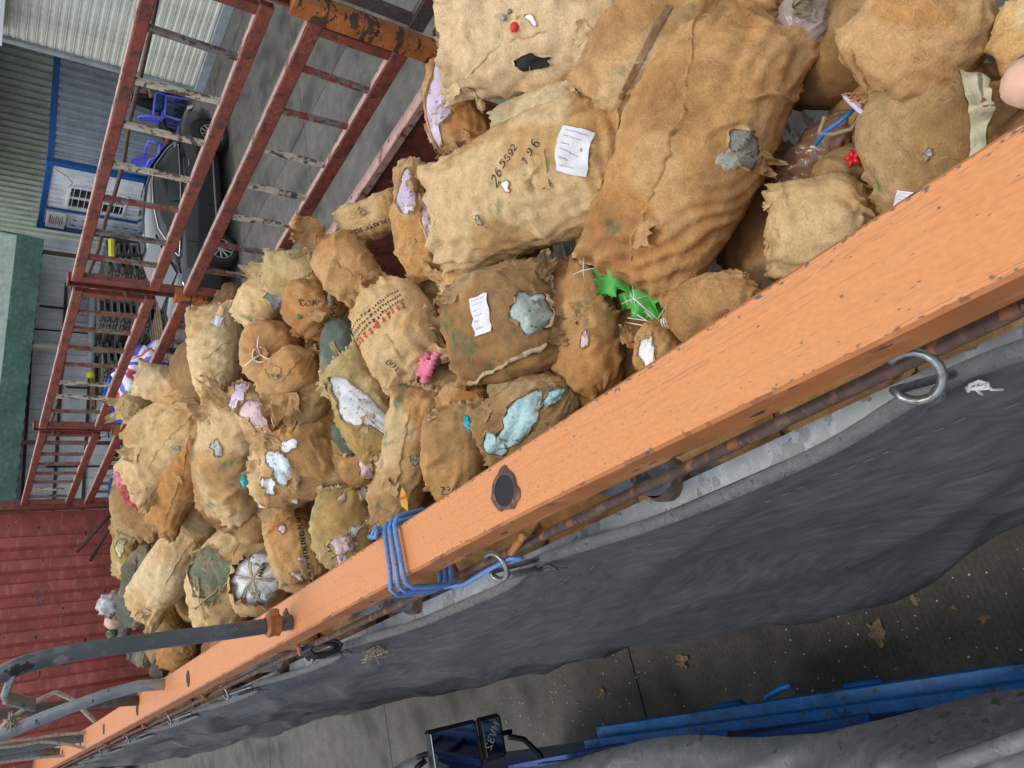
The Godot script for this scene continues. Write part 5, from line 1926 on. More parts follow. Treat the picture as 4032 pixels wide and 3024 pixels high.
# ------------------------------------------------------------------ the blue truck alongside
func build_blue_truck() -> void:
	var o := thing("blue_truck", "blue truck bed with welded diagonal ribs, alongside on the left", "truck", at(-0.6, 2.75, 1.5))
	var c := o.position
	var g := Geo.new()
	g.block(at(-1.16, 2.46, 0.9) - c, Vector3(1.62, 0.56, 4.4))
	part(o, "side_panel", g, M.blue)
	for e in [[-0.27, 2.60, 0.05, 0.06], [-0.305, 2.50, 0.04, 0.045], [-0.335, 2.20, 0.03, 0.04]]:
		g = Geo.new()
		g.bar(at(e[0], e[1], -1.2) - c, at(e[0], e[1], 3.1) - c, e[2], e[3])
		part(o, "side_rail", g, M.bluelight)
	for i in 7:
		g = Geo.new()
		var z := -0.9 + i * 0.62
		g.bar(at(-0.335, 2.48, z) - c, at(-0.335, 2.21, z + 0.55) - c, 0.03, 0.04, Vector3.RIGHT)
		part(o, "rib", g, M.bluelight if i % 2 else M.blue)
	g = Geo.new()
	g.block(at(-1.1, 2.95, 1.0) - c, Vector3(1.5, 0.3, 4.2))
	part(o, "chassis", g, M.darkiron)
	g = Geo.new()
	g.bar(at(-0.30, 2.72, -1.2) - c, at(-0.30, 2.72, 1.45) - c, 0.05, 0.05)
	part(o, "yellow_strip", g, M.yellow)
	for z in [2.30, 1.66]:
		g = Geo.new()
		g.tube([at(-0.26, 2.64, z - 0.07) - c, at(-0.26, 2.64, z + 0.07) - c], 0.03, 12)
		part(o, "hinge", g, M.bluelight)
	g = Geo.new()
	g.tube([at(-0.27, 2.62, 2.08) - c, at(-0.235, 2.62, 2.08) - c, at(-0.225, 2.62, 2.05) - c, at(-0.21, 2.62, 1.99) - c, at(-0.205, 2.62, 1.95) - c], 0.013, 8)
	part(o, "latch_handle", g, M.bluelight)
	g = Geo.new()
	g.block(at(-0.265, 2.68, 1.40) - c, Vector3(0.02, 0.05, 0.05), Basis(Vector3.RIGHT, PI / 4))
	part(o, "red_reflector", g, M.taillight)
	for z in [-0.3, 2.5]:
		g = Geo.new()
		g.lathe(at(-0.75, 3.45, z) - c, Vector3(1, 0, 0), [Vector2(0.2, 0.0), Vector2(0.46, 0.0), Vector2(0.5, 0.05), Vector2(0.5, 0.2), Vector2(0.46, 0.26), Vector2(0.28, 0.26), Vector2(0.25, 0.2), Vector2(0.0, 0.2)], 32)
		part(o, "wheel", g, M.rubber)
	# cab ahead, seen only by its mirror arm
	g = Geo.new()
	g.block(at(-1.35, 2.35, 4.4) - c, Vector3(1.9, 2.4, 1.9), Basis(), 0.12)
	var cab := part(o, "cab", g, M.blue)
	# load under a grey tarpaulin
	var t := thing("grey_tarpaulin", "grey tarpaulin lumpy over the load of the blue truck", "tarpaulin", at(-0.9, 1.6, 1.2))
	c = t.position
	var rows := []
	for i in 121:
		var z := -1.3 + 4.3 * i / 120.0
		var row := []
		var peak := exp(-pow((z - 1.02) / 0.28, 2.0))
		var edge := 2.14 + 0.05 * sin(z * 3.1) - 0.16 * smoothstep(1.8, 2.7, z) + 0.04 * nz.get_noise_1d(z * 3.0)
		for k in 41:
			var v := k / 40.0
			var x := -0.285 - 0.02 * sin(z * 5.0) - v * 1.1
			var h := edge - 0.035 * minf(v * 40.0, 1.0) - v * 0.42 - 0.16 * peak * smoothstep(0.0, 0.12, v) * (1.0 - smoothstep(0.12, 0.5, v))
			var cr := maxf(0.0, 1.0 - absf(ns.get_noise_2d(z * 1.3 - v * 2.4, v * 1.6 + 30.0)) * 4.0)
			h -= cr * 0.035 * minf(1.0, v * 14.0)
			var p := at(x, h, z)
			p.x += 0.06 * peak * exp(-pow((v - 0.25) / 0.16, 2.0))
			var f := 1.0 - absf(nz.get_noise_2d(z * 1.9 + v * 2.0, v * 3.0 - z * 0.8 + 60.0)) * 2.6
			p.y += maxf(f, 0.0) * 0.012 * minf(1.0, v * 8.0)
			p.y += ns.get_noise_2d(z * 3.0, v * 4.0) * 0.008
			row.append(p - c)
		rows.append(row)
	g = Geo.new()
	g.sheet(rows)
	part(t, "cloth", g, M.greytarp)
	var roll := thing("rolled_sheet", "pale rolled edge of sheeting lying on the grey tarpaulin", "tarpaulin", at(-0.29, 1.5, 0.8))
	c = roll.position
	g = Geo.new()
	for r in [0.0165, 0.0155]:
		g.tube([at(-0.30, 1.52, 0.86) - c, at(-0.285, 1.52, 0.79) - c, at(-0.255, 1.51, 0.66) - c, at(-0.21, 1.50, 0.45) - c], r, 18, false)
	part(roll, "roll", g, M.greytarp)
	var wb := thing("white_sheeting", "pale sheet of plastic sticking up below the wing mirror", "sheeting", at(-0.235, 1.93, 3.85))
	g = Geo.new()
	var wr := []
	for i in 13:
		var a := -0.2 + i * 0.28
		wr.append([Vector3(0.02, 0.16, 0.0) + Vector3(0.004 * i - 0.03, 0, 0), Vector3(cos(a) * 0.06 - 0.03, 0.05, sin(a) * 0.06), Vector3(cos(a) * 0.12 - 0.06, -0.16, sin(a) * 0.13)])
	g.sheet(wr)
	part(wb, "sheet", g, M.whiteplastic)
	# wing mirrors
	var mi := thing("wing_mirror", "black double wing mirror of the blue truck over the alley", "mirror", at(-0.2, 2.0, 3.4))
	c = mi.position
	var tilt := Basis(Vector3.UP, -0.03) * Basis(Vector3.RIGHT, -0.13)
	for e in [[0.0, 0.06, 0.22, 0.265, "mirror_shell"], [0.01, -0.155, 0.20, 0.13, "small_mirror_shell"]]:
		g = Geo.new()
		g.block(Vector3(0.01 + e[0], e[1], 0), Vector3(e[2], e[3], 0.05), tilt, 0.024)
		var sh := part(mi, e[4], g, M.blackplastic)
		g = Geo.new()
		g.block(Vector3(0.01 + e[0], e[1], 0) + tilt * Vector3(0, 0, 0.024), Vector3(e[2] - 0.035, e[3] - 0.035, 0.008), tilt, 0.003)
		part(sh, "mirror_glass", g, M.mirror)
	var tm := TextMesh.new()
	tm.text = "HV32"
	tm.font_size = 24
	tm.pixel_size = 0.0022
	tm.depth = 0.001
	var reflection_text := part(mi, "lettering", tm, M.twine)  # mirrored text laid on the glass stands in for a reflection
	reflection_text.transform = Transform3D(tilt * Basis(Vector3(0, 0, 1), -0.6) * Basis.from_scale(Vector3(-1, 1, 1)), Vector3(0.03, -0.15, 0) + tilt * Vector3(0, 0, 0.031))
	g = Geo.new()
	g.tube([Vector3(0.0, -0.27, -0.01), Vector3(-0.03, -0.36, -0.02), Vector3(-0.12, -0.46, -0.05), Vector3(-0.3, -0.52, -0.1), Vector3(-0.5, -0.5, -0.3)], 0.014, 8)
	g.tube([Vector3(0.0, 0.21, -0.01), Vector3(-0.02, 0.25, -0.02), Vector3(-0.10, 0.28, -0.05), Vector3(-0.4, 0.25, -0.3)], 0.014, 8)
	g.tube([Vector3(0.02, 0.24, -0.03), Vector3(0.03, 0.0, -0.03), Vector3(0.02, -0.3, -0.03)], 0.012, 8)
	part(mi, "mirror_arm", g, M.blackplastic)


# ------------------------------------------------------------------ yard objects
func build_car() -> void:
	var o := thing("parked_car", "dark grey saloon car parked across the yard, side on", "car", Vector3(10.0, 0, -12.72))
	var g := Geo.new()
	var st := [[-2.32, 0.60, 0.80, 0.42], [-2.26, 0.74, 0.93, 0.32], [-2.1, 0.82, 1.01, 0.24], [-1.8, 0.87, 1.03, 0.2], [-1.2, 0.90, 0.99, 0.19], [-0.4, 0.905, 0.95, 0.18], [0.5, 0.905, 0.93, 0.18], [1.0, 0.90, 0.93, 0.19], [1.5, 0.885, 0.88, 0.2], [1.9, 0.85, 0.80, 0.22], [2.16, 0.76, 0.71, 0.25], [2.30, 0.58, 0.60, 0.34]]
	var rows := []
	for s in st:
		var w: float = s[1]
		var b: float = s[2]
		var y0: float = s[3]
		var half := [Vector2(w * 0.6, y0), Vector2(w * 0.92, y0 + 0.03), Vector2(w * 0.985, y0 + 0.14), Vector2(w, lerpf(y0, b, 0.55)), Vector2(w * 0.985, b - 0.12), Vector2(w * 0.94, b - 0.045), Vector2(w * 0.86, b - 0.01), Vector2(w * 0.5, b + 0.02), Vector2(0, b + 0.03)]
		var row := []
		for q in half:
			row.append(Vector3(s[0], q.y, q.x))
		for i in range(half.size() - 2, -1, -1):
			row.append(Vector3(s[0], half[i].y, -half[i].x))
		rows.append(row)
	g.sheet(rows)
	for e in [0, rows.size() - 1]:
		var mid := g.put(Vector3(st[e][0], 0.6, 0))
		var first := g.v.size()
		for p in rows[e]:
			g.put(p)
		for i in rows[e].size() - 1:
			g.tri(mid, first + i, first + i + 1)
	part(o, "body", g, M.car)
	g = Geo.new()
	var gh := [[-1.95, 1.02, 1.03, 0.74, 0.74], [-1.45, 1.0, 1.23, 0.79, 0.66], [-0.95, 0.97, 1.38, 0.81, 0.60], [-0.4, 0.95, 1.45, 0.82, 0.585], [0.1, 0.94, 1.455, 0.82, 0.58], [0.5, 0.93, 1.40, 0.82, 0.59], [0.9, 0.93, 1.20, 0.81, 0.64], [1.3, 0.92, 0.95, 0.78, 0.72]]
	rows = []
	for s in gh:
		var row := []
		var half := [Vector2(s[3], s[1] - 0.02), Vector2(lerpf(s[3], s[4], 0.5) + 0.02, lerpf(s[1], s[2], 0.5)), Vector2(s[4] + 0.02, s[2] - 0.05), Vector2(s[4] - 0.06, s[2] - 0.008), Vector2(0, s[2] + 0.015)]
		for q in half:
			row.append(Vector3(s[0], q.y, q.x))
		for i in range(half.size() - 2, -1, -1):
			row.append(Vector3(s[0], half[i].y, -half[i].x))
		rows.append(row)
	g.sheet(rows)
	part(o, "roof", g, M.car)
	for side in [1.0, -1.0]:
		for w in [[-1.42, -0.42], [-0.36, 0.92]]:
			g = Geo.new()
			var a := []
			var b := []
			for i in 9:
				var x := lerpf(w[0], w[1], i / 8.0)
				var k := 0
				while k < gh.size() - 2 and gh[k + 1][0] < x:
					k += 1
				var t: float = (x - gh[k][0]) / (gh[k + 1][0] - gh[k][0])
				var yb: float = lerpf(gh[k][1], gh[k + 1][1], t) + 0.005
				var yt: float = lerpf(gh[k][2], gh[k + 1][2], t) - 0.075
				var zb: float = lerpf(gh[k][3], gh[k + 1][3], t) + 0.006
				var zt: float = lerpf(gh[k][4], gh[k + 1][4], t) + 0.034
				var zm := (zb + zt) * 0.5 + 0.012
				a.append([Vector3(x, yb, zb * side), Vector3(x, (yb + maxf(yt, yb + 0.02)) * 0.5, zm * side), Vector3(x, maxf(yt, yb + 0.02), zt * side)])
			g.sheet(a)
			part(o, "side_window", g, M.glass)
		g = Geo.new()
		var up := []
		for s in gh.slice(1, 7):
			up.append(Vector3(s[0], s[2] - 0.055, (s[4] + 0.035) * side))
		g.tube([Vector3(-1.62, 1.03, 0.80 * side), Vector3(-1.45, 1.14, 0.745 * side)] + up.slice(1) + [Vector3(1.1, 0.97, 0.80 * side)], 0.014, 6)
		g.tube([Vector3(-1.62, 1.03, 0.81 * side), Vector3(-0.9, 0.985, 0.845 * side), Vector3(0.0, 0.955, 0.85 * side), Vector3(1.1, 0.95, 0.83 * side)], 0.012, 6)
		part(o, "chrome_trim", g, M.chrome)
		g = Geo.new()
		g.bar(Vector3(-1.0, 0.36, 0.905 * side), Vector3(0.95, 0.34, 0.905 * side), 0.012, 0.03)
		part(o, "door_strip", g, M.chrome)
		for x in [-0.62, 0.42]:
			g = Geo.new()
			g.bar(Vector3(x, 0.80, 0.915 * side), Vector3(x + 0.16, 0.795, 0.915 * side), 0.02, 0.025)
			part(o, "door_handle", g, M.chrome)
		g = Geo.new()
		for x in [-0.39, 0.62, -1.28]:
			g.bar(Vector3(x, 0.28, 0.905 * side), Vector3(x - 0.03, 0.93, 0.893 * side), 0.004, 0.007, Vector3.RIGHT, 0.001)
		part(o, "door_gap", g, M.black)
		g = Geo.new()
		g.block(Vector3(0.86, 1.0, 0.96 * side), Vector3(0.12, 0.12, 0.17), Basis(), 0.03)
		part(o, "wing_mirror", g, M.car)
		for x in [-1.38, 1.38]:
			g = Geo.new()
			g.lathe(Vector3(x, 0.345, 0.895 * side), Vector3(0, 0, side), [Vector2(0.385, -0.1), Vector2(0.385, 0.008), Vector2(0.0, 0.008)], 36)
			part(o, "wheel_arch", g, M.black)
			var hub := Vector3(x, 0.325, 0.80 * side)
			g = Geo.new()
			g.lathe(hub, Vector3(0, 0, side), [Vector2(0.215, 0.02), Vector2(0.225, 0.115), Vector2(0.26, 0.128), Vector2(0.305, 0.122), Vector2(0.325, 0.09), Vector2(0.325, -0.04), Vector2(0.30, -0.08)], 40)
			var wh := part(o, "wheel", g, M.rubber)
			g = Geo.new()
			g.lathe(hub, Vector3(0, 0, side), [Vector2(0.22, 0.118), Vector2(0.205, 0.118), Vector2(0.195, 0.06), Vector2(0.195, 0.0)], 36)
			for k in 10:
				var a := TAU * k / 10.0
				var d := Vector3(cos(a), sin(a), 0)
				g.bar(hub + d * 0.03 + Vector3(0, 0, 0.108 * side), hub + d * 0.205 + Vector3(0, 0, 0.112 * side), 0.026, 0.02, Vector3(0, 0, 1))
			g.lathe(hub, Vector3(0, 0, side), [Vector2(0.055, 0.09), Vector2(0.05, 0.122), Vector2(0.0, 0.124)], 20)
			part(wh, "rim", g, M.alloy)
			g = Geo.new()
			g.lathe(hub, Vector3(0, 0, side), [Vector2(0.195, 0.03), Vector2(0.0, 0.03)], 24)
			part(wh, "brake_disc", g, M.black)
		g = Geo.new()
		g.sheet([[Vector3(-2.30, 0.86, 0.52 * side), Vector3(-2.22, 0.86, 0.765 * side), Vector3(-2.05, 0.87, 0.838 * side)], [Vector3(-2.29, 0.72, 0.54 * side), Vector3(-2.255, 0.73, 0.79 * side), Vector3(-2.08, 0.78, 0.853 * side)]])
		part(o, "tail_light", g, M.taillight)
		g = Geo.new()
		g.sheet([[Vector3(2.24, 0.69, 0.50 * side), Vector3(2.13, 0.71, 0.74 * side), Vector3(1.92, 0.76, 0.838 * side)], [Vector3(2.27, 0.58, 0.55 * side), Vector3(2.2, 0.58, 0.735 * side), Vector3(1.98, 0.66, 0.845 * side)]])
		part(o, "headlight", g, M.lamp)
	g = Geo.new()
	g.sheet([[Vector3(0.55, 1.40, 0.52), Vector3(0.55, 1.415, 0.0), Vector3(0.55, 1.40, -0.52)], [Vector3(0.92, 1.215, 0.60), Vector3(0.94, 1.23, 0.0), Vector3(0.92, 1.215, -0.60)], [Vector3(1.30, 0.98, 0.68), Vector3(1.33, 0.995, 0.0), Vector3(1.30, 0.98, -0.68)]])
	part(o, "windscreen", g, M.glass)
	g = Geo.new()
	g.sheet([[Vector3(-1.0, 1.385, 0.53), Vector3(-1.0, 1.40, 0.0), Vector3(-1.0, 1.385, -0.53)], [Vector3(-1.45, 1.245, 0.60), Vector3(-1.47, 1.26, 0.0), Vector3(-1.45, 1.245, -0.60)], [Vector3(-1.9, 1.06, 0.66), Vector3(-1.93, 1.075, 0.0), Vector3(-1.9, 1.06, -0.66)]])
	part(o, "rear_window", g, M.glass)
	g = Geo.new()
	g.block(Vector3(-2.335, 0.70, 0), Vector3(0.02, 0.12, 0.44))
	var pl := part(o, "number_plate", g, M.plate)
	var tm := TextMesh.new()
	tm.text = "8G10LT"
	tm.font_size = 32
	tm.pixel_size = 0.0034
	tm.depth = 0.003
	var t := part(pl, "lettering", tm, M.whiteplastic)
	t.transform = Transform3D(Basis(Vector3.UP, -PI / 2), Vector3(-2.347, 0.70, 0))


func chair(label: String, where: Vector3, turn: float) -> void:
	var o := thing("plastic_chair", label, "chair", where, "purple plastic chairs by the grey shed wall")
	o.rotation.y = turn
	o.scale = Vector3.ONE * 1.2
	var g := Geo.new()
	g.block(Vector3(0, 0.43, 0.0), Vector3(0.44, 0.03, 0.42), Basis(), 0.012)
	part(o, "seat", g, M.purple)
	# backrest: arched rim, fan of slats
	g = Geo.new()
	var rim := []
	for i in 15:
		var a := PI * i / 14.0
		rim.append(Vector3(-0.21 - 0.10 * (0.45 + sin(a) * 0.42) , 0.46 + 0.42 * pow(sin(a), 0.6), cos(a) * 0.20))
	g.tube(rim, 0.022, 8)
	g.block(Vector3(-0.25, 0.62, 0), Vector3(0.016, 0.05, 0.38), Basis(Vector3(0, 0, 1), 0.12), 0.004)
	g.block(Vector3(-0.235, 0.49, 0), Vector3(0.016, 0.05, 0.38), Basis(Vector3(0, 0, 1), 0.12), 0.004)
	for i in 9:
		var z := (i - 4) * 0.042
		g.bar(Vector3(-0.25, 0.63, z * 0.8), Vector3(-0.29, 0.87 - absf(z) * 0.45, z * 0.98), 0.026, 0.012, Vector3.RIGHT)
	for s in [-1.0, 1.0]:
		g.bar(Vector3(-0.23, 0.47, s * 0.16), Vector3(-0.25, 0.62, s * 0.17), 0.07, 0.014, Vector3.RIGHT)
	g.block(Vector3(-0.262, 0.685, 0), Vector3(0.010, 0.30, 0.34), Basis(Vector3(0, 0, 1), 0.15), 0.003)
	part(o, "backrest", g, M.purple)
	for s in [-1.0, 1.0]:
		for x in [-0.2, 0.2]:
			g = Geo.new()
			g.bar(Vector3(x * 1.15, 0.0, s * 0.24), Vector3(x, 0.45, s * 0.205), 0.05, 0.035, Vector3.RIGHT)
			part(o, "leg", g, M.purple)
		g = Geo.new()
		g.tube([Vector3(-0.25, 0.64, s * 0.20), Vector3(0.0, 0.65, s * 0.25), Vector3(0.18, 0.63, s * 0.25), Vector3(0.22, 0.56, s * 0.24), Vector3(0.2, 0.44, s * 0.21)], 0.022, 8)
		part(o, "arm", g, M.purple)


func pallet_mesh_parts(o: Node3D, wood: Material) -> void:
	for i in 6:
		var g := Geo.new()
		g.block(Vector3(0, 0.132, -0.5 + i * 0.2), Vector3(1.15, 0.02, 0.12 if i % 5 else 0.14), Basis(), 0.003)
		part(o, "deck_board", g, wood)
	for i in 3:
		var g := Geo.new()
		g.block(Vector3(-0.52 + i * 0.52, 0.07, 0), Vector3(0.09, 0.10, 1.1), Basis(), 0.003)
		part(o, "bearer", g, wood)
		g = Geo.new()
		g.block(Vector3(0, 0.010, -0.5 + i * 0.5), Vector3(1.15, 0.018, 0.12), Basis(), 0.003)
		part(o, "bottom_board", g, wood)


func build_yard() -> void:
	build_car()
	chair("purple plastic armchair standing empty behind the car roof", Vector3(13.75, 0, -15.55), -1.5)
	chair("purple plastic armchair carrying the person in a black shirt", Vector3(14.65, 0, -14.75), -0.5)
	seated_person("person in black shirt and blue jeans seated on a purple chair", Vector3(14.7, 0.1, -14.78), -0.5, Color(0.012, 0.012, 0.015), Color(0.035, 0.075, 0.17))
	seated_person("person in dark blue half hidden behind the cream hall corner", Vector3(15.7, 0, -14.1), PI * 0.95, Color(0.02, 0.02, 0.08), Color(0.04, 0.04, 0.05))
	var st := thing("stool", "small red plastic stool between the purple chairs", "stool", Vector3(14.15, 0, -15.1))
	var g := Geo.new()
	g.lathe(Vector3(0, 0.42, 0), Vector3.UP, [Vector2(0.17, -0.05), Vector2(0.165, 0.0), Vector2(0.15, 0.015), Vector2(0.05, 0.012), Vector2(0.0, 0.006)], 20)
	part(st, "seat", g, M.redplastic)
	for k in 4:
		g = Geo.new()
		var a := PI / 4 + k * PI / 2
		g.bar(Vector3(cos(a) * 0.18, 0, sin(a) * 0.18), Vector3(cos(a) * 0.13, 0.41, sin(a) * 0.13), 0.06, 0.025)
		part(st, "leg", g, M.redplastic)
	# low dark bench along the shed
	var be := thing("bench", "low black bench against the grey ribbed shed wall", "bench", Vector3(14.9, 0, -15.42))
	be.rotation.y = 0.45
	g = Geo.new()
	g.block(Vector3(0, 0.45, 0), Vector3(1.8, 0.06, 0.35))
	part(be, "seat", g, M.blackplastic)
	for x in [-0.8, 0.8]:
		g = Geo.new()
		g.block(Vector3(x, 0.21, 0), Vector3(0.06, 0.42, 0.3))
		part(be, "leg", g, M.blackplastic)
	# pallet stacks
	var proto: Node3D = null
	var dw := Vector3(-10.6, 0, -4.1).normalized()
	var stacks := [[Vector3(12.15, 0, -18.35), 9, 0.35, "stack nearest the shed"], [Vector3(10.95, 0, -18.7), 10, 0.32, "middle stack"], [Vector3(9.75, 0, -19.2), 9, 0.42, "stack nearest the bare white wall"]]
	for si in stacks.size():
		var s: Array = stacks[si]
		for k in s[1]:
			var lb := ""
			if k == s[1] - 1:
				lb = "grey pallet on top of the %s" % s[3]
			else:
				lb = "grey pallet, %s in the %s" % [["lowest, on the ground", "second from the ground", "third from the ground", "fourth from the ground", "fifth up", "sixth up", "seventh up", "eighth up", "ninth up"][k], s[3]]
			var o: Node3D
			if proto == null:
				o = thing("pallet", lb, "pallet", s[0], "grey wooden pallets stacked by the storehouse")
				pallet_mesh_parts(o, M.wood)
				proto = o
			else:
				o = proto.duplicate()
				o.name = numbered("pallet")
				add_child(o)
				tag(o, lb, "pallet", "grey wooden pallets stacked by the storehouse")
			o.position = s[0] + Vector3(0.05 * sin(k * 2.7 + si), k * 0.148, 0.05 * cos(k * 1.9 + si))
			o.rotation.y = s[2] + 0.06 * sin(k * 3.1 + si * 2.0)
	for e in [[Vector3(9.9, 0.0, -17.6), 0.1, "brown pallet lying flat in front of the grey pallet stacks"], [Vector3(9.95, 0.15, -17.55), 0.3, "brown pallet lying on another one behind the car's tail"]]:
		var o := thing("pallet", e[2], "pallet", e[0])
		o.rotation.y = e[1]
		pallet_mesh_parts(o, M.woodbrown)
	var slatbox := thing("timber_stack", "stack of brown battens laid on top of the pallets", "timber", Vector3(9.75, 1.36, -19.2))
	for i in 6:
		g = Geo.new()
		g.bar(Vector3(-1.1, 0.02 + 0.05 * (i / 2), -0.3 + 0.12 * (i % 3)), Vector3(1.0, 0.02 + 0.05 * (i / 2), -0.25 + 0.12 * (i % 3)), 0.1, 0.045)
		part(slatbox, "batten", g, M.woodbrown)
	var pipe := thing("sheeting_roll", "grey roll with yellow ends lying on the pallets", "roll", Vector3(10.6, 1.55, -18.55))
	g = Geo.new()
	g.tube([Vector3(1.0, 0.0, 0.15), Vector3(-1.3, 0.0, -0.35)], 0.09, 14)
	part(pipe, "roll", g, M.palecloth)
	for e in [[Vector3(1.03, 0.0, 0.155), Vector3(0.9, 0.0, 0.13)], [Vector3(-1.2, 0.0, -0.33), Vector3(-1.33, 0.0, -0.355)]]:
		g = Geo.new()
		g.tube(e, 0.098, 14)
		part(pipe, "end_cap", g, M.yellow)
	# rusty tank standing behind
	var tank := thing("metal_cabinet", "grey steel cabinet with rust runs behind the pallets", "cabinet", Vector3(12.0, 0.0, -19.4))
	g = Geo.new()
	g.block(Vector3(0, 0.95, 0), Vector3(1.3, 1.9, 0.5), Basis(Vector3.UP, 0.37), 0.02)
	part(tank, "body", g, M.galv)
	g = Geo.new()
	g.block(Vector3(0.2, 1.1, 0.27), Vector3(0.5, 1.2, 0.02), Basis(Vector3.UP, 0.37), 0.01)
	part(tank, "door", g, M.twine)
	# hand truck with yellow grip
	var ht := thing("hand_truck", "black hand truck with a yellow green grip beside the shed", "hand truck", Vector3(11.7, 0, -16.4))
	g = Geo.new()
	for s in [-1.0, 1.0]:
		g.bar(Vector3(s * 0.2, 0.1, 0), Vector3(s * 0.2, 1.35, -0.3), 0.05, 0.05)
	g.bar(Vector3(-0.2, 0.7, -0.14), Vector3(0.2, 0.7, -0.14), 0.05, 0.05)
	g.bar(Vector3(-0.2, 0.4, -0.07), Vector3(0.2, 0.4, -0.07), 0.05, 0.05)
	g.block(Vector3(0, 0.06, 0.15), Vector3(0.5, 0.02, 0.3))
	part(ht, "frame", g, M.blackplastic)
	g = Geo.new()
	g.bar(Vector3(-0.26, 1.38, -0.3), Vector3(0.26, 1.38, -0.3), 0.15, 0.15, Vector3.UP, 0.05)
	part(ht, "grip", g, M.yellow)
	for s in [-1.0, 1.0]:
		g = Geo.new()
		g.lathe(Vector3(s * 0.25, 0.12, -0.05), Vector3(1, 0, 0), [Vector2(0.0, -0.03), Vector2(0.11, -0.03), Vector2(0.12, 0), Vector2(0.11, 0.03), Vector2(0, 0.03)], 18)
		part(ht, "wheel", g, M.rubber)
	# striped woven bag on a dark crate
	var sb := thing("striped_bag", "red white and blue striped woven bag outside the fence", "bag", Vector3(6.0, 1.45, -12.0))
	var img := Image.create(64, 8, false, Image.FORMAT_RGB8)
	for x in 64:
		var cc: Color = [srgb(0.72, 0.70, 0.74), srgb(0.10, 0.09, 0.55), srgb(0.72, 0.70, 0.74), srgb(0.50, 0.05, 0.10)][(x / 4) % 4]
		for y in 8:
			img.set_pixel(x, y, cc)
	img.generate_mipmaps()
	var sm := mat(ImageTexture.create_from_image(img), 0.6)
	sm.uv1_scale = Vector3(0.55, 1, 1)
	part(sb, "bag_body", blob(Vector3(0, 0.22, 0), Vector3(0.42, 0.34, 0.62), Basis(Vector3.UP, 0.3) * Basis(Vector3.RIGHT, 0.5), 4.0, 0.2, 22), sm)
	var cr := thing("crate_pile", "stack of dark plastic crates carrying the striped bag", "crates", Vector3(6.0, 0, -12.0))
	for i in 5:
		g = Geo.new()
		g.block(Vector3(0.02 * sin(i * 2.0), 0.145 + i * 0.29, 0.0), Vector3(0.6, 0.27, 0.85), Basis(), 0.02)
		part(cr, "crate", g, M.blackplastic)
	var bc := thing("blue_crate", "bright blue plastic crate beyond the far fence post", "crate", Vector3(7.9, 0.75, -17.3))
	for i in 2:
		g = Geo.new()
		g.block(Vector3(0, 0.02 + i * 0.36, 0), Vector3(0.95, 0.05, 0.7))
		for s in [-1.0, 1.0]:
			g.block(Vector3(s * 0.45, 0.18 + i * 0.36, 0), Vector3(0.04, 0.30, 0.7))
			g.block(Vector3(0, 0.18 + i * 0.36, s * 0.33), Vector3(0.9, 0.30, 0.04))
		for k in 5:
			g.block(Vector3(-0.38 + k * 0.19, 0.18 + i * 0.36, 0.36), Vector3(0.03, 0.28, 0.03))
		part(bc, "tray", g, M.bluecrate)
	g = Geo.new()
	g.block(Vector3(0, -0.37, 0), Vector3(0.9, 0.74, 0.65))
	part(bc, "base_box", g, M.wood)
	# scooter
	var sc := thing("scooter", "pale motor scooter with black handlebars by the storehouse wall", "scooter", Vector3(8.1, 0, -20.0))
	sc.rotation.y = 0.5
	g = Geo.new()
	g.tube([Vector3(0, 0.3, 0.62), Vector3(0, 0.75, 0.5), Vector3(0, 1.02, 0.38)], [0.08, 0.17, 0.1], 10)
	g.tube([Vector3(0, 0.32, 0.5), Vector3(0, 0.30, 0.0), Vector3(0, 0.5, -0.3), Vector3(0, 0.66, -0.62)], [0.12, 0.14, 0.17, 0.1], 10)
	part(sc, "body", g, M.whiteplastic)
	g = Geo.new()
	g.tube([Vector3(-0.32, 1.05, 0.28), Vector3(0, 1.06, 0.36), Vector3(0.32, 1.05, 0.28)], 0.02, 8)
	for s in [-1.0, 1.0]:
		g.tube([Vector3(s * 0.25, 1.05, 0.3), Vector3(s * 0.32, 1.25, 0.28)], 0.008, 6)
		g.block(Vector3(s * 0.33, 1.28, 0.28), Vector3(0.12, 0.09, 0.03), Basis(), 0.01)
	part(sc, "handlebar", g, M.blackplastic)
	g = Geo.new()
	g.block(Vector3(0, 0.76, -0.25), Vector3(0.24, 0.08, 0.62), Basis(), 0.03)
	part(sc, "saddle", g, M.blackplastic)
	for z in [0.68, -0.55]:
		g = Geo.new()
		g.lathe(Vector3(0, 0.24, z), Vector3(1, 0, 0), [Vector2(0.12, -0.04), Vector2(0.22, -0.05), Vector2(0.24, 0.0), Vector2(0.22, 0.05), Vector2(0.12, 0.04)], 22)
		part(sc, "wheel", g, M.rubber)
	g = Geo.new()
	g.lathe(Vector3(0, 0.9, 0.5), Vector3(0, 0.2, 1), [Vector2(0.0, 0.06), Vector2(0.08, 0.04), Vector2(0.1, 0.0)], 16)
	part(sc, "headlamp", g, M.lamp)
	# clutter beyond the last fence panel
	var items := [["carton", "brown carton on the ground beyond the far fence panel", Vector3(7.0, 0, -19.6), Vector3(0.7, 0.55, 0.5), M.card], ["carton", "wider brown carton beside the blue drum", Vector3(6.2, 0, -20.6), Vector3(0.9, 0.8, 0.5), M.card], ["carton", "pale carton stacked against the storehouse foot", Vector3(5.6, 0, -21.2), Vector3(0.6, 1.1, 0.5), M.palecloth], ["crate", "dark slatted crate near the headboard corner", Vector3(5.2, 0, -18.3), Vector3(1.0, 0.7, 0.7), M.wood]]
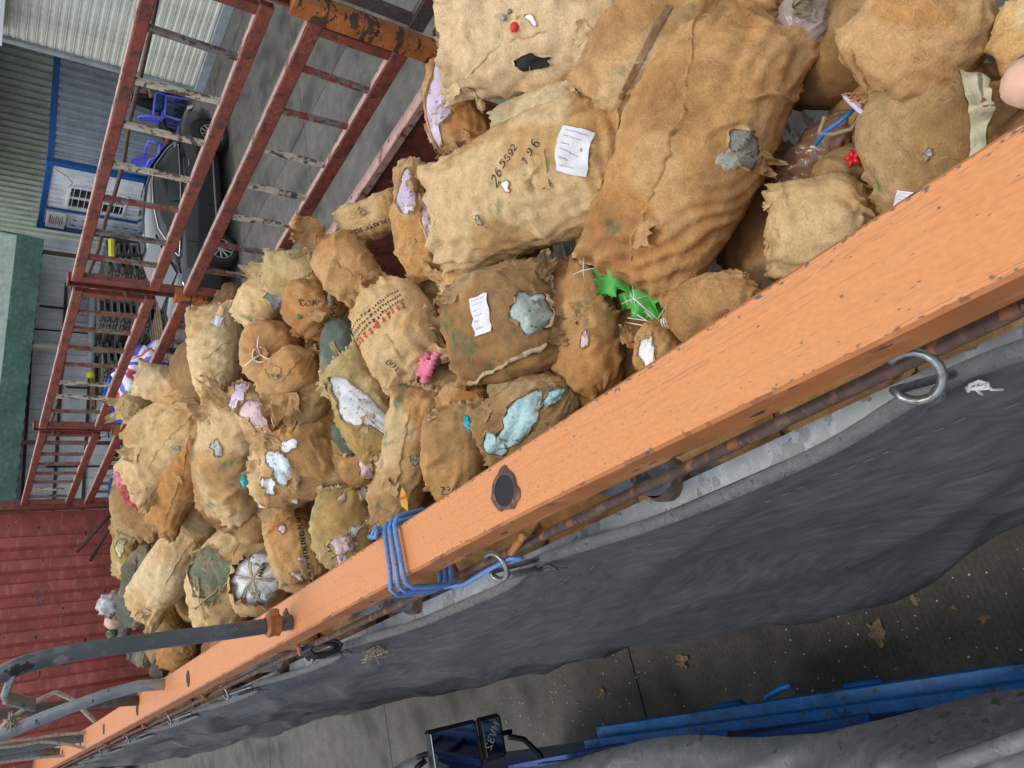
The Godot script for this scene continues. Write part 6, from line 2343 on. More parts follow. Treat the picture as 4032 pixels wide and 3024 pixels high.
	for e in items:
		var o := thing(e[0], e[1], e[0], e[2])
		o.rotation.y = 0.4
		g = Geo.new()
		g.block(Vector3(0, e[3].y * 0.5, 0), e[3], Basis(), 0.012)
		part(o, "box", g, e[4])
		for s in [-1.0, 1.0]:
			g = Geo.new()
			g.block(Vector3(s * e[3].x * 0.27, e[3].y + 0.012, 0), Vector3(e[3].x * 0.46, 0.012, e[3].z * 0.98), Basis(Vector3(0, 0, 1), s * 0.04), 0.002)
			part(o, "lid_flap", g, e[4])
	for e in [[Vector3(6.9, 0, -20.5), "blue drum beyond the far fence panel, left of the cartons"], [Vector3(6.1, 0, -19.7), "blue drum beyond the far fence panel, right of the cartons"]]:
		var o := thing("drum", e[1], "drum", e[0])
		g = Geo.new()
		g.lathe(Vector3.ZERO, Vector3.UP, [Vector2(0, 0), Vector2(0.27, 0.0), Vector2(0.29, 0.03), Vector2(0.29, 0.28), Vector2(0.305, 0.30), Vector2(0.29, 0.32), Vector2(0.29, 0.58), Vector2(0.305, 0.60), Vector2(0.29, 0.62), Vector2(0.28, 0.9), Vector2(0.24, 0.92), Vector2(0, 0.91)], 24)
		part(o, "barrel", g, M.bluecrate)
	# white van far down the alley
	var van := thing("white_van", "white truck cab with a dark window at the far alley end", "truck", Vector3(0.55, 0, -24.0))
	g = Geo.new()
	g.block(Vector3(0, 1.3, 0), Vector3(2.2, 2.0, 2.2), Basis(), 0.15)
	part(van, "cab", g, M.whiteplastic)
	g = Geo.new()
	g.block(Vector3(0.0, 1.75, 1.105), Vector3(1.9, 0.75, 0.02), Basis(), 0.005)
	part(van, "window", g, M.glass)
	g = Geo.new()
	g.tube([Vector3(-1.05, 1.3, 1.0), Vector3(-1.35, 1.2, 1.15), Vector3(-1.4, 1.6, 1.2), Vector3(-1.35, 2.1, 1.15), Vector3(-1.05, 2.1, 1.0)], 0.03, 8)
	part(van, "mirror_arm", g, M.blackplastic)
	for s in [-1.0, 1.0]:
		g = Geo.new()
		g.lathe(Vector3(s * 0.9, 0.42, 0.2), Vector3(1, 0, 0), [Vector2(0, -0.12), Vector2(0.38, -0.12), Vector2(0.42, 0), Vector2(0.38, 0.12), Vector2(0, 0.12)], 24)
		part(van, "wheel", g, M.rubber)
	# scraps on the ground of the alley
	var lit := [["crumpled kraft scrap on the alley floor, the largest", Vector3(-0.13, 0.0, -2.30), 0.052], ["curled kraft scrap midway down the alley", Vector3(-0.05, 0.0, -3.71), 0.05], ["small triangular kraft scrap beside the blue truck", Vector3(-0.14, 0.0, -4.58), 0.035], ["small kraft scrap close to the hanging tarpaulin", Vector3(-0.01, 0.0, -2.04), 0.026], ["square kraft scrap nearest the viewer on the alley floor", Vector3(-0.16, 0.0, -1.75), 0.022], ["tiny kraft scrap between the two near scraps", Vector3(-0.09, 0.0, -1.87), 0.014]]
	for i in lit.size():
		var o := thing("paper_scrap", lit[i][0], "paper scrap", lit[i][1], "kraft scraps on the alley floor")
		g = Geo.new()
		var rr := []
		for a in 9:
			var row := []
			for b in 9:
				var x := (a / 8.0 - 0.5) * 2.0
				var z := (b / 8.0 - 0.5) * 2.0
				var q: float = 1.0 + ns.get_noise_2d(x * 0.9 + i * 9.0, z * 0.9) * 0.6
				row.append(Vector3(x * q, 0.08 + 0.5 * absf(nz.get_noise_2d(x * 1.6 + i * 5.0, z * 1.6)) + 0.25 * x * x * (i % 3), z * q * 0.7) * lit[i][2])
			rr.append(row)
		g.sheet(rr)
		part(o, "paper", g, M.card)
		o.rotation.y = i * 1.3
	var gr := Geo.new()
	rg.seed = 63
	for k in 150:
		var p := Vector3(rg.randf_range(-0.5, 0.15), 0.004, -rg.randf_range(1.3, 6.0) if k % 3 else -rg.randf_range(1.2, 3.0))
		gr.block(p, Vector3(rg.randf_range(0.003, 0.010), 0.005, rg.randf_range(0.003, 0.010)), Basis(Vector3.UP, rg.randf() * 3.0), 0.001)
	var crumbs := part(self, "crumbs", gr, M.whiteplastic)
	crumbs.set_meta("kind", "stuff")
	tag(crumbs, "white plastic crumbs strewn over the alley floor", "litter")


# ------------------------------------------------------------------ the viewer's own hand at the edge
func build_hand(rt: Vector3, up: Vector3, bk: Vector3) -> void:
	var eye := Vector3(0, EYE, 0)
	var at_eye := func(x: float, y: float, d: float) -> Vector3: return eye + rt * x + up * y - bk * d
	var o := thing("person", "viewer's bare thumb reaching in at the picture edge beside the beam", "person", at_eye.call(0.15, 0.091, 0.22))
	var c := o.position
	var col := Color(0.62, 0.37, 0.28)
	var bones := []
	bones.append([at_eye.call(0.1535, 0.0895, 0.22) - c, at_eye.call(0.178, 0.093, 0.222) - c, 0.0078, 0.0088, col])
	bones.append([at_eye.call(0.178, 0.093, 0.222) - c, at_eye.call(0.215, 0.085, 0.20) - c, 0.0095, 0.012, col])
	bones.append([at_eye.call(0.215, 0.085, 0.20) - c, at_eye.call(0.245, 0.06, 0.15) - c, 0.014, 0.02, col])
	bones.append([at_eye.call(0.245, 0.06, 0.15) - c, at_eye.call(0.26, 0.03, 0.10) - c, 0.024, 0.026, col])
	bones.append([at_eye.call(0.25, 0.09, 0.11) - c, at_eye.call(0.28, 0.03, 0.08) - c, 0.02, 0.026, col])
	for i in 4:
		var y := 0.12 - i * 0.022
		var p0: Vector3 = at_eye.call(0.255, y * 0.9, 0.12) - c
		var p1: Vector3 = at_eye.call(0.235, y + 0.02, 0.155) - c
		var p2: Vector3 = at_eye.call(0.245, y + 0.035, 0.18) - c
		var p3: Vector3 = at_eye.call(0.262, y + 0.035, 0.185) - c
		bones.append([p0, p1, 0.011, 0.0098, col])
		bones.append([p1, p2, 0.0095, 0.009, col])
		bones.append([p2, p3, 0.0088, 0.0078, col])
	bones.append([at_eye.call(0.27, 0.03, 0.09) - c, at_eye.call(0.33, -0.04, 0.02) - c, 0.026, 0.03, col])
	bones.append([at_eye.call(0.33, -0.04, 0.02) - c, at_eye.call(0.42, -0.12, -0.12) - c, 0.03, 0.042, col])
	var m: StandardMaterial3D = M.skin.duplicate()
	m.albedo_color = Color.WHITE
	m.vertex_color_use_as_albedo = true
	part(o, "hand", skin(bones, 0.0035, 0.008), m)
	var g := Geo.new()
	var nail := []
	for i in 6:
		var row := []
		for k in 6:
			var a := (k / 5.0 - 0.5) * 1.5
			var x := 0.0015 + i * 0.0022
			row.append(at_eye.call(0.1495 + x + 0.002 * absf(a), 0.0895 + 0.0080 * cos(a) + 0.0002, 0.22 + 0.0080 * sin(a)) - c)
		nail.append(row)
	g.sheet(nail)
	part(o, "thumbnail", g, M.lilac)


func _ready() -> void:
	# ---- camera
	nz.noise_type = FastNoiseLite.TYPE_SIMPLEX_SMOOTH
	nz.frequency = 1.0
	nz.fractal_octaves = 2
	nz.seed = 12
	ns.noise_type = FastNoiseLite.TYPE_SIMPLEX_SMOOTH
	ns.frequency = 1.0
	ns.fractal_type = FastNoiseLite.FRACTAL_NONE
	ns.seed = 5
	var rt := Vector3(-0.21226, -0.80588, 0.55272).normalized()
	var bk := Vector3(-0.37495, 0.58948, -0.71549)
	bk = Vector3(-0.37495, 0.58948, 0.71549).normalized()
	var up := bk.cross(rt).normalized()
	rt = up.cross(bk).normalized()
	var cam := Camera3D.new()
	cam.name = "camera"
	cam.fov = rad_to_deg(2.0 * atan(829.5 / 1600.0))
	cam.near = 0.03
	cam.far = 400.0
	cam.transform = Transform3D(Basis(rt, up, bk), Vector3(0, EYE, 0))
	add_child(cam)
	cam.current = true
	# ---- overcast sky
	var env := Environment.new()
	env.background_mode = Environment.BG_SKY
	var sky := Sky.new()
	var sm := ProceduralSkyMaterial.new()
	sm.sky_top_color = Color(0.86, 0.89, 0.93)
	sm.sky_horizon_color = Color(0.80, 0.83, 0.86)
	sm.sky_curve = 0.2
	sm.ground_bottom_color = Color(0.32, 0.32, 0.32)
	sm.ground_horizon_color = Color(0.55, 0.56, 0.57)
	sky.sky_material = sm
	env.sky = sky
	env.ambient_light_source = Environment.AMBIENT_SOURCE_SKY
	env.tonemap_mode = Environment.TONE_MAPPER_LINEAR
	env.tonemap_exposure = 1.45
	env.background_energy_multiplier = 1.0
	env.sdfgi_enabled = true
	env.ssao_enabled = true
	env.ssil_enabled = true
	var we := WorldEnvironment.new()
	we.name = "environment"
	we.environment = env
	add_child(we)
	var sun := DirectionalLight3D.new()
	sun.name = "sun"
	sun.light_energy = 0.32
	sun.light_color = Color(1.0, 0.96, 0.90)
	sun.light_angular_distance = 14.0
	sun.shadow_enabled = true
	sun.rotation_degrees = Vector3(-74, -150, 0)
	add_child(sun)
	make_materials()
	build_setting()
	build_truck()
	build_blue_truck()
	build_yard()
	build_sacks()
	build_hand(rt, up, bk)


func build_sacks() -> void:
	var s: Sack
	s = sack("filled_sack", "light tan sack with an oval torn hole showing dark insides, by the near fence post", Vector3(2.161, 2.341, -1.340), Vector3(-0.3630, -0.4872, 0.7943), Vector3(-0.4388, 0.8414, 0.3155), 0.418, 0.201, 0.135, "pp", Color(0.900, 0.680, 0.410), 0.12, 0.08, 2, 101)
	tear(s, 0.05, -0.61, 0.067, 0.030, "black", 0, -0.02)
	hole_contents(s, 0.0, 0.0)
	tear(s, 0.07, 0.08, 0.025, 0.012, "white", 1, -0.17)
	ridge(s, [Vector2(-0.64, -0.69), Vector2(-0.20, -0.20), Vector2(0.27, -0.16)], "fold", 0.0118)
	flap(s, -0.78, -0.81, -2.28, 0.084, 0.057, 0.50)
	flap(s, -0.66, -0.85, -1.45, 0.101, 0.034, 0.50)
	hem(s, -1, 0.015, "paper")
	hem(s, 1, 0.017, "pale")
	flap(s, 0.52, -0.41, 2.04, 0.044, 0.066, 0.22)
	s = sack("filled_sack", "narrow ochre sack with brown tape down its length, beside the biggest sack", Vector3(1.798, 2.259, -0.998), Vector3(0.2642, -0.1370, 0.9547), Vector3(-0.3670, 0.9011, 0.2309), 0.253, 0.140, 0.118, "pp", Color(0.690, 0.435, 0.195), 0.30, 0.25, 1, 108)
	ridge(s, [Vector2(-0.64, -0.69), Vector2(-0.02, -0.48), Vector2(0.51, -0.28)], "tape", 0.0227)
	flap(s, -0.51, -0.97, -2.56, 0.106, 0.061, 0.50)
	flap(s, -0.98, 0.57, -2.99, 0.061, 0.061, 0.50)
	hem(s, -1, 0.013, "paper")
	hem(s, 1, 0.016, "pale")
	s = sack("filled_sack", "biggest orange brown sack, slit at one end over bright green plastic", Vector3(1.418, 2.147, -1.064), Vector3(0.5549, -0.0806, 0.8280), Vector3(-0.2732, 0.9225, 0.2729), 0.448, 0.228, 0.169, "pp", Color(0.670, 0.375, 0.150), 0.35, 0.20, 2, 115)
	ridge(s, [Vector2(0.83, 0.73), Vector2(0.54, 0.32), Vector2(0.27, 0.08), Vector2(-0.05, -0.00), Vector2(-0.39, -0.08), Vector2(-0.81, -0.08)], "fold", 0.0088)
	tear(s, 0.17, -0.85, 0.069, 0.044, "plastic", 1, -1.50)
	tear(s, 0.07, -0.73, 0.044, 0.029, "plastic2", 0, -1.19)
	flap(s, 0.15, -0.97, -1.65, 0.088, 0.058, 0.50)
	hem(s, -1, 0.023, "pale")
	green_plastic(s)
	flap(s, -0.60, -0.13, 5.20, 0.052, 0.092, 0.27)
	s = sack("filled_sack", "brown and cream sack with white label and pen writing, beside the biggest sack", Vector3(1.664, 2.346, -1.599), Vector3(-0.2317, -0.2742, 0.9333), Vector3(-0.3059, 0.9313, 0.1977), 0.470, 0.237, 0.165, "pp", Color(0.690, 0.435, 0.195), 0.30, 0.35, 2, 122)
	paper_label(s, 0.61, 0.04, 0.105, 0.122, -0.50)
	lettering(s, 0.07, 0.24, "26 5592", 0.029, 0.68, "ink")
	lettering(s, 0.29, 0.24, "1 9 6", 0.029, 0.68, "ink")
	tear(s, 0.05, -0.12, 0.019, 0.012, "white", 1, -0.33)
	tear(s, -0.27, -0.40, 0.012, 0.014, "plastic2", 1, -0.33)
	ridge(s, [Vector2(0.93, 0.57), Vector2(0.88, -0.20), Vector2(0.74, -0.57), Vector2(0.54, -0.93)], "fold", 0.0101)
	flap(s, -0.88, -0.61, 2.53, 0.051, 0.034, 0.50)
	hem(s, 1, 0.018, "paper")
	flap(s, 0.38, -0.08, 3.07, 0.061, 0.113, 0.22)
	s = sack("filled_sack", "smooth pale cream sack with rust flecks under the handwritten sack", Vector3(1.907, 2.306, -1.496), Vector3(-0.3293, -0.2350, 0.9145), Vector3(-0.3148, 0.9404, 0.1283), 0.216, 0.090, 0.060, "pp", Color(0.660, 0.580, 0.380), 0.05, 0.00, 1, 129)
	tear(s, -0.07, -0.28, 0.007, 0.004, "rust", 0, -0.30)
	hem(s, -1, 0.017, "paper")
	hem(s, 1, 0.012, "pale")
	s = sack("filled_sack", "orange paper sack splitting along one side over lilac liner film", Vector3(2.287, 2.362, -1.867), Vector3(-0.9293, -0.2455, -0.2761), Vector3(-0.3341, 0.8774, 0.3443), 0.208, 0.130, 0.102, "rp", Color(0.670, 0.375, 0.150), 0.10, 0.00, 1, 136)
	tear(s, -0.10, -0.16, 0.160, 0.038, "lilac", 1, -0.29)
	tear(s, 0.49, -0.93, 0.056, 0.024, "lilac", 1, -0.29)
	flap(s, -0.96, 0.69, -2.24, 0.113, 0.075, 0.50)
	flap(s, 0.91, -0.12, -1.50, 0.113, 0.075, 0.50)
	flap(s, 0.74, -0.97, -1.66, 0.094, 0.075, 0.50)
	hem(s, 1, 0.026, "paper")
	flap(s, 0.82, 0.36, 3.31, 0.034, 0.061, 0.24)
	s = sack("filled_sack", "orange paper sack with two long rips over pink liner, above the text sack", Vector3(1.910, 2.444, -2.183), Vector3(-0.9938, -0.0302, -0.1070), Vector3(-0.0742, 0.8967, 0.4364), 0.291, 0.112, 0.087, "rp", Color(0.690, 0.435, 0.195), 0.12, 0.00, 1, 143)
	tear(s, -0.39, 0.20, 0.096, 0.034, "lilac", 1, 0.02)
	tear(s, 0.15, 0.77, 0.115, 0.040, "pink", 1, 0.02)
	flap(s, -0.51, 0.69, 0.35, 0.115, 0.115, 0.50)
	flap(s, -0.34, 0.93, -0.38, 0.096, 0.096, 0.50)
	flap(s, 0.88, 0.12, 0.89, 0.096, 0.077, 0.50)
	flap(s, 0.98, 0.48, 1.17, 0.096, 0.077, 0.50)
	flap(s, 0.56, -0.14, 3.76, 0.032, 0.069, 0.29)
	s = sack("filled_sack", "brown sack printed with small black capitals leaning on the red sideboard", Vector3(2.104, 2.506, -2.479), Vector3(-0.0417, -0.5534, 0.8318), Vector3(-0.3589, 0.7853, 0.5045), 0.160, 0.099, 0.078, "pp", Color(0.690, 0.435, 0.195), 0.25, 0.00, 0, 150)
	lettering(s, 0.12, -0.53, "BIKING PLASTIC SCI.& TECH", 0.022, 3.10, "ink")
	flap(s, -0.32, 0.16, 0.13, 0.081, 0.049, 0.50)
	hem(s, -1, 0.015, "paper")
	hem(s, 1, 0.020, "paper")
	flap(s, -0.02, -0.08, 4.12, 0.033, 0.084, 0.26)
	s = sack("filled_sack", "crumpled orange paper sack with a pulled up pointed corner near the fence", Vector3(1.936, 2.607, -2.616), Vector3(-0.8778, -0.4610, 0.1304), Vector3(-0.3613, 0.8157, 0.4517), 0.191, 0.127, 0.100, "tp", Color(0.670, 0.375, 0.150), 0.05, 0.00, 0, 157)
	flap(s, -0.96, -0.24, -2.63, 0.146, 0.125, 1.00)
	flap(s, 0.86, 0.65, 0.52, 0.125, 0.104, 0.50)
	ridge(s, [Vector2(0.02, 0.12), Vector2(0.69, 0.32)], "fold", 0.0125)
	hem(s, 1, 0.018, "paper")
	flap(s, 0.79, 0.06, 1.30, 0.049, 0.068, 0.14)
	s = sack("filled_sack", "plain olive sack half hidden behind the crumpled orange sack", Vector3(2.136, 2.646, -3.041), Vector3(-0.4034, -0.6534, 0.6406), Vector3(-0.3727, 0.7567, 0.5371), 0.187, 0.118, 0.086, "pp", Color(0.600, 0.455, 0.200), 0.15, 0.00, 0, 164)
	hem(s, -1, 0.027, "pale")
	ridge(s, [Vector2(-0.34, -0.65), Vector2(0.47, -0.12), Vector2(0.76, 0.57)], "fold", 0.0111)
	flap(s, 0.23, 0.77, 2.50, 0.044, 0.103, 0.14)
	s = sack("filled_sack", "frayed tan sack showing grey liner, next to the fence rail", Vector3(2.130, 2.733, -3.339), Vector3(0.4447, -0.3241, 0.8350), Vector3(-0.3266, 0.8094, 0.4881), 0.163, 0.132, 0.103, "pp", Color(0.820, 0.570, 0.285), 0.20, 0.25, 0, 171)
	tear(s, 0.61, -0.85, 0.071, 0.036, "greyfilm", 1, -1.83)
	lettering(s, 0.96, 0.12, "BIKING", 0.026, -1.16, "ink")
	flap(s, 0.91, 0.48, 1.98, 0.095, 0.095, 0.50)
	flap(s, -0.27, -0.69, -2.44, 0.095, 0.057, 0.50)
	hem(s, -1, 0.015, "paper")
	hem(s, 1, 0.020, "paper")
	s = sack("filled_sack", "round tied sack with a green scrap by its knot and printed capitals", Vector3(1.870, 2.633, -2.940), Vector3(0.2596, -0.1229, 0.9579), Vector3(-0.3932, 0.8925, 0.2211), 0.147, 0.136, 0.137, "tr", Color(0.670, 0.375, 0.150), 0.12, 0.10, 0, 178)
	lettering(s, 0.86, -0.57, "DONGGUAN", 0.026, -1.00, "ink")
	lettering(s, 0.47, -0.97, "BEIKING", 0.028, -0.34, "ink")
	tear(s, 0.17, -0.32, 0.015, 0.011, "leafgreen", 0, -0.76)
	tear(s, 0.93, -0.97, 0.024, 0.026, "greyfilm", 1, -0.76)
	flap(s, 0.62, -0.69, 3.41, 0.037, 0.078, 0.15)
	s = sack("tied_sack", "round orange sack with pleats gathered to a knot and white string", Vector3(1.848, 2.714, -3.371), Vector3(-0.4546, 0.6411, 0.6183), Vector3(0.2487, 0.7579, -0.6031), 0.171, 0.156, 0.148, "rk", Color(0.670, 0.375, 0.150), 0.15, 0.05, 0, 185)
	tie_string(s, "white", 3)
	s = sack("filled_sack", "upright tan sack with a small white label, next to the fence", Vector3(2.146, 2.814, -3.974), Vector3(-0.9543, -0.0871, -0.2858), Vector3(-0.2396, 0.7947, 0.5577), 0.285, 0.155, 0.121, "pr", Color(0.820, 0.570, 0.285), 0.20, 0.05, 1, 192)
	paper_label(s, -0.59, 0.69, 0.078, 0.063, 1.13)
	ridge(s, [Vector2(0.20, 0.12), Vector2(-0.15, 0.97)], "fold", 0.0130)
	ridge(s, [Vector2(0.64, -0.28), Vector2(0.42, 0.97)], "fold", 0.0130)
	hem(s, -1, 0.018, "paper")
	flap(s, 0.55, 0.40, 4.93, 0.050, 0.099, 0.28)
	s = sack("filled_sack", "pale tan sack near the striped cloth at the fence", Vector3(2.462, 2.858, -5.066), Vector3(-0.5065, -0.6333, 0.5851), Vector3(-0.2847, 0.7634, 0.5799), 0.240, 0.137, 0.115, "pr", Color(0.900, 0.680, 0.410), 0.10, 0.05, 0, 199)
	hem(s, -1, 0.020, "paper")
	s = sack("tied_sack", "small bunched tan sack with ragged ears at the fence post", Vector3(2.645, 2.898, -5.869), Vector3(-0.8763, -0.3637, 0.3159), Vector3(-0.1426, 0.8222, 0.5510), 0.129, 0.113, 0.120, "tr", Color(0.820, 0.570, 0.285), 0.20, 0.05, 0, 206)
	flap(s, -0.10, 0.12, -2.51, 0.103, 0.069, 0.50)
	flap(s, 0.25, -0.61, -2.24, 0.103, 0.069, 0.50)
	s = sack("filled_sack", "long tan sack lying below the pale sack by the fence", Vector3(2.199, 2.860, -5.107), Vector3(-0.2503, 0.4689, -0.8470), Vector3(-0.2693, 0.8066, 0.5262), 0.368, 0.147, 0.107, "rp", Color(0.820, 0.570, 0.285), 0.12, 0.00, 1, 213)
	ridge(s, [Vector2(-0.83, -0.24), Vector2(0.02, 0.20)], "fold", 0.0121)
	hem(s, 1, 0.014, "paper")
	flap(s, -0.29, 0.65, 5.79, 0.060, 0.067, 0.10)
	s = sack("filled_sack", "long creased tan sack with its open end spilling red fluff", Vector3(1.957, 2.867, -5.032), Vector3(-0.3686, 0.4065, -0.8360), Vector3(-0.2658, 0.8157, 0.5138), 0.411, 0.189, 0.127, "rp", Color(0.820, 0.570, 0.285), 0.10, 0.10, 1, 220)
	fluff(s)
	ridge(s, [Vector2(-0.98, 0.12), Vector2(-0.34, 0.12), Vector2(0.22, 0.32)], "fold", 0.0151)
	flap(s, 0.37, 0.97, -0.12, 0.151, 0.091, 0.50)
	flap(s, 0.25, -0.24, -0.70, 0.121, 0.091, 0.50)
	tear(s, -0.37, 0.57, 0.024, 0.015, "greyfilm", 1, 2.44)
	hem(s, 1, 0.024, "pale")
	flap(s, 0.58, 0.46, 0.93, 0.055, 0.121, 0.27)
	s = sack("filled_sack", "smooth orange sack with a seam ridge, next to the fluff sack", Vector3(1.772, 2.779, -5.073), Vector3(-0.6094, 0.1759, -0.7731), Vector3(-0.3319, 0.8289, 0.4502), 0.431, 0.146, 0.114, "rp", Color(0.670, 0.375, 0.150), 0.08, 0.00, 1, 227)
	ridge(s, [Vector2(-0.96, 0.04), Vector2(-0.34, 0.57), Vector2(0.59, 0.61)], "fold", 0.0149)
	hem(s, 1, 0.042, "paper")
	flap(s, -0.16, 0.43, 0.93, 0.048, 0.062, 0.17)
	s = sack("filled_sack", "brown sack with green stained seam and a strip torn open near its top", Vector3(1.530, 2.724, -4.135), Vector3(-0.5558, -0.1299, -0.8211), Vector3(-0.5176, 0.8270, 0.2195), 0.409, 0.222, 0.154, "pp", Color(0.690, 0.435, 0.195), 0.40, 0.55, 1, 234)
	tear(s, -0.49, 0.16, 0.061, 0.032, "greyfilm", 1, -0.12)
	hem(s, 1, 0.032, "green")
	flap(s, -0.96, -0.04, -2.62, 0.159, 0.079, 0.50)
	flap(s, -0.61, 0.89, 2.06, 0.106, 0.079, 0.50)
	flap(s, -0.78, -0.40, -1.38, 0.106, 0.079, 0.50)
	hem(s, -1, 0.023, "paper")
	s = sack("filled_sack", "dark fuzzy brown sack standing against the red headboard end of the load", Vector3(1.785, 2.797, -5.938), Vector3(-0.8878, -0.2205, -0.4040), Vector3(-0.4229, 0.7372, 0.5270), 0.197, 0.133, 0.119, "rr", Color(0.470, 0.285, 0.120), 0.30, 0.00, 0, 241)
	s = sack("filled_sack", "square brown sack with blue and white scraps torn through one end", Vector3(1.259, 2.593, -3.446), Vector3(0.0657, -0.5550, 0.8293), Vector3(-0.1946, 0.8080, 0.5562), 0.253, 0.201, 0.153, "rp", Color(0.690, 0.435, 0.195), 0.30, 0.25, 1, 248)
	tear(s, -0.02, 0.08, 0.057, 0.069, "bluewhite", 1, -0.36)
	tear(s, -0.34, -0.36, 0.041, 0.046, "white", 1, -0.36)
	tear(s, 0.29, 0.40, 0.034, 0.030, "white", 1, -0.36)
	tear(s, -0.07, -0.89, 0.021, 0.016, "white", 1, -0.36)
	hem(s, 1, 0.037, "pale")
	scrap(s, -0.92, 0.1, "teal")
	flap(s, 0.02, 0.40, 2.01, 0.092, 0.069, 0.50)
	flap(s, 0.15, -0.24, -1.31, 0.092, 0.069, 0.50)
	flap(s, -0.49, 0.20, 2.78, 0.069, 0.069, 0.50)
	tear(s, -0.73, -0.81, 0.023, 0.016, "white", 1, -0.36)
	flap(s, 0.44, -0.64, 4.48, 0.030, 0.098, 0.14)
	s = sack("filled_sack", "split sack bulging with lilac and pink film between tan sacks", Vector3(1.663, 2.700, -3.713), Vector3(-0.8849, -0.2778, 0.3738), Vector3(-0.0724, 0.8749, 0.4789), 0.224, 0.104, 0.082, "rr", Color(0.690, 0.435, 0.195), 0.10, 0.00, 0, 255)
	tear(s, -0.42, 0.40, 0.061, 0.074, "lilac", 1, 0.75)
	tear(s, 0.34, 0.61, 0.086, 0.074, "pink", 1, 0.75)
	tear(s, 0.88, 0.44, 0.049, 0.049, "pink", 1, 0.75)
	flap(s, 0.71, -0.00, -0.65, 0.123, 0.147, 0.50)
	flap(s, 0.59, 0.97, 0.23, 0.147, 0.123, 0.50)
	s = sack("filled_sack", "twisted orange paper sack with a raised crumpled end", Vector3(1.644, 2.681, -3.180), Vector3(-0.3367, 0.4013, -0.8518), Vector3(-0.2717, 0.8248, 0.4959), 0.204, 0.111, 0.093, "tp", Color(0.670, 0.375, 0.150), 0.08, 0.00, 0, 262)
	flap(s, 0.56, 0.65, 0.67, 0.136, 0.113, 0.50)
	flap(s, 0.27, 0.89, 1.08, 0.136, 0.091, 0.50)
	flap(s, -0.98, -0.97, 3.05, 0.113, 0.082, 1.00)
	ridge(s, [Vector2(-0.66, 0.24), Vector2(0.22, 0.32)], "fold", 0.0113)
	hem(s, 1, 0.020, "paper")
	flap(s, 0.03, -0.31, 0.54, 0.050, 0.077, 0.27)
	s = sack("filled_sack", "flat brown sack with a small red bow, behind the square sack", Vector3(1.553, 2.590, -3.253), Vector3(-0.4821, 0.2921, -0.8260), Vector3(-0.2773, 0.8434, 0.4602), 0.162, 0.132, 0.089, "pp", Color(0.470, 0.285, 0.120), 0.10, 0.00, 0, 269)
	scrap(s, 0.55, 0.1, "bow")
	flap(s, -0.98, -0.24, -3.07, 0.089, 0.089, 0.50)
	hem(s, -1, 0.023, "pale")
	hem(s, 1, 0.015, "pale")
	flap(s, -0.02, -0.63, 1.77, 0.051, 0.089, 0.14)
	s = sack("filled_sack", "tan sack with rows of red and black print, open over pink plush", Vector3(1.453, 2.528, -2.379), Vector3(-0.9585, -0.1532, 0.2405), Vector3(-0.0460, 0.9154, 0.4000), 0.230, 0.175, 0.134, "rp", Color(0.820, 0.570, 0.285), 0.10, 0.00, 1, 276)
	printed_rows(s)
	plush(s)
	flap(s, 0.37, 0.93, 1.15, 0.115, 0.096, 0.50)
	flap(s, 0.91, 0.73, 0.73, 0.115, 0.096, 0.50)
	ridge(s, [Vector2(0.27, 0.08), Vector2(0.88, -0.00)], "fold", 0.0115)
	lettering(s, 0.74, -0.28, "001", 0.023, 0.20, "ink")
	hem(s, 1, 0.013, "pale")
	s = sack("filled_sack", "grey green cloth sack with a tan stripe behind the text sack", Vector3(1.602, 2.551, -2.862), Vector3(-0.9216, -0.1038, -0.3741), Vector3(-0.2863, 0.8326, 0.4742), 0.164, 0.099, 0.078, "rr", Color(0.150, 0.190, 0.150), 0.10, 0.00, 0, 283)
	ridge(s, [Vector2(-0.29, -0.08), Vector2(0.12, 0.36)], "tape2", 0.0208)
	s = sack("filled_sack", "small grey green cloth sack between the square and white patched sacks", Vector3(1.237, 2.503, -2.950), Vector3(-0.8138, -0.4563, 0.3600), Vector3(-0.2365, 0.8257, 0.5121), 0.099, 0.103, 0.092, "rr", Color(0.150, 0.190, 0.150), 0.15, 0.00, 0, 290)
	s = sack("filled_sack", "olive sack with a long white liner strip showing through, tilted", Vector3(1.287, 2.569, -2.714), Vector3(-0.9528, -0.1484, 0.2650), Vector3(-0.0178, 0.8982, 0.4393), 0.261, 0.126, 0.088, "pp", Color(0.600, 0.455, 0.200), 0.15, 0.05, 1, 297)
	tear(s, 0.34, 0.32, 0.182, 0.061, "whitefilm", 1, 0.23)
	hem(s, -1, 0.032, "paper")
	hem(s, 1, 0.024, "paper")
	flap(s, -0.49, -0.89, -2.51, 0.081, 0.081, 0.50)
	flap(s, 0.66, 0.12, 3.75, 0.035, 0.098, 0.30)
	s = sack("filled_sack", "fuzzy brown sack with one white label, green stains and a long stitched edge", Vector3(1.246, 2.364, -1.910), Vector3(-0.1263, -0.3072, 0.9432), Vector3(-0.2390, 0.9322, 0.2716), 0.256, 0.214, 0.148, "pp", Color(0.470, 0.285, 0.120), 0.40, 0.75, 1, 304)
	paper_label(s, 0.07, 0.20, 0.079, 0.113, -0.03)
	tear(s, 0.76, 0.04, 0.051, 0.060, "paleblue", 1, -0.32)
	ridge(s, [Vector2(-0.98, -0.97), Vector2(-0.15, -0.81), Vector2(0.83, -0.69)], "seam", 0.0154)
	flap(s, 0.96, 0.48, 0.64, 0.086, 0.051, 0.50)
	flap(s, 0.91, -0.57, -0.61, 0.086, 0.051, 0.50)
	flap(s, 0.98, -0.08, -0.32, 0.086, 0.069, 0.50)
	flap(s, -0.32, 0.65, 3.11, 0.069, 0.069, 0.50)
	hem(s, -1, 0.019, "paper")
	hem(s, 1, 0.023, "paper")
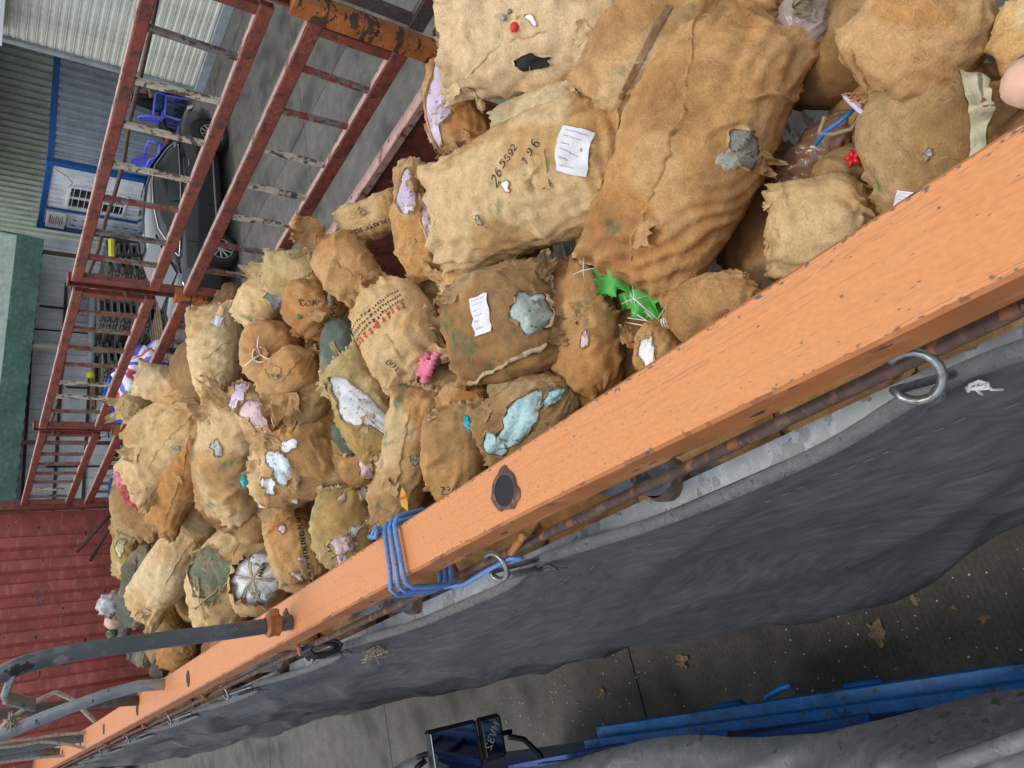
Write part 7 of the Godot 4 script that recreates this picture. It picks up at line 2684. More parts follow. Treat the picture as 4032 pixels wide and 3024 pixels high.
	s = sack("filled_sack", "small frayed tan sack squeezed between the two labelled sacks", Vector3(1.503, 2.367, -2.067), Vector3(-0.4575, -0.6067, 0.6501), Vector3(-0.3554, 0.7949, 0.4918), 0.102, 0.076, 0.060, "pp", Color(0.820, 0.570, 0.285), 0.25, 0.05, 0, 311)
	tear(s, -0.61, -0.97, 0.014, 0.013, "greyfilm", 1, 0.13)
	flap(s, 0.02, 0.48, -0.88, 0.072, 0.054, 0.50)
	hem(s, -1, 0.022, "paper")
	hem(s, 1, 0.025, "pale")
	flap(s, 0.77, 0.23, 5.21, 0.030, 0.086, 0.17)
	s = sack("filled_sack", "tall plain orange brown sack standing behind the beam, below the green plastic", Vector3(1.129, 2.187, -1.676), Vector3(-0.9891, -0.0396, -0.1415), Vector3(-0.0897, 0.9257, 0.3675), 0.277, 0.139, 0.112, "rr", Color(0.670, 0.375, 0.150), 0.20, 0.10, 1, 318)
	tear(s, 0.32, 0.36, 0.013, 0.029, "pink", 1, 1.25)
	tear(s, 0.07, 0.24, 0.005, 0.005, "black", 0, 1.25)
	flap(s, -0.03, 0.51, 4.18, 0.054, 0.059, 0.10)
	s = sack("tied_sack", "orange sack with a pulled in neck and white straw bindings", Vector3(0.954, 2.108, -1.224), Vector3(-0.0973, -0.2862, 0.9532), Vector3(-0.2100, 0.9421, 0.2615), 0.167, 0.105, 0.100, "tr", Color(0.670, 0.375, 0.150), 0.20, 0.00, 1, 325)
	tear(s, 0.49, -0.57, 0.029, 0.021, "rust2", 0, -0.37)
	straws(s)
	flap(s, -0.12, 0.97, 1.25, 0.057, 0.043, 0.50)
	flap(s, 0.78, 0.97, 0.70, 0.043, 0.029, 0.50)
	s = sack("tied_sack", "small ragged sack with a white paper scrap, just inside the beam", Vector3(0.907, 2.151, -1.426), Vector3(-0.6009, -0.2749, 0.7506), Vector3(-0.1404, 0.9607, 0.2395), 0.094, 0.079, 0.075, "tr", Color(0.670, 0.375, 0.150), 0.15, 0.00, 0, 332)
	tear(s, 0.12, -0.00, 0.052, 0.025, "white", 1, -1.51)
	flap(s, -0.98, 0.53, 3.04, 0.059, 0.045, 0.50)
	flap(s, -0.22, 0.97, 1.24, 0.074, 0.059, 0.50)
	s = sack("filled_sack", "plain orange tan sack with a peaked corner beside the beam", Vector3(1.026, 1.988, -0.848), Vector3(-0.4551, -0.2036, 0.8669), Vector3(-0.1948, 0.9727, 0.1262), 0.154, 0.142, 0.114, "pr", Color(0.820, 0.570, 0.285), 0.15, 0.12, 1, 339)
	flap(s, -0.81, 0.53, 2.72, 0.052, 0.039, 0.50)
	ridge(s, [Vector2(-0.71, 0.44), Vector2(-0.49, -0.28)], "fold", 0.0078)
	hem(s, -1, 0.017, "paper")
	s = sack("filled_sack", "round fuzzy brown sack with pale tape across, nearest the beam", Vector3(1.028, 1.933, -0.509), Vector3(-0.0291, -0.0309, 0.9991), Vector3(-0.2273, 0.9735, 0.0235), 0.183, 0.203, 0.193, "rr", Color(0.470, 0.285, 0.120), 0.30, 0.10, 1, 346)
	ridge(s, [Vector2(0.83, 0.65), Vector2(0.76, -0.00), Vector2(0.54, -0.44)], "paletape", 0.0302)
	paper_label(s, -0.42, -0.48, 0.058, 0.051, -0.73)
	tear(s, 0.10, -0.12, 0.008, 0.012, "greyfilm", 1, -0.64)
	s = sack("filled_sack", "large smooth orange sack with its open mouth over a lilac rim", Vector3(1.260, 2.081, -0.419), Vector3(0.2209, 0.0354, 0.9747), Vector3(-0.3031, 0.9524, 0.0341), 0.177, 0.160, 0.129, "tr", Color(0.670, 0.375, 0.150), 0.20, 0.35, 1, 353)
	ridge(s, [Vector2(-0.47, 0.85), Vector2(-0.69, 0.89), Vector2(-0.98, 0.89)], "fold", 0.0083)
	ridge(s, [Vector2(-0.34, 0.53), Vector2(-0.69, -0.04)], "fold", 0.0071)
	mouth_contents(s)
	s = sack("filled_sack", "tan sack cut off at the edge beside the thumb", Vector3(1.109, 2.045, -0.222), Vector3(-0.9453, -0.1387, -0.2954), Vector3(-0.1694, 0.9822, 0.0808), 0.086, 0.062, 0.056, "rr", Color(0.820, 0.570, 0.285), 0.10, 0.00, 0, 360)
	s = sack("plastic_bag", "shiny mauve plastic bag wedged behind the smooth orange sack", Vector3(1.588, 2.034, -0.628), Vector3(-0.3725, -0.1448, 0.9167), Vector3(-0.2925, 0.9557, 0.0321), 0.072, 0.083, 0.074, "rr", Color(0.330, 0.260, 0.230), 0.10, 0.00, 0, 367)
	flap(s, 0.86, 0.16, 2.77, 0.091, 0.065, 0.50)
	s = sack("filled_sack", "orange sack at the edge above the biggest sack", Vector3(1.746, 2.091, -0.716), Vector3(-0.7974, -0.2151, 0.5638), Vector3(-0.2257, 0.9728, 0.0520), 0.114, 0.087, 0.078, "rr", Color(0.670, 0.375, 0.150), 0.10, 0.00, 0, 374)
	flap(s, -0.19, 0.29, 1.80, 0.040, 0.058, 0.17)
	s = sack("plastic_bag", "stretched shiny brown film bag in the gap under the open mouthed sack", Vector3(1.273, 1.910, -0.809), Vector3(-0.2942, 0.0926, -0.9513), Vector3(-0.2625, 0.9492, 0.1735), 0.147, 0.076, 0.060, "rr", Color(0.200, 0.110, 0.070), 0.05, 0.00, 1, 381)
	s = sack("filled_sack", "small brown sack with grey film and a red plastic flower", Vector3(1.157, 1.918, -0.756), Vector3(0.0766, -0.1218, 0.9896), Vector3(-0.2483, 0.9589, 0.1373), 0.086, 0.075, 0.063, "rr", Color(0.470, 0.285, 0.120), 0.20, 0.10, 0, 388)
	tear(s, 0.83, 0.44, 0.022, 0.032, "greyfilm", 0, -0.69)
	scrap(s, 0.62, 0.1, "flower")
	s = sack("filled_sack", "fuzzy brown sack torn wide open over turquoise liner by the beam", Vector3(0.882, 2.335, -1.938), Vector3(0.1414, -0.3006, 0.9432), Vector3(-0.1973, 0.9251, 0.3244), 0.211, 0.131, 0.103, "pr", Color(0.470, 0.285, 0.120), 0.30, 0.30, 1, 395)
	tear(s, 0.22, -0.24, 0.123, 0.066, "turq", 1, -0.02)
	tear(s, -0.44, -0.40, 0.041, 0.049, "turq", 1, -0.52)
	tear(s, 0.81, -0.20, 0.028, 0.041, "turq", 1, -0.52)
	hem(s, -1, 0.023, "paper")
	flap(s, 0.37, -0.73, -1.50, 0.082, 0.066, 0.50)
	flap(s, -0.32, 0.36, 2.00, 0.066, 0.049, 0.50)
	scrap(s, -0.9, 0.6, "teal")
	s = sack("filled_sack", "cream paper sack with red bars at one end, above the turquoise tear", Vector3(1.061, 2.283, -1.932), Vector3(0.0539, -0.3025, 0.9516), Vector3(-0.2201, 0.9260, 0.3068), 0.181, 0.070, 0.047, "rp", Color(0.660, 0.580, 0.380), 0.10, 0.25, 1, 402)
	tear(s, 0.96, -0.08, 0.010, 0.017, "redbar", 0, -0.46)
	tear(s, 0.83, -0.20, 0.007, 0.015, "redbar", 0, -0.46)
	ridge(s, [Vector2(-0.51, 0.04), Vector2(0.29, -0.20)], "fold", 0.0100)
	ridge(s, [Vector2(-0.73, -0.32), Vector2(0.32, -0.65)], "fold", 0.0100)
	hem(s, 1, 0.021, "paper")
	s = sack("filled_sack", "plain orange sack end tucked under the labelled fuzzy sack", Vector3(1.087, 2.377, -2.224), Vector3(-0.1578, -0.5817, 0.7979), Vector3(-0.2342, 0.8071, 0.5420), 0.110, 0.070, 0.055, "rp", Color(0.670, 0.375, 0.150), 0.10, 0.00, 0, 409)
	flap(s, 0.61, -0.48, -0.65, 0.070, 0.063, 0.50)
	hem(s, 1, 0.021, "pale")
	s = sack("filled_sack", "plain orange tan sack with pencilled digits, standing at the beam", Vector3(0.865, 2.437, -2.271), Vector3(-0.9677, 0.0345, -0.2497), Vector3(-0.0917, 0.8744, 0.4764), 0.194, 0.123, 0.103, "pr", Color(0.690, 0.435, 0.195), 0.12, 0.08, 1, 416)
	lettering(s, 0.71, 0.08, "23", 0.028, 1.49, "ink")
	hem(s, -1, 0.025, "paper")
	flap(s, -0.76, -0.48, -1.95, 0.053, 0.053, 0.50)
	s = sack("filled_sack", "tall narrow sack with a deep green stain and bleached folds", Vector3(0.939, 2.505, -2.547), Vector3(-0.7761, 0.0486, -0.6288), Vector3(-0.2763, 0.8700, 0.4083), 0.315, 0.111, 0.090, "pp", Color(0.690, 0.435, 0.195), 0.30, 0.80, 1, 423)
	tear(s, -0.17, 0.73, 0.028, 0.024, "greyfilm", 1, 1.88)
	ridge(s, [Vector2(-0.88, 0.12), Vector2(-0.20, 0.32), Vector2(0.42, 0.36)], "fold", 0.0113)
	hem(s, -1, 0.030, "paper")
	flap(s, 0.86, -0.48, -1.27, 0.075, 0.056, 0.50)
	hem(s, 1, 0.025, "pale")
	flap(s, 0.34, 0.14, 2.98, 0.042, 0.069, 0.24)
	s = sack("filled_sack", "small orange sack with pink film poking out, in a hollow of the pile", Vector3(1.093, 2.471, -3.006), Vector3(-0.7079, -0.4886, 0.5100), Vector3(-0.2005, 0.8314, 0.5182), 0.095, 0.099, 0.078, "rr", Color(0.670, 0.375, 0.150), 0.10, 0.00, 0, 430)
	tear(s, 0.76, 0.28, 0.045, 0.034, "pink", 1, -0.47)
	flap(s, -0.59, 0.40, -2.94, 0.081, 0.061, 0.50)
	s = sack("filled_sack", "crumpled tan sack with pink and white holes, next to the printed sack", Vector3(0.862, 2.500, -3.226), Vector3(-0.9426, -0.0697, -0.3266), Vector3(-0.2350, 0.8333, 0.5003), 0.196, 0.146, 0.118, "pr", Color(0.600, 0.455, 0.200), 0.20, 0.05, 0, 437)
	tear(s, 0.34, 0.53, 0.053, 0.043, "pink", 1, 1.54)
	tear(s, 0.74, 0.40, 0.038, 0.032, "pink", 1, 1.54)
	tear(s, -0.83, 0.97, 0.032, 0.026, "white", 1, 1.54)
	tear(s, -0.76, 0.44, 0.017, 0.015, "pink", 1, 1.54)
	tear(s, 0.05, 0.81, 0.028, 0.038, "white", 1, 1.54)
	flap(s, -0.24, 0.97, 1.24, 0.085, 0.077, 0.50)
	flap(s, -0.98, 0.61, 2.67, 0.085, 0.064, 0.50)
	hem(s, -1, 0.020, "paper")
	flap(s, 0.46, -0.15, 0.52, 0.034, 0.091, 0.15)
	s = sack("filled_sack", "brown sack with one row of black capitals and pink spots", Vector3(0.929, 2.527, -3.769), Vector3(-0.9028, -0.1417, 0.4061), Vector3(0.0757, 0.8771, 0.4744), 0.238, 0.141, 0.119, "pr", Color(0.690, 0.435, 0.195), 0.10, 0.00, 1, 444)
	lettering(s, 0.42, 0.73, "DONGGUAN BIKING PLASTIC SCI", 0.031, 2.90, "ink")
	lettering(s, -0.37, 0.40, "DONGGUAN", 0.021, 1.38, "red")
	tear(s, -0.24, 0.36, 0.021, 0.026, "pink", 1, 0.86)
	tear(s, 0.66, 0.53, 0.026, 0.014, "pink", 1, 0.86)
	tear(s, 0.83, -0.12, 0.026, 0.017, "pink", 1, 0.86)
	flap(s, -0.69, 0.97, 1.92, 0.071, 0.057, 0.50)
	hem(s, -1, 0.019, "pale")
	s = sack("tied_sack", "brown paper sack open over a white bag tied with string", Vector3(0.869, 2.556, -4.219), Vector3(-0.1133, 0.6091, 0.7850), Vector3(0.2161, 0.7863, -0.5789), 0.190, 0.200, 0.190, "rk", Color(0.690, 0.435, 0.195), 0.15, 0.05, 0, 451)
	white_disc(s)
	s = sack("filled_sack", "light tan sack with a large ragged hole over olive grey cloth", Vector3(1.020, 2.572, -4.842), Vector3(-0.6547, 0.2312, -0.7196), Vector3(-0.2326, 0.8443, 0.4828), 0.364, 0.231, 0.176, "rr", Color(0.820, 0.570, 0.285), 0.12, 0.20, 1, 458)
	tear(s, -0.27, -0.00, 0.169, 0.118, "olivecloth", 1, 0.09)
	hole_strings(s)
	ridge(s, [Vector2(-0.91, 0.12), Vector2(-0.44, 0.44)], "fold", 0.0141)
	flap(s, 0.09, 0.72, 6.18, 0.027, 0.091, 0.16)
	s = sack("filled_sack", "long plain tan sack pointing at the red headboard", Vector3(1.341, 2.713, -5.820), Vector3(-0.5560, 0.3028, -0.7740), Vector3(-0.2353, 0.8358, 0.4960), 0.450, 0.187, 0.142, "rp", Color(0.900, 0.680, 0.410), 0.10, 0.10, 1, 465)
	ridge(s, [Vector2(-0.69, 0.57), Vector2(0.17, 0.69)], "fold", 0.0131)
	flap(s, 0.64, 0.53, -0.46, 0.078, 0.065, 0.50)
	hem(s, 1, 0.021, "paper")
	s = sack("filled_sack", "dark brown sack in shadow under the green stained seam", Vector3(1.197, 2.533, -4.313), Vector3(-0.3054, -0.6346, 0.7099), Vector3(-0.1765, 0.7704, 0.6127), 0.122, 0.116, 0.104, "rr", Color(0.470, 0.285, 0.120), 0.35, 0.00, 0, 472)
	flap(s, -0.41, 0.50, 0.34, 0.048, 0.072, 0.12)
	s = sack("net_bag", "grey green net bag of soft goods near the headboard", Vector3(1.413, 2.746, -6.668), Vector3(-0.6995, 0.0774, -0.7104), Vector3(-0.3546, 0.8255, 0.4392), 0.373, 0.164, 0.137, "rr", Color(0.170, 0.175, 0.140), 0.15, 0.00, 0, 479)
	ridge(s, [Vector2(-0.88, -0.36), Vector2(-0.12, 0.77), Vector2(0.49, 0.65)], "fold", 0.0145)
	s = sack("filled_sack", "pale yellow frayed sack nearest the headboard", Vector3(1.664, 2.864, -6.649), Vector3(-0.7213, 0.0157, -0.6925), Vector3(-0.4015, 0.8052, 0.4365), 0.195, 0.103, 0.081, "pp", Color(0.600, 0.455, 0.200), 0.10, 0.00, 0, 486)
	tear(s, -0.47, 0.32, 0.056, 0.030, "yellowfilm", 1, 0.16)
	hem(s, -1, 0.017, "pale")
	hem(s, 1, 0.019, "paper")
	s = sack("plastic_bag", "clear plastic bag of doll parts beside the net bag", Vector3(1.420, 2.716, -7.857), Vector3(-0.7096, -0.1687, -0.6841), Vector3(-0.5249, 0.7743, 0.3535), 0.252, 0.103, 0.092, "rr", Color(0.330, 0.260, 0.230), 0.05, 0.00, 0, 493)
	bag_contents(s)
	s = sack("tied_sack", "tan sack gathered to a knot with white twine, behind the bent pole", Vector3(1.039, 2.609, -6.417), Vector3(-0.0753, -0.6509, 0.7554), Vector3(-0.1030, 0.7586, 0.6434), 0.121, 0.145, 0.147, "tr", Color(0.820, 0.570, 0.285), 0.10, 0.00, 0, 500)
	tie_string(s, "white", 3)
	s = sack("filled_sack", "orange sack end beside the far stretch of the beam", Vector3(0.805, 2.577, -6.270), Vector3(-0.4223, -0.5845, 0.6928), Vector3(-0.0757, 0.7844, 0.6156), 0.151, 0.123, 0.104, "rr", Color(0.670, 0.375, 0.150), 0.10, 0.00, 0, 507)
	flap(s, 0.69, 0.02, 3.84, 0.029, 0.065, 0.15)
	s = sack("net_bag", "dull green bag lying past the pole by the headboard", Vector3(0.969, 2.636, -7.288), Vector3(-0.5616, -0.5160, 0.6468), Vector3(-0.0491, 0.8011, 0.5965), 0.125, 0.093, 0.078, "rr", Color(0.150, 0.190, 0.150), 0.20, 0.00, 0, 514)
	s = sack("net_bag", "small dark grey bag at the beam's far end", Vector3(0.755, 2.623, -6.634), Vector3(-0.3190, -0.6118, 0.7238), Vector3(-0.0698, 0.7768, 0.6259), 0.080, 0.075, 0.063, "rr", Color(0.170, 0.175, 0.140), 0.20, 0.00, 0, 521)
	s = sack("shade_tinted_sack", "brown sack darkened for shade, deep in a gap of the heap", Vector3(1.021, 1.749, -0.101), Vector3(0.1804, -0.0903, 0.9794), Vector3(0.0590, 0.9950, 0.0809), 0.310, 0.215, 0.160, "rr", Color(0.360, 0.210, 0.085), 0.30, 0.10, 0, 902)  # buried sacks: browns darkened to put the shade of the gaps into colour
	s = sack("shade_tinted_sack", "brown sack darkened for shade, deep in a gap of the heap", Vector3(0.629, 1.723, -0.615), Vector3(0.0995, 0.0000, -0.9950), Vector3(-0.4432, 0.8953, -0.0443), 0.310, 0.215, 0.160, "pp", Color(0.360, 0.210, 0.085), 0.30, 0.10, 0, 906)
	s = sack("shade_tinted_sack", "brown sack darkened for shade, deep in a gap of the heap", Vector3(1.173, 1.776, -0.546), Vector3(-0.9983, 0.0559, 0.0143), Vector3(0.0575, 0.9831, 0.1740), 0.310, 0.215, 0.160, "pr", Color(0.460, 0.280, 0.115), 0.30, 0.10, 0, 907)
	s = sack("shade_tinted_sack", "brown sack darkened for shade, deep in a gap of the heap", Vector3(1.645, 1.882, -0.689), Vector3(-0.6479, -0.0922, 0.7561), Vector3(0.0406, 0.9871, 0.1551), 0.310, 0.215, 0.160, "rr", Color(0.440, 0.250, 0.100), 0.30, 0.10, 0, 908)
	s = sack("shade_tinted_sack", "brown sack darkened for shade, deep in a gap of the heap", Vector3(0.667, 1.832, -1.149), Vector3(0.0995, 0.0000, -0.9950), Vector3(-0.4432, 0.8953, -0.0443), 0.310, 0.215, 0.160, "rr", Color(0.460, 0.280, 0.115), 0.30, 0.10, 0, 911)
	s = sack("shade_tinted_sack", "brown sack darkened for shade, deep in a gap of the heap", Vector3(1.143, 1.812, -1.043), Vector3(0.9474, -0.1163, -0.2981), Vector3(0.1624, 0.9775, 0.1349), 0.310, 0.215, 0.160, "pp", Color(0.440, 0.250, 0.100), 0.30, 0.10, 0, 912)
	s = sack("shade_tinted_sack", "brown sack darkened for shade, deep in a gap of the heap", Vector3(1.634, 1.950, -1.139), Vector3(0.3666, 0.0031, 0.9304), Vector3(0.0146, 0.9999, -0.0091), 0.310, 0.215, 0.160, "pr", Color(0.400, 0.220, 0.080), 0.30, 0.10, 0, 913)
	s = sack("shade_tinted_sack", "brown sack darkened for shade, deep in a gap of the heap", Vector3(0.558, 1.960, -1.525), Vector3(0.0995, 0.0000, -0.9950), Vector3(-0.4432, 0.8953, -0.0443), 0.310, 0.215, 0.160, "pr", Color(0.440, 0.250, 0.100), 0.30, 0.10, 0, 916)
	s = sack("shade_tinted_sack", "brown sack darkened for shade, deep in a gap of the heap", Vector3(1.104, 1.958, -1.610), Vector3(-0.7093, -0.1241, 0.6939), Vector3(-0.0279, 0.9886, 0.1482), 0.310, 0.215, 0.160, "rr", Color(0.400, 0.220, 0.080), 0.30, 0.10, 0, 917)
	s = sack("shade_tinted_sack", "brown sack darkened for shade, deep in a gap of the heap", Vector3(1.685, 2.078, -1.499), Vector3(-0.7596, -0.1121, 0.6407), Vector3(-0.0434, 0.9916, 0.1220), 0.310, 0.215, 0.160, "pp", Color(0.360, 0.210, 0.085), 0.30, 0.10, 0, 918)
	s = sack("shade_tinted_sack", "brown sack darkened for shade, deep in a gap of the heap", Vector3(0.613, 2.105, -2.043), Vector3(0.0995, 0.0000, -0.9950), Vector3(-0.4432, 0.8953, -0.0443), 0.310, 0.215, 0.160, "pp", Color(0.400, 0.220, 0.080), 0.30, 0.10, 0, 921)
	s = sack("shade_tinted_sack", "brown sack darkened for shade, deep in a gap of the heap", Vector3(1.129, 2.081, -1.897), Vector3(-0.9752, 0.0499, 0.2156), Vector3(0.1015, 0.9666, 0.2355), 0.310, 0.215, 0.160, "pr", Color(0.360, 0.210, 0.085), 0.30, 0.10, 0, 922)
	s = sack("shade_tinted_sack", "brown sack darkened for shade, deep in a gap of the heap", Vector3(1.710, 2.230, -2.036), Vector3(0.8110, 0.0395, -0.5837), Vector3(0.0167, 0.9958, 0.0905), 0.310, 0.215, 0.160, "rr", Color(0.460, 0.280, 0.115), 0.30, 0.10, 0, 923)
	s = sack("shade_tinted_sack", "brown sack darkened for shade, deep in a gap of the heap", Vector3(0.630, 2.222, -2.386), Vector3(0.0995, 0.0000, -0.9950), Vector3(-0.4432, 0.8953, -0.0443), 0.310, 0.215, 0.160, "rr", Color(0.360, 0.210, 0.085), 0.30, 0.10, 0, 926)
	s = sack("shade_tinted_sack", "brown sack darkened for shade, deep in a gap of the heap", Vector3(1.168, 2.295, -2.517), Vector3(0.4745, 0.0857, 0.8761), Vector3(-0.1715, 0.9852, -0.0035), 0.310, 0.215, 0.160, "pp", Color(0.460, 0.280, 0.115), 0.30, 0.10, 0, 927)
	s = sack("shade_tinted_sack", "brown sack darkened for shade, deep in a gap of the heap", Vector3(1.609, 2.260, -2.423), Vector3(-0.4709, -0.0532, -0.8806), Vector3(0.0194, 0.9973, -0.0706), 0.310, 0.215, 0.160, "pr", Color(0.440, 0.250, 0.100), 0.30, 0.10, 0, 928)
	s = sack("shade_tinted_sack", "brown sack darkened for shade, deep in a gap of the heap", Vector3(0.631, 2.229, -2.981), Vector3(0.0995, 0.0000, -0.9950), Vector3(-0.4432, 0.8953, -0.0443), 0.310, 0.215, 0.160, "pr", Color(0.460, 0.280, 0.115), 0.30, 0.10, 0, 931)
	s = sack("shade_tinted_sack", "brown sack darkened for shade, deep in a gap of the heap", Vector3(1.086, 2.301, -2.861), Vector3(0.7354, -0.0374, -0.6766), Vector3(-0.0130, 0.9975, -0.0692), 0.310, 0.215, 0.160, "rr", Color(0.440, 0.250, 0.100), 0.30, 0.10, 0, 932)
	s = sack("shade_tinted_sack", "brown sack darkened for shade, deep in a gap of the heap", Vector3(1.709, 2.378, -2.899), Vector3(-0.7581, 0.1289, 0.6393), Vector3(0.1308, 0.9904, -0.0446), 0.310, 0.215, 0.160, "pp", Color(0.400, 0.220, 0.080), 0.30, 0.10, 0, 933)
	s = sack("shade_tinted_sack", "brown sack darkened for shade, deep in a gap of the heap", Vector3(0.667, 2.232, -3.337), Vector3(0.0995, 0.0000, -0.9950), Vector3(-0.4432, 0.8953, -0.0443), 0.310, 0.215, 0.160, "pp", Color(0.440, 0.250, 0.100), 0.30, 0.10, 0, 936)
	s = sack("shade_tinted_sack", "brown sack darkened for shade, deep in a gap of the heap", Vector3(1.192, 2.332, -3.338), Vector3(-0.1260, -0.1123, -0.9857), Vector3(-0.1720, 0.9810, -0.0898), 0.310, 0.215, 0.160, "pr", Color(0.400, 0.220, 0.080), 0.30, 0.10, 0, 937)
	s = sack("shade_tinted_sack", "brown sack darkened for shade, deep in a gap of the heap", Vector3(1.633, 2.426, -3.311), Vector3(0.9461, -0.0384, 0.3216), Vector3(-0.0659, 0.9494, 0.3072), 0.310, 0.215, 0.160, "rr", Color(0.360, 0.210, 0.085), 0.30, 0.10, 0, 938)
	s = sack("shade_tinted_sack", "brown sack darkened for shade, deep in a gap of the heap", Vector3(0.622, 2.238, -3.882), Vector3(0.0995, 0.0000, -0.9950), Vector3(-0.4432, 0.8953, -0.0443), 0.310, 0.215, 0.160, "rr", Color(0.400, 0.220, 0.080), 0.30, 0.10, 0, 941)
	s = sack("shade_tinted_sack", "brown sack darkened for shade, deep in a gap of the heap", Vector3(0.551, 2.328, -4.387), Vector3(0.0995, 0.0000, -0.9950), Vector3(-0.4432, 0.8953, -0.0443), 0.310, 0.215, 0.160, "pr", Color(0.360, 0.210, 0.085), 0.30, 0.10, 0, 946)
	s = sack("shade_tinted_sack", "brown sack darkened for shade, deep in a gap of the heap", Vector3(1.198, 2.393, -4.267), Vector3(-0.5197, 0.0282, -0.8539), Vector3(-0.2448, 0.9526, 0.1805), 0.310, 0.215, 0.160, "rr", Color(0.460, 0.280, 0.115), 0.30, 0.10, 0, 947)
	s = sack("shade_tinted_sack", "brown sack darkened for shade, deep in a gap of the heap", Vector3(2.450, 2.614, -4.263), Vector3(-0.8364, 0.1123, -0.5365), Vector3(0.0772, 0.9932, 0.0876), 0.310, 0.215, 0.160, "rr", Color(0.360, 0.210, 0.085), 0.30, 0.10, 0, 950)
	s = sack("shade_tinted_sack", "brown sack darkened for shade, deep in a gap of the heap", Vector3(0.605, 2.299, -4.688), Vector3(0.0995, 0.0000, -0.9950), Vector3(-0.4432, 0.8953, -0.0443), 0.310, 0.215, 0.160, "pp", Color(0.460, 0.280, 0.115), 0.30, 0.10, 0, 951)
	s = sack("shade_tinted_sack", "brown sack darkened for shade, deep in a gap of the heap", Vector3(1.632, 2.547, -4.764), Vector3(-0.6460, -0.0193, -0.7631), Vector3(-0.2193, 0.9622, 0.1614), 0.310, 0.215, 0.160, "rr", Color(0.400, 0.220, 0.080), 0.30, 0.10, 0, 953)
	s = sack("shade_tinted_sack", "brown sack darkened for shade, deep in a gap of the heap", Vector3(2.085, 2.591, -4.745), Vector3(0.6716, -0.0679, 0.7378), Vector3(-0.1135, 0.9746, 0.1930), 0.310, 0.215, 0.160, "pp", Color(0.360, 0.210, 0.085), 0.30, 0.10, 0, 954)
	s = sack("shade_tinted_sack", "brown sack darkened for shade, deep in a gap of the heap", Vector3(2.450, 2.660, -4.809), Vector3(0.7463, 0.0620, -0.6627), Vector3(0.1001, 0.9739, 0.2039), 0.310, 0.215, 0.160, "pr", Color(0.460, 0.280, 0.115), 0.30, 0.10, 0, 955)
	s = sack("shade_tinted_sack", "brown sack darkened for shade, deep in a gap of the heap", Vector3(0.633, 2.375, -5.263), Vector3(0.0995, 0.0000, -0.9950), Vector3(-0.4432, 0.8953, -0.0443), 0.310, 0.215, 0.160, "rr", Color(0.440, 0.250, 0.100), 0.30, 0.10, 0, 956)
	s = sack("shade_tinted_sack", "brown sack darkened for shade, deep in a gap of the heap", Vector3(1.702, 2.546, -5.292), Vector3(0.4843, -0.1009, 0.8691), Vector3(-0.0199, 0.9918, 0.1262), 0.310, 0.215, 0.160, "pr", Color(0.360, 0.210, 0.085), 0.30, 0.10, 0, 958)
	s = sack("shade_tinted_sack", "brown sack darkened for shade, deep in a gap of the heap", Vector3(0.650, 2.359, -5.645), Vector3(0.0995, 0.0000, -0.9950), Vector3(-0.4432, 0.8953, -0.0443), 0.310, 0.215, 0.160, "pr", Color(0.400, 0.220, 0.080), 0.30, 0.10, 0, 961)
	s = sack("shade_tinted_sack", "brown sack darkened for shade, deep in a gap of the heap", Vector3(0.536, 2.357, -6.088), Vector3(0.0995, 0.0000, -0.9950), Vector3(-0.4432, 0.8953, -0.0443), 0.310, 0.215, 0.160, "pp", Color(0.360, 0.210, 0.085), 0.30, 0.10, 0, 966)
	s = sack("shade_tinted_sack", "brown sack darkened for shade, deep in a gap of the heap", Vector3(1.212, 2.419, -6.192), Vector3(-0.3491, 0.0901, 0.9327), Vector3(0.0399, 0.9959, -0.0813), 0.310, 0.215, 0.160, "pr", Color(0.460, 0.280, 0.115), 0.30, 0.10, 0, 967)
	s = sack("shade_tinted_sack", "brown sack darkened for shade, deep in a gap of the heap", Vector3(1.056, 2.462, -6.643), Vector3(-0.9829, -0.1242, -0.1361), Vector3(-0.1303, 0.9908, 0.0370), 0.310, 0.215, 0.160, "pp", Color(0.440, 0.250, 0.100), 0.30, 0.10, 0, 972)
	s = sack("shade_tinted_sack", "brown sack darkened for shade, deep in a gap of the heap", Vector3(2.089, 2.699, -6.516), Vector3(0.0854, 0.0063, 0.9963), Vector3(-0.2382, 0.9711, 0.0142), 0.310, 0.215, 0.160, "rr", Color(0.360, 0.210, 0.085), 0.30, 0.10, 0, 974)
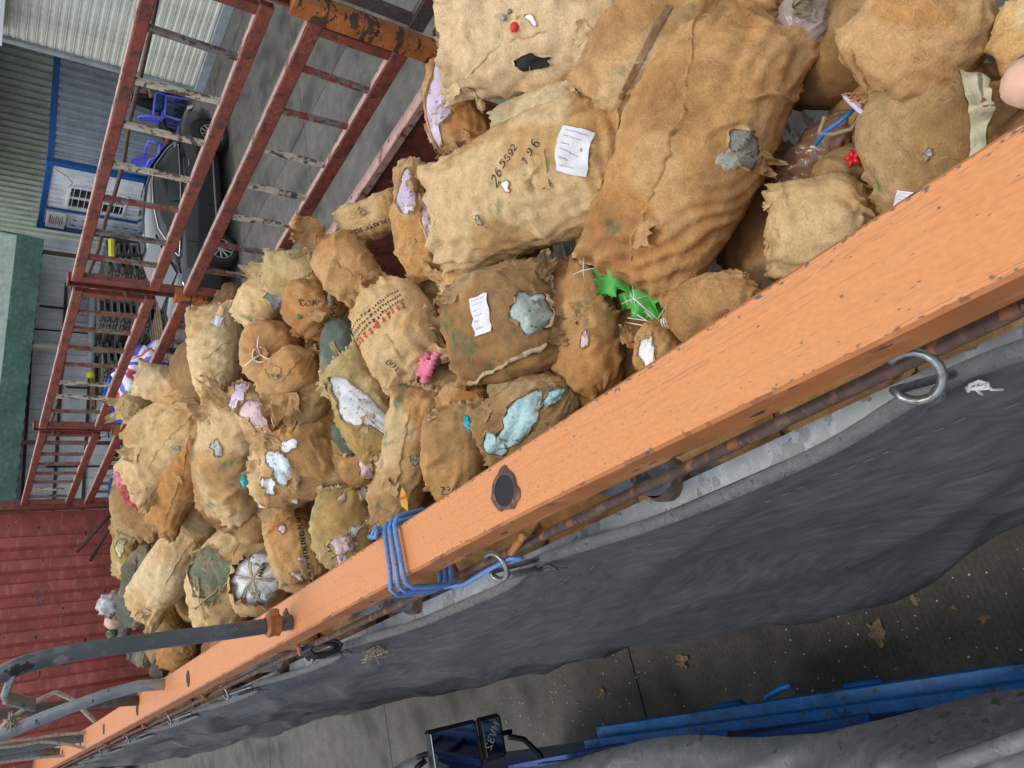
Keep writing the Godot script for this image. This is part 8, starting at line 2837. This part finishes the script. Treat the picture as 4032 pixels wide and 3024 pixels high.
	s = sack("shade_tinted_sack", "brown sack darkened for shade, deep in a gap of the heap", Vector3(0.580, 2.383, -7.132), Vector3(0.0995, 0.0000, -0.9950), Vector3(-0.4432, 0.8953, -0.0443), 0.310, 0.215, 0.160, "pr", Color(0.440, 0.250, 0.100), 0.30, 0.10, 0, 976)
	s = sack("shade_tinted_sack", "brown sack darkened for shade, deep in a gap of the heap", Vector3(1.135, 2.462, -7.010), Vector3(-0.9878, 0.1437, -0.0595), Vector3(0.1237, 0.9580, 0.2589), 0.310, 0.215, 0.160, "rr", Color(0.400, 0.220, 0.080), 0.30, 0.10, 0, 977)
	s = sack("shade_tinted_sack", "brown sack darkened for shade, deep in a gap of the heap", Vector3(2.201, 2.701, -7.093), Vector3(0.9584, 0.1149, 0.2613), Vector3(-0.1901, 0.9397, 0.2842), 0.310, 0.215, 0.160, "pr", Color(0.460, 0.280, 0.115), 0.30, 0.10, 0, 979)
	s = sack("shade_tinted_sack", "brown sack darkened for shade, deep in a gap of the heap", Vector3(2.450, 2.683, -7.130), Vector3(0.3351, -0.1428, 0.9313), Vector3(-0.0222, 0.9870, 0.1593), 0.310, 0.215, 0.160, "rr", Color(0.440, 0.250, 0.100), 0.30, 0.10, 0, 980)
	s = sack("shade_tinted_sack", "brown sack darkened for shade, deep in a gap of the heap", Vector3(0.577, 2.359, -7.441), Vector3(0.0995, 0.0000, -0.9950), Vector3(-0.4432, 0.8953, -0.0443), 0.310, 0.215, 0.160, "pp", Color(0.400, 0.220, 0.080), 0.30, 0.10, 0, 981)
	s = sack("shade_tinted_sack", "brown sack darkened for shade, deep in a gap of the heap", Vector3(2.148, 2.656, -7.527), Vector3(-0.1239, 0.0253, -0.9920), Vector3(-0.2958, 0.9533, 0.0613), 0.310, 0.215, 0.160, "pp", Color(0.440, 0.250, 0.100), 0.30, 0.10, 0, 984)
	s = sack("shade_tinted_sack", "brown sack darkened for shade, deep in a gap of the heap", Vector3(0.570, 2.395, -7.871), Vector3(0.0995, 0.0000, -0.9950), Vector3(-0.4432, 0.8953, -0.0443), 0.310, 0.215, 0.160, "rr", Color(0.360, 0.210, 0.085), 0.30, 0.10, 0, 986)
